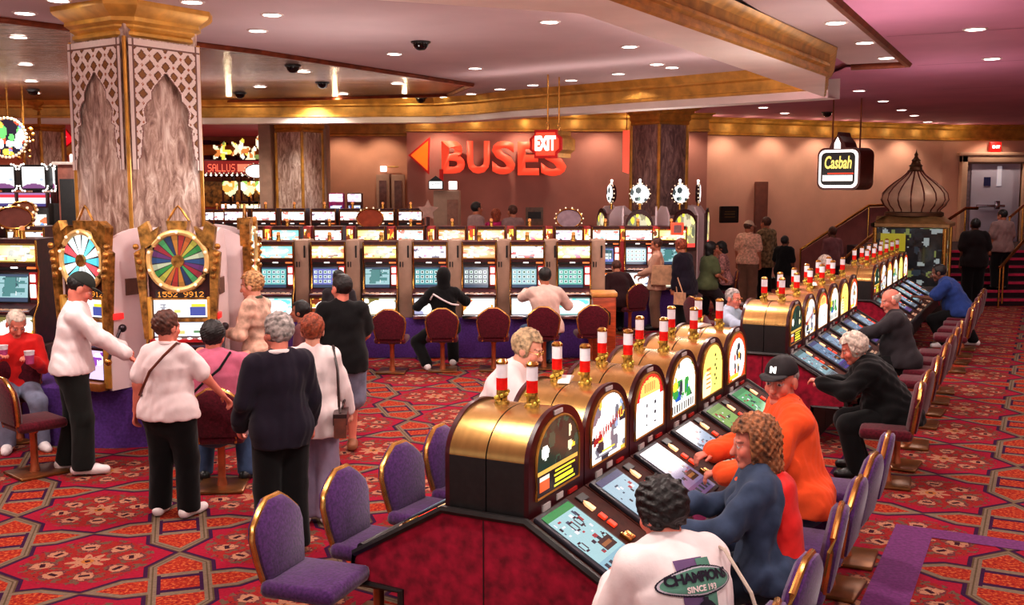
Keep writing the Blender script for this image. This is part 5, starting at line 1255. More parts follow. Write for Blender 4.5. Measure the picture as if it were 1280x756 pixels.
def rotm(yaw=0, pitch=0, roll=0):
    cy, sy, cp, sp, cr, sr = math.cos(yaw), math.sin(yaw), math.cos(pitch), math.sin(pitch), math.cos(roll), math.sin(roll)
    return np.array([[cy, -sy, 0], [sy, cy, 0], [0, 0, 1]]) @ np.array([[1, 0, 0], [0, cp, sp], [0, -sp, cp]]) @ np.array([[cr, 0, sr], [0, 1, 0], [-sr, 0, cr]])
I3 = np.eye(3)
def ik(a, c, l1, l2, pole):
    d = c - a; L = np.linalg.norm(d); L2 = min(L, (l1 + l2) * .995); u = unit(d); c = a + u * L2
    x = (l1 * l1 - l2 * l2 + L2 * L2) / (2 * L2); h = math.sqrt(max(0, l1 * l1 - x * x))
    w = unit(pole - u * (pole @ u)); return a + u * x + w * h, c
def hand_prims(w, d, palm, side, k, grip=.5):
    """w wrist, d pointing along the hand, palm the palm's facing direction; five fingers curled by grip"""
    d = unit(d); palm = unit(palm - d * (palm @ d)); out = np.cross(d, palm) * side       # towards the thumb
    pr = [('c', w - d * .03 * k, w + d * .012 * k, .026 * k, .026 * k, palm, 1.35), ('c', w + d * .02 * k + out * .004, w + d * .085 * k, .033 * k, .038 * k, palm, 2.1)]
    for i, (off, ln) in enumerate([(.03, .066), (.010, .076), (-.010, .070), (-.029, .054)]):
        b = w + d * .088 * k + out * off * k; a1 = grip * .9 + .1 * i * grip; a2 = a1 + grip * 1.2; a3 = a2 + grip * .7
        p1 = b + (d * math.cos(a1) + palm * math.sin(a1)) * ln * .48 * k; p2 = p1 + (d * math.cos(a2) + palm * math.sin(a2)) * ln * .32 * k; p3 = p2 + (d * math.cos(a3) + palm * math.sin(a3)) * ln * .24 * k
        pr += [('c', b - d * .012 * k, p1, .0092 * k, .0088 * k), ('c', p1, p2, .0088 * k, .008 * k), ('c', p2, p3, .008 * k, .0066 * k)]
    t0 = w + d * .025 * k + out * .028 * k; t1 = t0 + (d * .6 + out * .62 + palm * .25) * .042 * k; t2 = t1 + (d * .85 + out * .12 + palm * .5 * (grip + .2)) * .034 * k
    pr += [('c', t0, t1, .014 * k, .0105 * k), ('c', t1, t2, .0105 * k, .008 * k)]
    return pr
SKIN = colmat('skin', 0, .55)
TONES = {'fair': (226, 160, 136), 'pink': (214, 128, 108), 'tan': (186, 116, 86), 'brown': (112, 66, 48)}
HAIRM = {'grey': mat('grey_hair', (152, 142, 138), .75, 0, .35, 30, .5), 'white': mat('white_hair', (206, 190, 176), .75, 0, .25, 30, .5), 'black': mat('black_hair', (22, 16, 16), .5, 0, .3, 60, .5), 'brown': mat('brown_hair', (82, 42, 28), .6, 0, .35, 40, .5),
         'auburn': mat('auburn_hair', (140, 62, 34), .65, 0, .35, 40, .6), 'blond': mat('blond_hair', (186, 142, 96), .65, 0, .35, 40, .5), 'curly': mat('curly_brown_hair', (142, 90, 56), .65, 0, .45, 32, .7), 'sandy': mat('sandy_grey_hair', (178, 150, 116), .7, 0, .3, 36, .5)}
def cloth(n, c, **k): return mat(n, c, k.pop('rough', .85), 0, k.pop('var', .06), k.pop('scale', 11), k.pop('bump', .45), sheen=.1)
def person(label, pos, face, h=1.7, sit=False, seat=.51, lean=0.0, side=0.0, head=(0, 0, 0), hands=None, feet=None, top=None, bottom=None, shoes=None, hair=('short', 'grey'), skin='fair', build=1.0, fem=False, group=None, near=True, grip=.5, turn=0.0, palm=None, knees=None, glasses=False, vox=None):
    """one clothed figure. face: world heading (dx,dy); hands/feet/knees in the figure's own frame (x right, y forward, z up)"""
    k = h / 1.75; vb = vox or (.011 if near else .017)
    root = thing('person', label, 'person', (pos[0], pos[1], 0), math.atan2(-face[0], face[1]), group)
    if len(pos) > 2: root.location.z = pos[2]
    b = build
    # ---- skeleton
    pel = V3(0, 0, seat + .10 * k) if sit else V3(0, 0, .955 * k)
    def up(a): return unit(V3(math.sin(side), math.sin(a), math.cos(a)))
    u1, u2, u3 = up(lean * .6), up(lean), up(lean * 1.15)
    waist = pel + u1 * .15 * k; chest = waist + u2 * .21 * k; sh = chest + u3 * .125 * k; nb = sh + u3 * .055 * k
    ct, s_t = math.cos(turn), math.sin(turn); rx = unit(V3(ct, s_t, 0)); rx = unit(rx - u3 * (rx @ u3)); fw = np.cross(u3, rx)     # chest axes
    R = rotm(turn + head[0], -head[1] * 1.0 - lean * .55 if False else head[1], head[2])
    hb = unit(u3 * .75 + V3(0, 0, .35) + fw * .18)
    hc = nb + hb * .155 * k
    sw = (.175 if not fem else .158) * k * (.85 + .15 * b)
    SHO = {1: sh + rx * sw - u3 * .015 * k, -1: sh - rx * sw - u3 * .015 * k}
    HIP = {1: pel + V3(.092 * k, 0, -.03 * k), -1: pel + V3(-.092 * k, 0, -.03 * k)}
    lt, ls = .425 * k, .415 * k
    ANK, KNE, TOE = {}, {}, {}
    feet = feet or {}
    for s in (1, -1):
        if sit: f = feet.get(s, (.11 * s * k, .42 * k, .09)); pole = V3(0, .5, 1)
        else: f = feet.get(s, (.1 * s * k, 0.0, .085 * k)); pole = V3(.15 * s, 1, 0)
        if len(f) == 2: f = (f[0], f[1], .085 * k)
        KNE[s], ANK[s] = ik(HIP[s], V3(*f), lt, ls, pole if not knees else V3(*knees.get(s, pole)))
        TOE[s] = ANK[s] + V3(.03 * s, .16 * k, -.055 * k)
    WRI, ELB = {}, {}
    hands = hands or {}
    for s in (1, -1):
        hd = hands.get(s)
        if hd is None: hd = (SHO[s] + V3(.07 * s, .03, -.53) * k) if not sit else (HIP[s] + V3(.06 * s, .28, .14) * k)
        tgt = V3(*hd[:3]) if not isinstance(hd, np.ndarray) else hd
        ELB[s], WRI[s] = ik(SHO[s], tgt, .285 * k, .25 * k, V3(.7 * s, -1, -.45))
    # ---- body: one skin
    def limbs(e, sleeve=1.0, legs=True, arms=True): pass
    nfw = fw
    tw = (.13 if fem else .138) * k * b
    def torso(e):
        pr = [('c', pel, waist, (.165 if fem else .152) * k * b + e, tw + e, unit(np.cross(rx, u1)) if False else fw, 1.32),
              ('c', waist, chest, tw + e, .155 * k * b + e, fw, 1.36), ('c', chest, sh - u3 * .03 * k, .155 * k * b + e, .115 * k + e, fw, 1.42),
              ('c', SHO[1] - rx * .03, SHO[-1] + rx * .03, .058 * k + e, .058 * k + e)]
        if fem: pr += [('e', chest + fw * .085 * k * b + rx * .07 * s * k - u3 * .02, I3, (.07 * k + e, .065 * k + e, .07 * k + e)) for s in (1, -1)]
        if b > 1.08: pr.append(('e', waist + fw * .07 * k * b, I3, (.13 * k * b + e, .11 * k * b + e, .15 * k * b + e)))
        if sit: pr += [('c', HIP[s] - V3(0, .05, .0), HIP[s], .105 * k * b + e, .1 * k * b + e) for s in (1, -1)]
        else: pr += [('e', HIP[s] + V3(0, -.02 * k, .03 * k), I3, (.092 * k * b + e, .092 * k * b + e, .11 * k + e)) for s in (1, -1)]
        return pr
    def arm(s, e, fore=True, cut=1.0):
        pr = [('c', SHO[s], ELB[s], .055 * k * (.6 + .4 * b) + e, .043 * k + e)] if cut >= 1 else [('c', SHO[s], SHO[s] + (ELB[s] - SHO[s]) * cut, .055 * k * (.6 + .4 * b) + e, .05 * k * (.7 + .3 * b) + e * 1.5)]
        if fore and cut >= 1: pr.append(('c', ELB[s], WRI[s] - unit(WRI[s] - ELB[s]) * (.0 if e < .004 else .012), .043 * k + e, .027 * k + e * 1.1))
        return pr
    def leg(s, e, shin=True, flare=0.0, cut=1.0):
        th = .09 * k * (.4 + .6 * b); cf = .06 * k * (.5 + .5 * b)
        if not shin: return [('c', HIP[s], HIP[s] + (KNE[s] - HIP[s]) * cut, th + e, .066 * k + e * 1.6)]
        return [('c', HIP[s], KNE[s], th + e, cf + e), ('c', KNE[s], ANK[s], cf + e, .036 * k + e + flare)]
    bp = torso(0) + sum([arm(s, 0) + leg(s, 0) for s in (1, -1)], [])
    bp += [('c', ANK[s], TOE[s], .034 * k, .026 * k) for s in (1, -1)] + [('c', sh, nb + hb * .06 * k, .06 * k, .054 * k)]
    parts = [surface(*field(bp, max(vb, .014), .03))]
    kh = k * 1.1
    def H(x, y, z): return hc + R @ (V3(x, y, z) * kh)
    hp = [('e', H(0, -.015, .03), R, V3(.076, .095, .088) * kh), ('e', H(0, .02, -.045), R, V3(.058, .070, .076) * kh), ('c', H(-.012, .066, -.102), H(.012, .066, -.102), .022 * kh, .022 * kh), ('c', H(0, .086, .004), H(0, .106, -.036), .0095 * kh, .0155 * kh),
          ('c', H(-.034, .074, .02), H(.034, .074, .02), .0125 * kh, .0125 * kh), ('e', H(.036, .058, -.032), R, V3(.028, .028, .03) * kh), ('e', H(-.036, .058, -.032), R, V3(.028, .028, .03) * kh),
          ('c', H(-.018, .084, -.064), H(.018, .084, -.064), .008 * kh, .008 * kh), ('c', H(-.015, .082, -.075), H(.015, .082, -.075), .0085 * kh, .0085 * kh),
          ('e', H(.078, -.008, -.012), R, V3(.012, .024, .034) * kh), ('e', H(-.078, -.008, -.012), R, V3(.012, .024, .034) * kh), ('c', H(0, -.02, -.05), nb - u3 * .02, .052 * kh, .058 * kh),
          ('-e', H(.032, .097, .0), R, V3(.017, .014, .012) * kh), ('-e', H(-.032, .097, .0), R, V3(.017, .014, .012) * kh), ('e', H(.032, .075, .0), R, V3(.0135, .0135, .0135) * kh), ('e', H(-.032, .075, .0), R, V3(.0135, .0135, .0135) * kh)]
    vh = .0055 if near else .009
    parts.append(surface(*field(hp, vh, .013)))
    for s in (1, -1):
        d = unit(WRI[s] - ELB[s])
        hd = hands.get(s); extra = hd[3] if (hd is not None and not isinstance(hd, np.ndarray) and len(hd) > 3) else None
        pm = V3(*extra) if extra is not None else (V3(0, 0, -1) if abs(d[2]) < .75 else V3(-s, .2, 0))
        parts.append(surface(*field(hand_prims(WRI[s], d, pm, s if np.cross(d, pm) @ V3(s, 0, 0) > 0 and False else (1 if np.cross(d, pm)[2] + np.cross(d, pm) @ V3(-s, .3, 0) > 0 else -1), k, grip), .0042 if near else .0062, .008)))
    tone = np.array(lin(TONES[skin])); allV = np.concatenate([p[0] for p in parts]); colr = np.tile(tone, (len(allV), 1)).astype(np.float32)
    loc = (allV - hc) @ R / kh; X, Y, Z = loc.T
    near_h = (np.abs(X) < .1) & (np.abs(Z) < .14) & (np.abs(Y) < .14)
    colr[near_h & (Y > .06) & (np.abs(X) < .026) & (np.abs(Z + .069) < .0115)] = tone * np.array([.72, .42, .42])
    colr[near_h & (Y > .05) & (np.abs(np.abs(X) - .046) < .02) & (np.abs(Z + .035) < .02)] *= np.array([1.06, .86, .84])
    eye = near_h & (Y > .06) & (((np.abs(X) - .032) / .015) ** 2 + (Z / .0075) ** 2 < 1); colr[eye] = (.62, .58, .55)
    colr[eye & ((np.abs(X) - .032) ** 2 + Z ** 2 < .0066 ** 2)] = (.03, .02, .02)
    colr[near_h & (Y > .055) & (np.abs(np.abs(X) - .034) < .019) & (np.abs(Z - .023) < .0045)] = tone * .35
    colr[near_h & (Y > .09) & (np.abs(Z + .05) < .006) & (np.abs(X) < .012)] *= .7
    link('body', mesh_from('body', parts, SKIN, colr), root)
    # ---- clothing
    sd = abs(hash(label)) % 997 if False else sum(map(ord, label)) % 997
    bm_ = bottom or {}
    e = bm_.get('ease', .014) * k + .012
    lp = [('c', pel - V3(0, 0, .02), pel + u1 * .05 * k, (.165 if fem else .155) * k * b + e, .14 * k * b + e, fw, 1.3)] + [x for x in torso(e)[(-2):]]
    for s in (1, -1): lp += leg(s, e, not bm_.get('shorts'), bm_.get('flare', .02) * k, .9)
    nm = bm_.get('name', 'trousers')
    zc = min(a[2] for a in ANK.values()) - .085 * k + .045
    def cuff(Fd, X, Y, Z): return np.maximum(Fd, zc - Z).astype(np.float32)
    link(nm, mesh_from(nm, [surface(*field(lp, vb, .035, .0016, sd, fn=cuff))], bm_['mat']), root)
    tp = top or {}
    e = tp.get('ease', .016) * k
    pr = torso(e)
    for s in (1, -1): pr += arm(s, e * .8, tp.get('long', True), 1.0 if tp.get('long', True) else .72)
    hem = tp.get('hem', .05)
    eb = max(e, bm_.get('ease', .014) * k + .012) + .016
    pr += torso(eb)[-2:]
    if sit: pr.append(('c', pel - u1 * min(hem, .1) * k * .4 - V3(0, .02, 0), waist, .162 * k * b + eb + .006, tw + e, fw, 1.2))
    else: pr.append(('c', pel - u1 * hem * k, waist, (.17 if fem else .16) * k * b + eb + .008, tw + eb, fw, 1.24))
    nm = tp.get('name', 'shirt')
    hz = pel[2] - (hem * k + .03 if not sit else .09)
    def hemf(Fd, X, Y, Z): return np.maximum(Fd, hz + .004 * np.sin(X * 40 + Y * 31) - Z).astype(np.float32)
    tops = mesh_from(nm, [surface(*field(pr, vb, .03, tp.get('wrinkle', .0034) * 1.25, sd + 1, fn=hemf))], tp['mat'])
    to = link(nm, tops, root)
    if tp.get('collar'):
        mb = MB(); pts = []
        for q in range(15):
            a = -PI * .82 + 2 * PI * .82 * q / 14; pts.append(tuple(nb + (-fw * math.cos(a) * .066 + rx * math.sin(a) * .068) * k + u3 * (.012 + .012 * math.cos(a)) * k))
        mb.tube(pts, .019 * k, 8); mb.obj('collar', tp['collar'], to)
    if tp.get('hood'):
        link('hood', mesh_from('hood', [surface(*field([('e', nb - fw * .09 * k, I3, V3(.1, .07, .085) * k)], vb, .02, .002, 3))], tp['mat']), to)
    # ---- shoes
    for s in (1, -1):
        if shoes is None: break
        a, t_ = ANK[s], TOE[s]; d = unit(V3(t_[0] - a[0], t_[1] - a[1], 0)); zf = a[2] - .085 * k
        c0 = V3(a[0], a[1], zf + .045 * k)
        sp = [('c', c0 - d * .06 * k, c0 + d * .10 * k, .052 * k, .05 * k), ('c', c0 + d * .09 * k - V3(0, 0, .008), c0 + d * .185 * k - V3(0, 0, .010), .05 * k, .041 * k), ('c', c0 - d * .03 * k + V3(0, 0, .035 * k), c0 + d * .03 * k + V3(0, 0, .02 * k), .042 * k, .042 * k)]
        def flat(Fd, X, Y, Z, z=zf): return np.maximum(Fd, (z + .002) - Z).astype(np.float32)
        link('shoe', mesh_from('shoe', [surface(*field(sp, .009 if near else .014, .02, fn=flat))], shoes), root)
    # ---- hair
    style, hcol = hair[0], hair[1]
    if style == 'cap':
        cm = hair[2]
        def capf(Fd, X, Y, Z):
            q = (np.stack([X, Y, Z], -1) - hc) @ R / kh; return np.maximum(Fd, (.042 - q[..., 2]) * kh).astype(np.float32)
        link('cap', mesh_from('cap', [surface(*field([('e', H(0, -.012, .04), R, V3(.086, .107, .095) * kh)], .007, .01, fn=capf)), surface(*field([('c', H(-.03, .085, .047), H(.03, .085, .047), .045 * kh, .045 * kh, R[:, 2], 5.5), ('c', H(0, .09, .048), H(0, .125, .04), .055 * k, .05 * kh, R[:, 2], 6.5)], .006, .02))], cm), root)
        style = 'fringe'
    elif style == 'beanie':
        def capf2(Fd, X, Y, Z):
            q = (np.stack([X, Y, Z], -1) - hc) @ R / kh; return np.maximum(Fd, np.minimum(q[..., 1] - .05, .04 - q[..., 2]) * kh).astype(np.float32)
        link('hood', mesh_from('hood', [surface(*field([('e', H(0, -.02, .02), R, V3(.094, .118, .118) * kh), ('c', H(0, -.03, -.05), nb, .09 * k, .1 * k)], .009, .03, fn=capf2))], hair[2]), root)
    if hcol:
        PS = {'short': (.084, .104, .097, .002, -.07, .035), 'fringe': (.083, .103, .085, .002, -.075, .0), 'full': (.092, .112, .108, .005, -.085, .03), 'curly': (.104, .12, .118, .007, -.10, .035), 'bob': (.098, .112, .108, .004, -.13, .03), 'big': (.112, .128, .124, .008, -.17, .03)}[style]
        pr = [('e', H(0, -.02, .03), R, V3(PS[0], PS[1], PS[2]) * kh)]
        if style in ('bob', 'big'): pr.append(('c', H(0, -.035, 0), H(0, -.05, -.09 if style == 'bob' else -.12), (.085 if style == 'bob' else .105) * kh, (.072 if style == 'bob' else .09) * kh))
        rs = np.random.RandomState(sd)
        W_ = [rs.normal(size=3) * f for f in (70, 95, 125, 160, 200)]; PH = rs.rand(5) * 6
        def hairf(Fd, X, Y, Z):
            q = (np.stack([X, Y, Z], -1) - hc) @ R / kh; x, y, z = q[..., 0], q[..., 1], q[..., 2]
            if PS[3]:
                acc = sum(np.sin(q @ w + p) for w, p in zip(W_, PH)); Fd = Fd + (PS[3] * .42 * acc * k)
            f = np.minimum(y - PS[5] + np.abs(x) * .0, .082 - z - y * .12)
            ear = np.maximum(np.maximum(np.abs(y - .0) - .022, z + .0 - .008), -z - .06) if style in ('short', 'fringe') else np.full_like(x, 1.0)
            f = np.maximum(f, -np.where(np.abs(x) > .06, ear, 1.0))
            g = PS[4] - z
            if style == 'fringe': g = np.maximum(g, z - .055)
            return np.maximum(np.maximum(Fd, f * k), g * k).astype(np.float32)
        link('hair', mesh_from('hair', [surface(*field(pr, .0065 if near else .010, .02, fn=hairf))], HAIRM[hcol]), root)
    if glasses:
        mb = MB()
        for s in (1, -1):
            mb.tube([tuple(H(s * .033 + .022 * math.cos(a), .096, .0 + .018 * math.sin(a))) for a in [2 * PI * q / 14 for q in range(14)]], .0025, 6, closed=True)
            mb.tube([tuple(H(s * .055, .092, .004)), tuple(H(s * .078, .04, .006)), tuple(H(s * .079, -.01, .002))], .0022, 6)
        mb.tube([tuple(H(-.011, .1, .003)), tuple(H(.011, .1, .003))], .0025, 6); mb.obj('glasses', BRASS, root)
    root['_'] = 0; del root['_']
    return root, dict(SHO=SHO, ELB=ELB, WRI=WRI, HIP=HIP, pel=pel, waist=waist, chest=chest, sh=sh, nb=nb, fw=fw, rx=rx, up=u3, hc=hc, R=R, k=k, top=to, ANK=ANK)
def wpt(root, p):
    a = root.rotation_euler.z; c, s = math.cos(a), math.sin(a)
    return (root.location.x + c * p[0] - s * p[1], root.location.y + s * p[0] + c * p[1], root.location.z + p[2])
def local(root, p):
    a = -root.rotation_euler.z; c, s = math.cos(a), math.sin(a); x, y = p[0] - root.location.x, p[1] - root.location.y
    return (c * x - s * y, s * x + c * y, p[2])
def to_local(pos, face, p):
    a = -math.atan2(-face[0], face[1]); c, s = math.cos(a), math.sin(a); x, y = p[0] - pos[0], p[1] - pos[1]
    return (c * x - s * y, s * x + c * y, p[2])
C_ = cloth
whiteJ = C_('white_satin_jacket', (236, 222, 222), rough=.45, var=.03); whiteT = C_('white_jersey', (232, 214, 214), var=.03); pinkT = C_('dusty_pink_top', (190, 102, 128)); blackC = C_('black_cloth', (14, 12, 14)); navyC = C_('navy_jacket_cloth', (30, 22, 36)); denim = C_('blue_denim', (62, 80, 112), var=.12); ldenim = C_('faded_denim', (124, 130, 152), var=.12); greyT = C_('grey_lilac_trousers', (150, 136, 160)); orangeJ = C_('bright_orange_jacket', (246, 92, 44), var=.04); charc = C_('charcoal_shirt', (50, 44, 48)); paleb = C_('pale_blue_shirt', (168, 178, 196)); tanJ = C_('tan_jacket_cloth', (196, 150, 128)); greenT = C_('olive_green_top', (84, 92, 62)); khaki = C_('khaki_trousers', (132, 98, 80)); blueS = C_('royal_blue_shirt', (44, 66, 128)); redJ = C_('red_satin_jacket', (216, 40, 38), rough=.5); camo = C_('mottled_camouflage', (126, 104, 74), var=.4, scale=16); patt = C_('patterned_blouse', (170, 120, 116), var=.4, scale=30); creamJ = C_('striped_cream_jacket', (206, 168, 148), var=.28, scale=9); SHW = mat('white_trainer_leather', (238, 232, 232), .5, 0, .03, 10); SHB = mat('black_shoe_leather', (18, 15, 16), .4, 0, .1, 10); SHT = mat('tan_sandal_leather', (150, 96, 66), .5); plumS = C_('muted_plum_shirt', (120, 74, 78)); greyS = C_('pale_grey_shirt', (150, 120, 118)); magT = C_('magenta_top', (186, 40, 104)); darkred = C_('dark_red_shirt', (110, 30, 34))
def bank_face(side): return (-BY, BX) if side > 0 else (BY, -BX)       # heading of a player towards the bank
# 1 man in white satin jacket reaching to the lever
p = (*at_z(96, 590, 0),); f = (.93, .37)
person('man in a white jacket and dark trousers reaching out to the slot lever', p, f, 1.76, lean=.12, head=(0.1, .55, 0), hands={1: to_local(p, f, (p[0] + .5, p[1] - .02, 1.06)), -1: to_local(p, f, (p[0] + .34, p[1] + .28, 1.08))}, feet={1: (.12, .06), -1: (-.13, -.08)}, top=dict(mat=whiteJ, name='jacket', ease=.035, hem=.02, wrinkle=.005, collar=whiteJ), bottom=dict(mat=C_('dark_green_black_trousers', (26, 28, 26)), ease=.02, flare=.03), shoes=SHW, hair=('cap', 'black', mat('dark_green_cap', (36, 40, 34), .8)), skin='pink', build=1.08)
# 2 seated person in red jacket
x, y = at_z(14, 560, 0); p = (x, y + .2); r2, j2 = person('person seated at the photo edge in a red jacket with a blue vest', p, (.5, -.86), 1.66, sit=True, lean=.32, head=(.2, .6, 0), hands={1: (.2, .3, .92), -1: (-.1, .34, .88)}, feet={1: (.14, .3), -1: (-.16, .36)}, top=dict(mat=redJ, name='jacket', ease=.03, wrinkle=.004, collar=C_('blue_vest', (70, 90, 120))), bottom=dict(mat=ldenim), shoes=SHW, hair=('short', 'white'), skin='pink', vox=.013)
def cup(label, loc, rz=0, full=True):
    t = thing('coin_cup', label, 'cup', loc, rz); MB().lathe([(0, 0), (.036, 0), (.044, .085)], 20).obj('cup_body', mat('magenta_cup', (178, 70, 122), .5, 0, .1, 20), t)
    MB().lathe([(.044, .085), (.048, .12), (.05, .125), (.044, .122), (.040, .09), (0, .088)], 20).obj('white_rim', mat('white_cup_rim', (236, 226, 230), .5), t); return t
cup('white and pink coin cup held by the seated person in the red jacket', wpt(r2, j2['WRI'][1] + V3(-.06, .06, .0)))
cup('second white and pink coin cup held against the blue vest', wpt(r2, j2['WRI'][-1] + V3(0.02, .10, -.02)))
# 3 woman in white tee
p = at_z(216, 645, 0); f = (.2, .98)
r3, j3 = person('woman in white polo shirt and black trousers holding the back of a stool', p, f, 1.57, head=(-.35, .1, 0), hands={1: to_local(p, f, (p[0] + .40, p[1] + .22, .86)), -1: (-.27, -.02, .82)}, feet={1: (.13, .02), -1: (-.12, .03)}, top=dict(mat=whiteT, name='polo_shirt', long=False, ease=.026, hem=.05, collar=whiteT), bottom=dict(mat=blackC, ease=.022, flare=.025), shoes=SHW, hair=('full', 'brown'), skin='pink', build=1.22, fem=True)
def strap_bag(root, j, label, mat_, side, zb, w=.26, h=.16, back=True, pts=None, m2=None, off=(0, 0, 0)):
    """shoulder bag hanging from the opposite shoulder, strap over the back"""
    k = j['k']; rx, fw, upv = j['rx'], j['fw'], j['up']
    bag = V3(*(j['pel'] + rx * side * .26 * k + V3(0, .02, zb)) ) + V3(*off)
    o = wpt(root, bag); t = thing('handbag', label, 'bag', o, root.rotation_euler.z)
    MB().prism([(-w / 2, -h / 2), (w / 2, -h / 2), (w / 2 * .86, h / 2), (-w / 2 * .86, h / 2)], -.045, .045, 'x').obj('bag_body', mat_, t, ang=60)
    MB().prism([(-w / 2 * .9, h * .05), (w / 2 * .9, h * .05), (w / 2 * .87, h / 2 + .004), (-w / 2 * .87, h / 2 + .004)], -.05, .05, 'x').obj('flap', m2 or mat_, t, ang=60)
    P = [bag + V3(0, -w * .3, h / 2)] + (pts or []) + [bag + V3(0, w * .3, h / 2)]
    MB().tube([tuple(q - bag) for q in P], .011, 6).obj('strap', m2 or mat_, t)
    return t
brownL = mat('brown_leather', (104, 50, 36), .35, 0, .15, 14); tanL = mat('tan_canvas', (206, 160, 124), .7, 0, .1, 14)
k3 = j3['k']; S = lambda j, a, b_, c: j['chest'] + j['rx'] * a + j['fw'] * b_ + j['up'] * c
strap_bag(r3, j3, 'brown shoulder bag strapped across the woman in the white polo shirt', brownL, -1, .0, .2, .14, pts=[S(j3, -.15, -.15, -.2), S(j3, -.06, -.152, -.02), S(j3, .05, -.14, .1), S(j3, .12, -.06, .19), S(j3, .13, .06, .16), S(j3, -.1, .17, -.1)], off=(0, .1, 0))
# 4 woman in pink seated
x, y = at_z(268, 612, 0); p = (x - .0, y + .06); f = (-.12, 1)
r4, j4 = person('heavy set woman in a pink top seated before the multicoloured wheel', p, f, 1.7, sit=True, seat=.52, lean=.1, head=(-.15, .15, 0), hands={1: (.2, .55, 1.05), -1: (-.22, .5, 1.08)}, feet={1: (.22, .25), -1: (-.15, .3)}, top=dict(mat=pinkT, name='top', long=False, ease=.025), bottom=dict(mat=denim), shoes=SHB, hair=('full', 'black'), skin='pink', build=1.38, fem=True)
strap_bag(r4, j4, 'dark shoulder strap bag worn by the woman in the pink top', blackC, -1, .05, .2, .14, pts=[S(j4, -.2, -.16, -.2), S(j4, -.05, -.2, -.05), S(j4, .08, -.185, .06), S(j4, .15, -.07, .19), S(j4, .15, .08, .15), S(j4, -.1, .25, -.1)])
# 5 blond woman
p = (-2.50, 10.2); f = (-.95, .2)
r5, j5 = person('blond woman in a striped cream jacket with a yellow scarf beside the white slot panel', p, f, 1.68, lean=.08, head=(.1, .2, 0), hands={1: (.18, .3, 1.1), -1: (-.12, .3, 1.12)}, top=dict(mat=creamJ, name='jacket', ease=.03, wrinkle=.005, collar=C_('dark_collar', (60, 66, 52))), bottom=dict(mat=blackC), shoes=SHB, hair=('full', 'blond'), skin='fair', fem=True, vox=.014)
MB().tube([tuple(S(j5, .06, .15, .12)), tuple(S(j5, .05, .19, .0)), tuple(S(j5, .06, .19, -.12)), tuple(S(j5, .04, .18, -.22))], [.03, .035, .03, .012], 8).obj('scarf', C_('yellow_scarf', (214, 196, 84)), r5)
# 6 grey man in navy jacket
p = (at_y(350, 500, 7.0)[0], 7.0); f = (-.45, .9)
person('grey haired man in a dark navy jacket standing with his back turned', p, f, 1.65, head=(.42, .12, 0), hands={1: (.26, .14, .86), -1: (-.24, .16, .9)}, feet={1: (.1, .02), -1: (-.1, 0)}, top=dict(mat=navyC, name='jacket', ease=.034, hem=.1, wrinkle=.005, collar=whiteT), bottom=dict(mat=blackC, ease=.022, flare=.03), shoes=SHB, hair=('full', 'grey'), skin='pink', build=.98)
# 7 auburn woman with handbag
p = (at_y(392, 500, 7.7)[0], 7.7); f = (-.1, 1)
r7, j7 = person('red haired woman in a long white jacket and grey trousers with a brown handbag', p, f, 1.56, head=(.1, .1, 0), hands={-1: (-.3, .06, .72), 1: (.26, .16, .8)}, feet={1: (.09, 0), -1: (-.09, .02)}, top=dict(mat=whiteT, name='jacket', ease=.034, hem=.16, wrinkle=.004), bottom=dict(mat=greyT, ease=.02, flare=.045), shoes=SHW, hair=('full', 'auburn'), skin='fair', fem=True)
strap_bag(r7, j7, 'brown leather handbag at the hip of the red haired woman', brownL, 1, -.0, .3, .17, pts=[S(j7, .2, -.16, -.25), S(j7, .19, -.12, .02), S(j7, .155, -.03, .185), S(j7, .19, .08, .05), S(j7, .24, .1, -.2)], m2=mat('dark_leather', (48, 22, 20), .35), off=(-.02, -.17, -.05))
# 8 man in black t-shirt and shorts
p = at_z(431, 566, 0); f = (-.3, .95)
person('man in a black t-shirt and denim shorts standing behind the red haired woman', p, f, 1.69, head=(.45, .05, 0), hands={1: (.2, .3, 1.0), -1: (-.3, .1, .86)}, feet={1: (.09, .1), -1: (-.12, -.04)}, top=dict(mat=blackC, name='shirt', long=False, ease=.034, hem=.1), bottom=dict(mat=ldenim, ease=.034, shorts=True, name='shorts'), shoes=SHT, hair=('short', 'black'), skin='pink', build=1.08)
# seated people behind them
p = (-2.25, 11.3); person('seated player with dark hair mostly hidden behind the grey haired man', p, (-1, 0.1), 1.5, sit=True, top=dict(mat=plumS, name='shirt'), bottom=dict(mat=blackC), shoes=SHB, hair=('full', 'black'), near=False, skin='tan', lean=.1)
p = (at_y(424, 400, 14.6)[0], 14.6); person('seated player partly hidden by the man in the black t-shirt', p, (-.05, 1), 1.66, sit=True, top=dict(mat=charc, name='shirt'), bottom=dict(mat=denim), shoes=SHB, hair=('short', 'black'), near=False, skin='pink', lean=.1)
# 9 hooded player
p = (at_y(553, 400, 14.45)[0] + .02, 14.5); r9, j9 = person('player in a black hooded top with white piping seated before the pink topped slot', p, (-.1, 1), 1.72, sit=True, lean=.02, head=(-.1, 0, 0), hands={1: (.22, .42, .98), -1: (-.3, .2, .9)}, feet={1: (.14, .28), -1: (-.25, -.08)}, top=dict(mat=blackC, name='hoodie', ease=.026), bottom=dict(mat=blackC), shoes=SHW, hair=('beanie', None, blackC), near=False, skin='tan')
mb = MB(); mb.tube([tuple(S(j9, -.19, -.07, .02)), tuple(S(j9, -.15, -.135, .1)), tuple(S(j9, -.02, -.155, .02)), tuple(S(j9, .1, -.145, -.04)), tuple(S(j9, .2, -.06, -.06))], .014, 6); mb.obj('white_piping', whiteT, j9['top'])
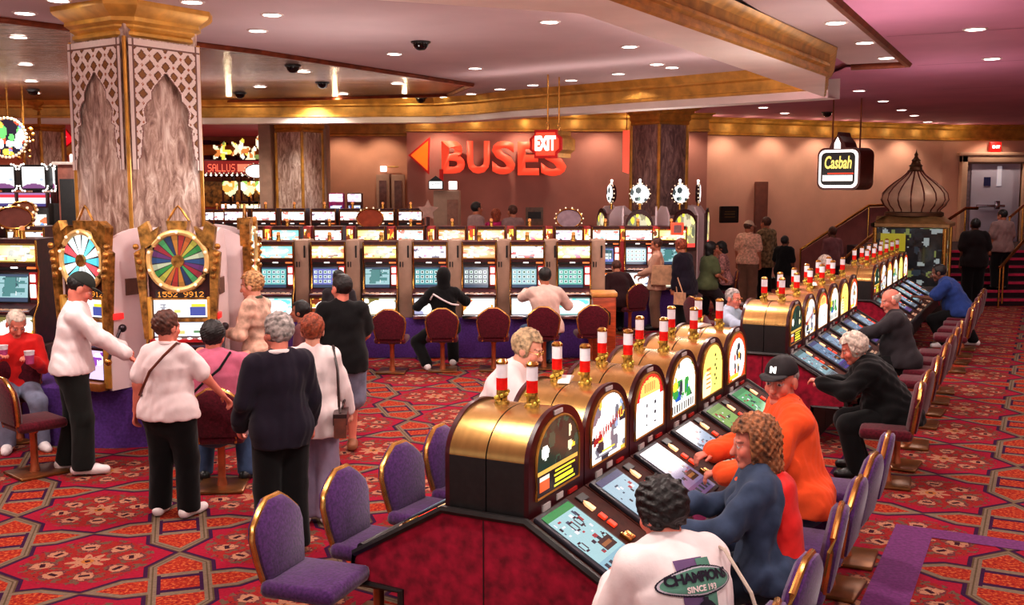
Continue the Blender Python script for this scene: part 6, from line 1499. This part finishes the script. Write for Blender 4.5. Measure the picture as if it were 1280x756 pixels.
# 10 man in pale shirt
p = (at_y(682, 400, 14.45)[0], 14.5); person('dark haired man in a pale pink shirt seated before the white topped slot', p, (-.25, 1), 1.74, sit=True, lean=.06, hands={1: (.24, .3, .95), -1: (-.16, .5, 1.05)}, feet={1: (.15, .3), -1: (-.2, .3)}, top=dict(mat=C_('pale_pink_shirt', (222, 190, 178)), name='shirt', ease=.03, wrinkle=.004), bottom=dict(mat=denim), shoes=SHB, hair=('short', 'black'), near=False, skin='tan', build=1.18)
# 11 elderly woman at the far side of the nearest bank
s, t = 6.2, -3.33; p = st(s, t); f = (BY * .93 + .1, -BX * .93 + .12)
person('elderly woman in white with glasses leaning over the far side of the nearest bank', p, f, 1.6, lean=.42, head=(-.05, .35, 0), hands={1: (.14, .5, 1.0), -1: (-.2, .45, 1.0)}, top=dict(mat=whiteT, name='blouse', long=False, ease=.03, wrinkle=.004, collar=whiteT), bottom=dict(mat=greyT), shoes=SHW, hair=('full', 'sandy'), skin='fair', build=1.18, fem=True, glasses=True)
# 12 dark slumped figure
p = (at_y(776, 400, 17.9)[0], 17.9); person('dark clothed figure slumped on a stool at the second row', p, (-.2, 1), 1.6, sit=True, lean=.5, seat=.5, head=(0, .5, 0), top=dict(mat=C_('dark_maroon_coat', (44, 14, 18)), name='coat', ease=.03), bottom=dict(mat=blackC), shoes=SHB, hair=('short', 'brown'), near=False, skin='tan', build=1.15)
# 13 woman with tan jacket and big bag
p = at_z(820, 412, 0); f = (-.95, .2); r13, j13 = person('woman in a tan jacket standing with a large canvas bag on her shoulder', p, f, 1.62, head=(.1, .25, 0), hands={-1: (-.1, .3, 1.0), 1: (.15, .26, .95)}, top=dict(mat=tanJ, name='jacket', ease=.03, hem=.14), bottom=dict(mat=khaki, ease=.02), shoes=SHB, hair=('short', 'brown'), near=False, skin='tan', fem=True)
strap_bag(r13, j13, 'large tan canvas bag of the woman in the tan jacket', tanL, -1, .12, .42, .34, pts=[S(j13, -.2, -.1, -.1), S(j13, -.15, -.05, .16), S(j13, -.14, .04, .16), S(j13, -.2, .1, -.1)], off=(.02, -.14, .0))
# 14 person in dark navy jacket
p = (at_y(858, 350, 17.6)[0], 17.7); f = (-.6, .6); r14, j14 = person('person in a dark blue jacket standing beside the woman with the canvas bag', p, f, 1.64, lean=.15, head=(0, .4, 0), top=dict(mat=navyC, name='jacket', ease=.04, hem=.15), bottom=dict(mat=blackC), shoes=SHB, hair=('full', 'auburn'), near=False, skin='tan', build=1.1, fem=True)
strap_bag(r14, j14, 'small round tan purse hanging below the dark blue jacket', tanL, -1, -.22, .2, .2, pts=[S(j14, -.22, 0, -.2), S(j14, -.2, .06, -.22)], off=(-.02, -.1, 0))
# 15, 16 seated women at the right wall
p = (at_y(884, 350, 19.0)[0], 19.0); person('woman in an olive green top on a maroon stool near the peach wall', p, (.85, .4), 1.66, sit=True, seat=.68, lean=.1, top=dict(mat=greenT, name='top', long=False, ease=.025), bottom=dict(mat=charc), shoes=SHB, hair=('bob', 'black'), near=False, skin='tan', fem=True, build=1.1)
p = (at_y(906, 350, 20.6)[0], 20.6); person('woman in a patterned blouse seated beyond the woman in green', p, (-.9, .2), 1.62, sit=True, seat=.62, lean=.12, head=(0, .3, 0), top=dict(mat=patt, name='blouse', long=False, ease=.025), bottom=dict(mat=blackC), shoes=SHB, hair=('bob', 'black'), near=False, skin='tan', fem=True)
x, y = p; stool('maroon', x, y, math.atan2(.9, .2), 'maroon stool under the woman in the patterned blouse', 'maroon stools behind the banks')
# 17-19 standing by the wall
p = (at_y(935, 320, 22.3)[0], 22.3); person('man in a white cap and pale striped shirt standing by the peach wall', p, (.5, .85), 1.80, head=(-.5, .2, 0), top=dict(mat=C_('pale_check_shirt', (222, 176, 152), var=.18, scale=24), name='shirt', long=False, ease=.035, hem=.04), bottom=dict(mat=khaki, ease=.022), shoes=SHW, hair=('cap', 'brown', mat('white_cap', (220, 196, 172), .8)), near=False, skin='tan', build=1.12)
p = (at_y(957, 320, 23.2)[0], 23.2); person('person in a mottled camouflage top behind the man in the white cap', p, (-.4, .6), 1.86, head=(0, .1, 0), top=dict(mat=camo, name='top', ease=.04, hem=.2), bottom=dict(mat=blackC), shoes=SHB, hair=('short', 'brown'), near=False, skin='tan')
p = (at_y(980, 330, 21.6)[0], 21.6); person('dark clothed short haired person standing alone against the peach wall', p, (.6, .6), 1.52, top=dict(mat=blackC, name='shirt', long=False, ease=.04, hem=.08), bottom=dict(mat=charc, ease=.03), shoes=SHB, hair=('short', 'black'), near=False, skin='brown')
# 20 by the sloping rail
p = (at_y(1040, 320, 22.9)[0], 22.9); person('person in a muted plum shirt in front of the sloping rail', p, (-.3, .9), 1.66, top=dict(mat=plumS, name='shirt', ease=.03), bottom=dict(mat=charc), shoes=SHB, hair=('short', 'brown'), near=False, skin='brown')
# 21 bald player behind the farthest bank, 22 grey man behind the middle bank
p = st(18.2, -3.42); person('white haired player seen from behind the candles of the middle bank', p, (BY, -BX), 1.66, sit=True, lean=.12, head=(0, .3, 0), top=dict(mat=plumS, name='shirt'), bottom=dict(mat=charc), shoes=SHB, hair=('full', 'white'), near=False, skin='pink')
p = st(12.9, -3.6); person('grey haired man in a pale blue shirt at the far side of the middle bank', p, (BY * .9 + .1, -BX * .9 - .3), 1.6, sit=True, seat=.44, lean=.2, head=(-.2, .12, 0), hands={1: (.16, .5, .9), -1: (-.2, .45, .88)}, feet={1: (.12, .2), -1: (-.12, .2)}, top=dict(mat=paleb, name='shirt', ease=.03, collar=paleb), bottom=dict(mat=charc), shoes=SHB, hair=('short', 'grey'), skin='pink', glasses=True, build=1.1, vox=.014)
# 23 two people on the stairs
p = (at_y(1216, 330, 22.05)[0], 22.0); person('man in dark clothing standing at the foot of the exit stairs', p, (.1, 1), 1.86, top=dict(mat=C_('dark_shirt', (30, 20, 22)), name='shirt', long=False, ease=.05, hem=.1), bottom=dict(mat=blackC, ease=.03), shoes=SHB, hair=('short', 'black'), near=False, skin='brown', build=1.2)
p = (at_y(1250, 330, 22.8)[0], 22.78, .31); person('man in a pale grey shirt climbing the exit stairs', p, (-.2, 1), 1.72, head=(.3, .3, 0), top=dict(mat=greyS, name='shirt', long=False, ease=.05, hem=.08), bottom=dict(mat=blackC, ease=.03), shoes=SHB, hair=('short', 'black'), near=False, skin='tan', build=1.15)
# 24 man in the orange jacket
s, t = 6.5, -1.33; p = st(s, t); f = (-.93, .1)
r24, j24 = person('man in a bright orange jacket and black cap seated at the nearest bank', p, f, 1.84, sit=True, seat=.51, lean=.12, head=(.98, .12, 0), hands={1: (.12, .5, .84), -1: (-.2, .46, .8)}, feet={1: (.13, .25), -1: (-.14, .25)}, top=dict(mat=orangeJ, name='jacket', ease=.05, wrinkle=.007, hem=.16, collar=blackC), bottom=dict(mat=denim), shoes=SHW, hair=('cap', 'grey', mat('black_cap', (24, 14, 18), .7)), skin='pink', build=1.12, palm=None)
Rr = j24['R']; hc = j24['hc']; lg = text_mesh('N', .05, .002, LW, bold=.004); R4 = Matrix([[*Rr[0], 0], [*Rr[1], 0], [*Rr[2], 0], [0, 0, 0, 1]])
lg.transform(R4 @ Matrix.Rotation(math.radians(20), 4, 'X') @ Matrix.Rotation(PI, 4, 'Z')); q = hc + Rr @ (V3(0, .098, .088) * j24['k']); [o for o in [link('cap_badge', lg, r24, tuple(q))]]
mb = MB(); 
# tail of the jacket hanging over the stool
link('jacket_tail', mesh_from('jacket_tail', [surface(*field([('c', j24['pel'] + V3(0, -.06, .02), j24['pel'] + V3(0.02, -.10, -.2), .15, .15, V3(0, 1, 0), 2.2)], .011, .03, .004, 8))], orangeJ), r24)
# 25 woman with curly hair in denim and red jacket
s, t = 5.2, -1.2; p = st(s, t); f = (-.97, .22); redS = redJ
r25, j25 = person('curly haired woman in a dark denim and red jacket seated beside the orange jacket', p, f, 1.62, sit=True, seat=.51, lean=.1, head=(.25, .15, 0), hands={-1: (-.16, .42, .80), 1: (.12, .42, .86)}, feet={1: (.12, .25), -1: (-.14, .25)}, top=dict(mat=C_('slate_blue_jacket', (58, 70, 94), var=.12), name='jacket', ease=.038, wrinkle=.006), bottom=dict(mat=C_('dark_navy_jeans', (24, 30, 44), var=.12)), shoes=SHB, hair=('big', 'curly'), skin='pink', fem=True, build=1.08)
bk = -j25['fw']; link('red_back_panel', mesh_from('red_back_panel', [surface(*field([('c', j25['pel'] + bk * .10 - V3(0, 0, .06), j25['chest'] + bk * .085 + V3(0, 0, .02), .165, .14, j25['fw'], 1.45)], .011, .03, .004, 5))], redJ), j25['top'])
MB().tube([tuple(S(j25, .09, .03, .15)), tuple(S(j25, .12, .10, .08)), tuple(S(j25, .09, .15, -.06))], [.02, .034, .02], 8).obj('orange_scarf', orangeJ, r25)
cup('magenta and white coin cup standing on the console beside the curly haired woman', (*st(5.75, -1.72), .575))
# 26 person in the white CHAMPIONS jacket
s, t = 3.86, -1.18; p = st(s, t); f = (-.42, .9)
r26, j26 = person('dark haired person in a white CHAMPIONS jacket seated at the near end of the bank', p, f, 1.64, sit=True, seat=.5, lean=.36, head=(.2, .4, 0), hands={-1: (-.10, .42, .84), 1: (.12, .42, .80)}, feet={1: (.15, .25), -1: (-.15, .3)}, top=dict(mat=whiteJ, name='jacket', ease=.055, wrinkle=.0032, collar=whiteJ), bottom=dict(mat=ldenim), shoes=SHW, hair=('curly', 'black'), skin='pink', build=1.2)
# emblem, pressed onto the back of the jacket
bk = -j26['fw']; Mx = Matrix([[j26['rx'][0], -bk[0], j26['up'][0], 0], [j26['rx'][1], -bk[1], j26['up'][1], 0], [j26['rx'][2], -bk[2], j26['up'][2], 0], [0, 0, 0, 1]])
base = j26['chest'] + bk * .5 - j26['up'] * .0 + j26['rx'] * .0
from mathutils.bvhtree import BVHTree
Mx = Mx.to_3x3(); tmp_ = bmesh.new(); tmp_.from_mesh(j26['top'].data); BVH26 = BVHTree.FromBMesh(tmp_)
def patch(nm, me, off, lift):
    bm = bmesh.new(); bm.from_mesh(me)
    if len(bm.faces) < 1500: bmesh.ops.triangulate(bm, faces=list(bm.faces)); bmesh.ops.subdivide_edges(bm, edges=[e_ for e_ in bm.edges if e_.calc_length() > .012], cuts=1)
    o3 = Vector(base + j26['rx'] * off[0] + j26['up'] * off[1]); d3 = Vector(-bk)
    for v in bm.verts:
        q = Vector((Mx @ v.co)) + o3; hit = BVH26.ray_cast(q, d3)
        v.co = (hit[0] if hit[0] else q + d3 * .35) - d3 * lift
    m2 = bpy.data.meshes.new(nm); bm.to_mesh(m2); bm.free()
    for m_ in me.materials: m2.materials.append(m_)
    return link(nm, m2, j26['top'])
GREEN = C_('emblem_green', (92, 138, 122)); MAUV = C_('emblem_mauve', (110, 84, 124)); INK = C_('emblem_ink', (40, 32, 48)); GRYL = C_('emblem_grey', (190, 184, 196))
def gridp(w, h, nx, ny, m, keep=None):
    return art_mesh('patch', w, h, nx, ny, np.ones((ny, nx, 3)), m, keep)
patch('emblem_column', gridp(.125, .30, 14, 30, MAUV), (-.02, -.04), .006); patch('emblem_column', gridp(.065, .29, 8, 30, GREEN), (.04, -.04), .008)
Yg, Xg = np.mgrid[0:50, 0:140]; X_, Y_ = (Xg + .5) / 70 - 1, (Yg + .5) / 25 - 1
patch('emblem_lozenge', gridp(.345, .12, 140, 50, INK, np.abs(X_) ** 1.5 + np.abs(Y_) ** 2 * .98 < 1), (0, .02), .011)
patch('emblem_lozenge', gridp(.333, .108, 140, 50, GRYL, np.abs(X_) ** 1.5 + np.abs(Y_) ** 2 * .98 < 1), (0, .02), .013); patch('emblem_lozenge', gridp(.316, .097, 140, 50, GREEN, np.abs(X_) ** 1.5 + np.abs(Y_) ** 2 * .98 < 1), (0, .02), .015)
patch('emblem_lettering', text_mesh('CHAMPIONS', .054, 0, INK, bold=.0022, spacing=.9), (0, .034), .019); patch('emblem_lettering', text_mesh('SINCE 193', .031, 0, whiteT, bold=.0012), (0, -.010), .019)
Yg, Xg = np.mgrid[0:60, 0:46]; X_, Y_ = (Xg + .5) / 23 - 1, (Yg + .5) / 30 - 1; arc = np.hypot(X_, Y_ + .1)
patch('emblem_letter', gridp(.12, .15, 46, 60, INK, ((np.abs(X_) < .2) | ((arc < .95) & (arc > .68) & (Y_ > 0)))), (.01, -.118), .012)
MB().tube([tuple(S(j26, .17, -.03, .16)), tuple(S(j26, .17, -.14, .12)), tuple(S(j26, .2, -.21, -.06)), tuple(S(j26, .25, -.17, -.25)), tuple(S(j26, .29, -.02, -.36))], .008, 6).obj('thin_strap', C_('cream_strap', (206, 190, 176)), r26)
# 27 curly white hair in black at the middle bank
p = st(9.55, -1.12); person('player with curly white hair in a black jacket leaning onto the middle bank', p, (-.95, .2), 1.66, sit=True, seat=.48, lean=.6, head=(.1, .4, 0), hands={-1: (-.1, .62, .82), 1: (.22, .55, .78)}, feet={1: (.15, .25), -1: (-.15, .3)}, top=dict(mat=blackC, name='jacket', ease=.05, wrinkle=.005, hem=.1), bottom=dict(mat=blackC, ease=.025), shoes=SHB, hair=('curly', 'white'), skin='pink', build=1.2)
# 28 old man in dark shirt
p = st(12.5, -1.4); person('balding man in a charcoal shirt seated at the far half of the middle bank', p, (-.9, .3), 1.7, sit=True, seat=.5, lean=.2, head=(.3, .3, 0), hands={-1: (-.1, .6, .8), 1: (.2, .5, .78)}, feet={1: (.15, .25), -1: (-.15, .3)}, top=dict(mat=charc, name='shirt', ease=.04), bottom=dict(mat=blackC), shoes=SHB, hair=('fringe', 'white'), skin='pink', build=1.12, vox=.014)
# 29 blue shirt bent over
p = st(17.8, -1.15); r29, j29 = person('person in a royal blue shirt bent over the farthest bank, white shoes showing', p, (-.75, .35), 1.72, sit=True, seat=.51, lean=.55, head=(0, .3, 0), hands={-1: (-.1, .62, .8), 1: (.2, .5, .75)}, feet={1: (.42, -.2), -1: (-.1, .2)}, top=dict(mat=blueS, name='shirt', long=False, ease=.045), bottom=dict(mat=blackC, ease=.02), shoes=SHW, hair=('short', 'black'), near=False, skin='brown', build=1.15)
# heads behind the second row, on the raised platform
for (u, v, lab, tm, hr, ff) in [(595, 254, 'dark haired person in grey behind the second slot row, nearest the lit kiosk', greyS, ('short', 'black'), (.6, .4)), (620, 263, 'person in a magenta top behind the second slot row', magT, ('bob', 'auburn'), (-.3, .9)), (641, 258, 'person in a pale shirt behind the second slot row, nearest the wall plaque', greyS, ('short', 'brown'), (-.5, .8))]:
    d = 21.7; x, z = at_y(u, v, d); person(lab, (x, d, PZ), ff, z - PZ, top=dict(mat=tm, name='top', ease=.03), bottom=dict(mat=charc), shoes=SHB, hair=hr, near=False, skin='tan', vox=.02)
x, z = at_y(664, 293, 17.4); person('dark haired person seated between the two slot rows above the pale pink shirt', (x, 17.6), (0, 1), 1.66, sit=True, seat=.66, top=dict(mat=charc, name='shirt'), bottom=dict(mat=blackC), shoes=SHB, hair=('short', 'black'), near=False, skin='tan', vox=.02)
# =================================================================== LIGHT AND CAMERA
def lamp(kind, name, loc, energy, col=(1, .86, .78), size=.15, spot=None, rot=(0, 0, 0)):
    l = bpy.data.lights.new(name, kind); l.energy = energy; l.color = col; l.shadow_soft_size = size
    if spot: l.spot_size = spot; l.spot_blend = .6
    o = bpy.data.objects.new(name, l); COL.objects.link(o); o.location = loc; o.rotation_euler = rot; return o
WARM = (1.0, .89, .81)
k = 0
for gx in (-7.5, -4.2, -1.0, 2.2, 5.4, 8.6, 11.8):
    for gy in (1.0, 4.5, 8.0, 11.5, 15.0, 18.5, 22.0):
        s, t = to_st(gx, gy)
        zc = ZP if t > -1.8 else ZT
        if -3.4 < t < -1.8: zc = ZW
        dim = 1.0 if gx < 4 else .5
        if gy > 17 and gx > 8: dim = .3
        lamp('SPOT', 'ceiling_spot', (gx, gy, zc - .06), 250 * dim, WARM, .12, math.radians(150))
for x in (-12, -15.5, -9):
    for y in (20, 28, 32): lamp('SPOT', 'hall_spot', (x, y, 4.2), 420, (1, .82, .68), .15, math.radians(150))
# wall washers tucked under the cornices
for i, (x, y) in enumerate([(-1.6, 23.45), (.2, 23.45), (2.0, 23.45), (3.8, 23.45), (-4.2, 25.4), (-3.2, 25.4)] + [(xb1 + (wc2[0] - xb1) * q, 24.6 + 3.2 * q) for q in (.12, .3, .48, .66, .84)] + [(wc2[0] + 1.2 + 2 * q, 27.8) for q in range(3)]):
    lamp('SPOT', 'wall_washer', (x, y, ZP - .08), 75, (1, .8, .62), .05, math.radians(120))
for i in range(9):
    q = i / 8; lamp('POINT', 'cornice_glow', (xb1 + .35 + (wc2[0] - xb1) * q, 24.75 + 3.25 * q, ZP - .2), 3, (1, .8, .5), .03)
for i in range(6): lamp('POINT', 'cornice_glow', (-2 + 1.15 * i, YB - .4, ZP - .2), 3, (1, .8, .5), .03)
for u in (300, 430, 515, 640, 735, 830, 905):
    x, y = at_z(u, 150 - max(0, (u - 600)) * .06, 3.95); lamp('POINT', 'soffit_uplight', (x - .1, y - .45, ZT - .12), 7, (1, .8, .5), .05)
def ceiling_fill(a, b, z, e, tilt=0.0, wdt=.3):  # added strip light facing up, only there to brighten the ceilings
    L = math.hypot(b[0] - a[0], b[1] - a[1]); rz = math.atan2(b[1] - a[1], b[0] - a[0])
    l = bpy.data.lights.new('added_uplight', 'AREA'); l.shape = 'RECTANGLE'; l.size = L; l.size_y = wdt; l.energy = e; l.color = (1, .84, .8)
    o = bpy.data.objects.new('added_uplight', l); COL.objects.link(o); o.location = ((a[0] + b[0]) / 2, (a[1] + b[1]) / 2, z)
    o.rotation_euler = (Matrix.Rotation(rz, 4, 'Z') @ Matrix.Rotation(PI + tilt, 4, 'X')).to_euler()
ceiling_fill((-12, 19.2), (-1.5, 19.0), 3.95, 60, 0)
ceiling_fill((-.8, 17.8), (3.4, 14.4), 3.9, 12, 0)
ceiling_fill(st(8.3, -3.75), st(16, -3.5), 3.95, 90, 0)
ceiling_fill((-9.5, 5.5), (0, 8.6), 3.95, 150, 0)
ceiling_fill((-13, 8), (-13, 20), 3.6, 160, 0)
ceiling_fill(st(2.0, -1.0), st(11, -1.0), 3.3, 36, 0)
ceiling_fill((13.5, 4), (14.5, 16), 3.4, 150, 0)
for x, y, e in ((-.5, 5.5, 70), (-4.5, 7.5, 60), (-2, 12.5, 80), (3.2, 10.5, 70), (-8, 13, 70), (6.0, 14.5, 45), (2.5, 18.5, 50), (10, 9, 40)): lamp('POINT', 'added_fill', (x, y, 2.75), e, (1, .9, .84), .35)  # added soft fill points in mid-air, no pendants hang here
w = bpy.data.worlds.new('room_glow'); SC.world = w; w.use_nodes = True
bg = w.node_tree.nodes['Background']; bg.inputs[0].default_value = (1.0, .88, .86, 1); bg.inputs[1].default_value = .7
cam = bpy.data.cameras.new('camera'); co = bpy.data.objects.new('camera', cam); COL.objects.link(co)
cam.sensor_width = 36; cam.lens = F / 1280 * 36; cam.clip_end = 200; cam.clip_start = .05
co.location = (0, 0, CH); co.rotation_euler = (PI / 2 - TILT, 0, 0); SC.camera = co
SC.view_settings.view_transform = 'Standard'; SC.view_settings.look = 'None'; SC.view_settings.exposure = -0.02; SC.view_settings.gamma = 0.9
SC.cycles.use_denoising = True; SC.cycles.max_bounces = 6; SC.cycles.sample_clamp_indirect = 6
# shared categories for the copies
CAT = {'slant_slot_machine': 'slot machine', 'upright_slot_machine': 'slot machine', 'slot_stool': 'stool', 'divider_panel': 'panel'}
for o in list(COL.objects):
    if o.parent is None and o.type in {'EMPTY', 'MESH'} and 'kind' not in o:
        b_ = o.name.split('.')[0]
        if b_ in CAT: o['category'] = CAT[b_]
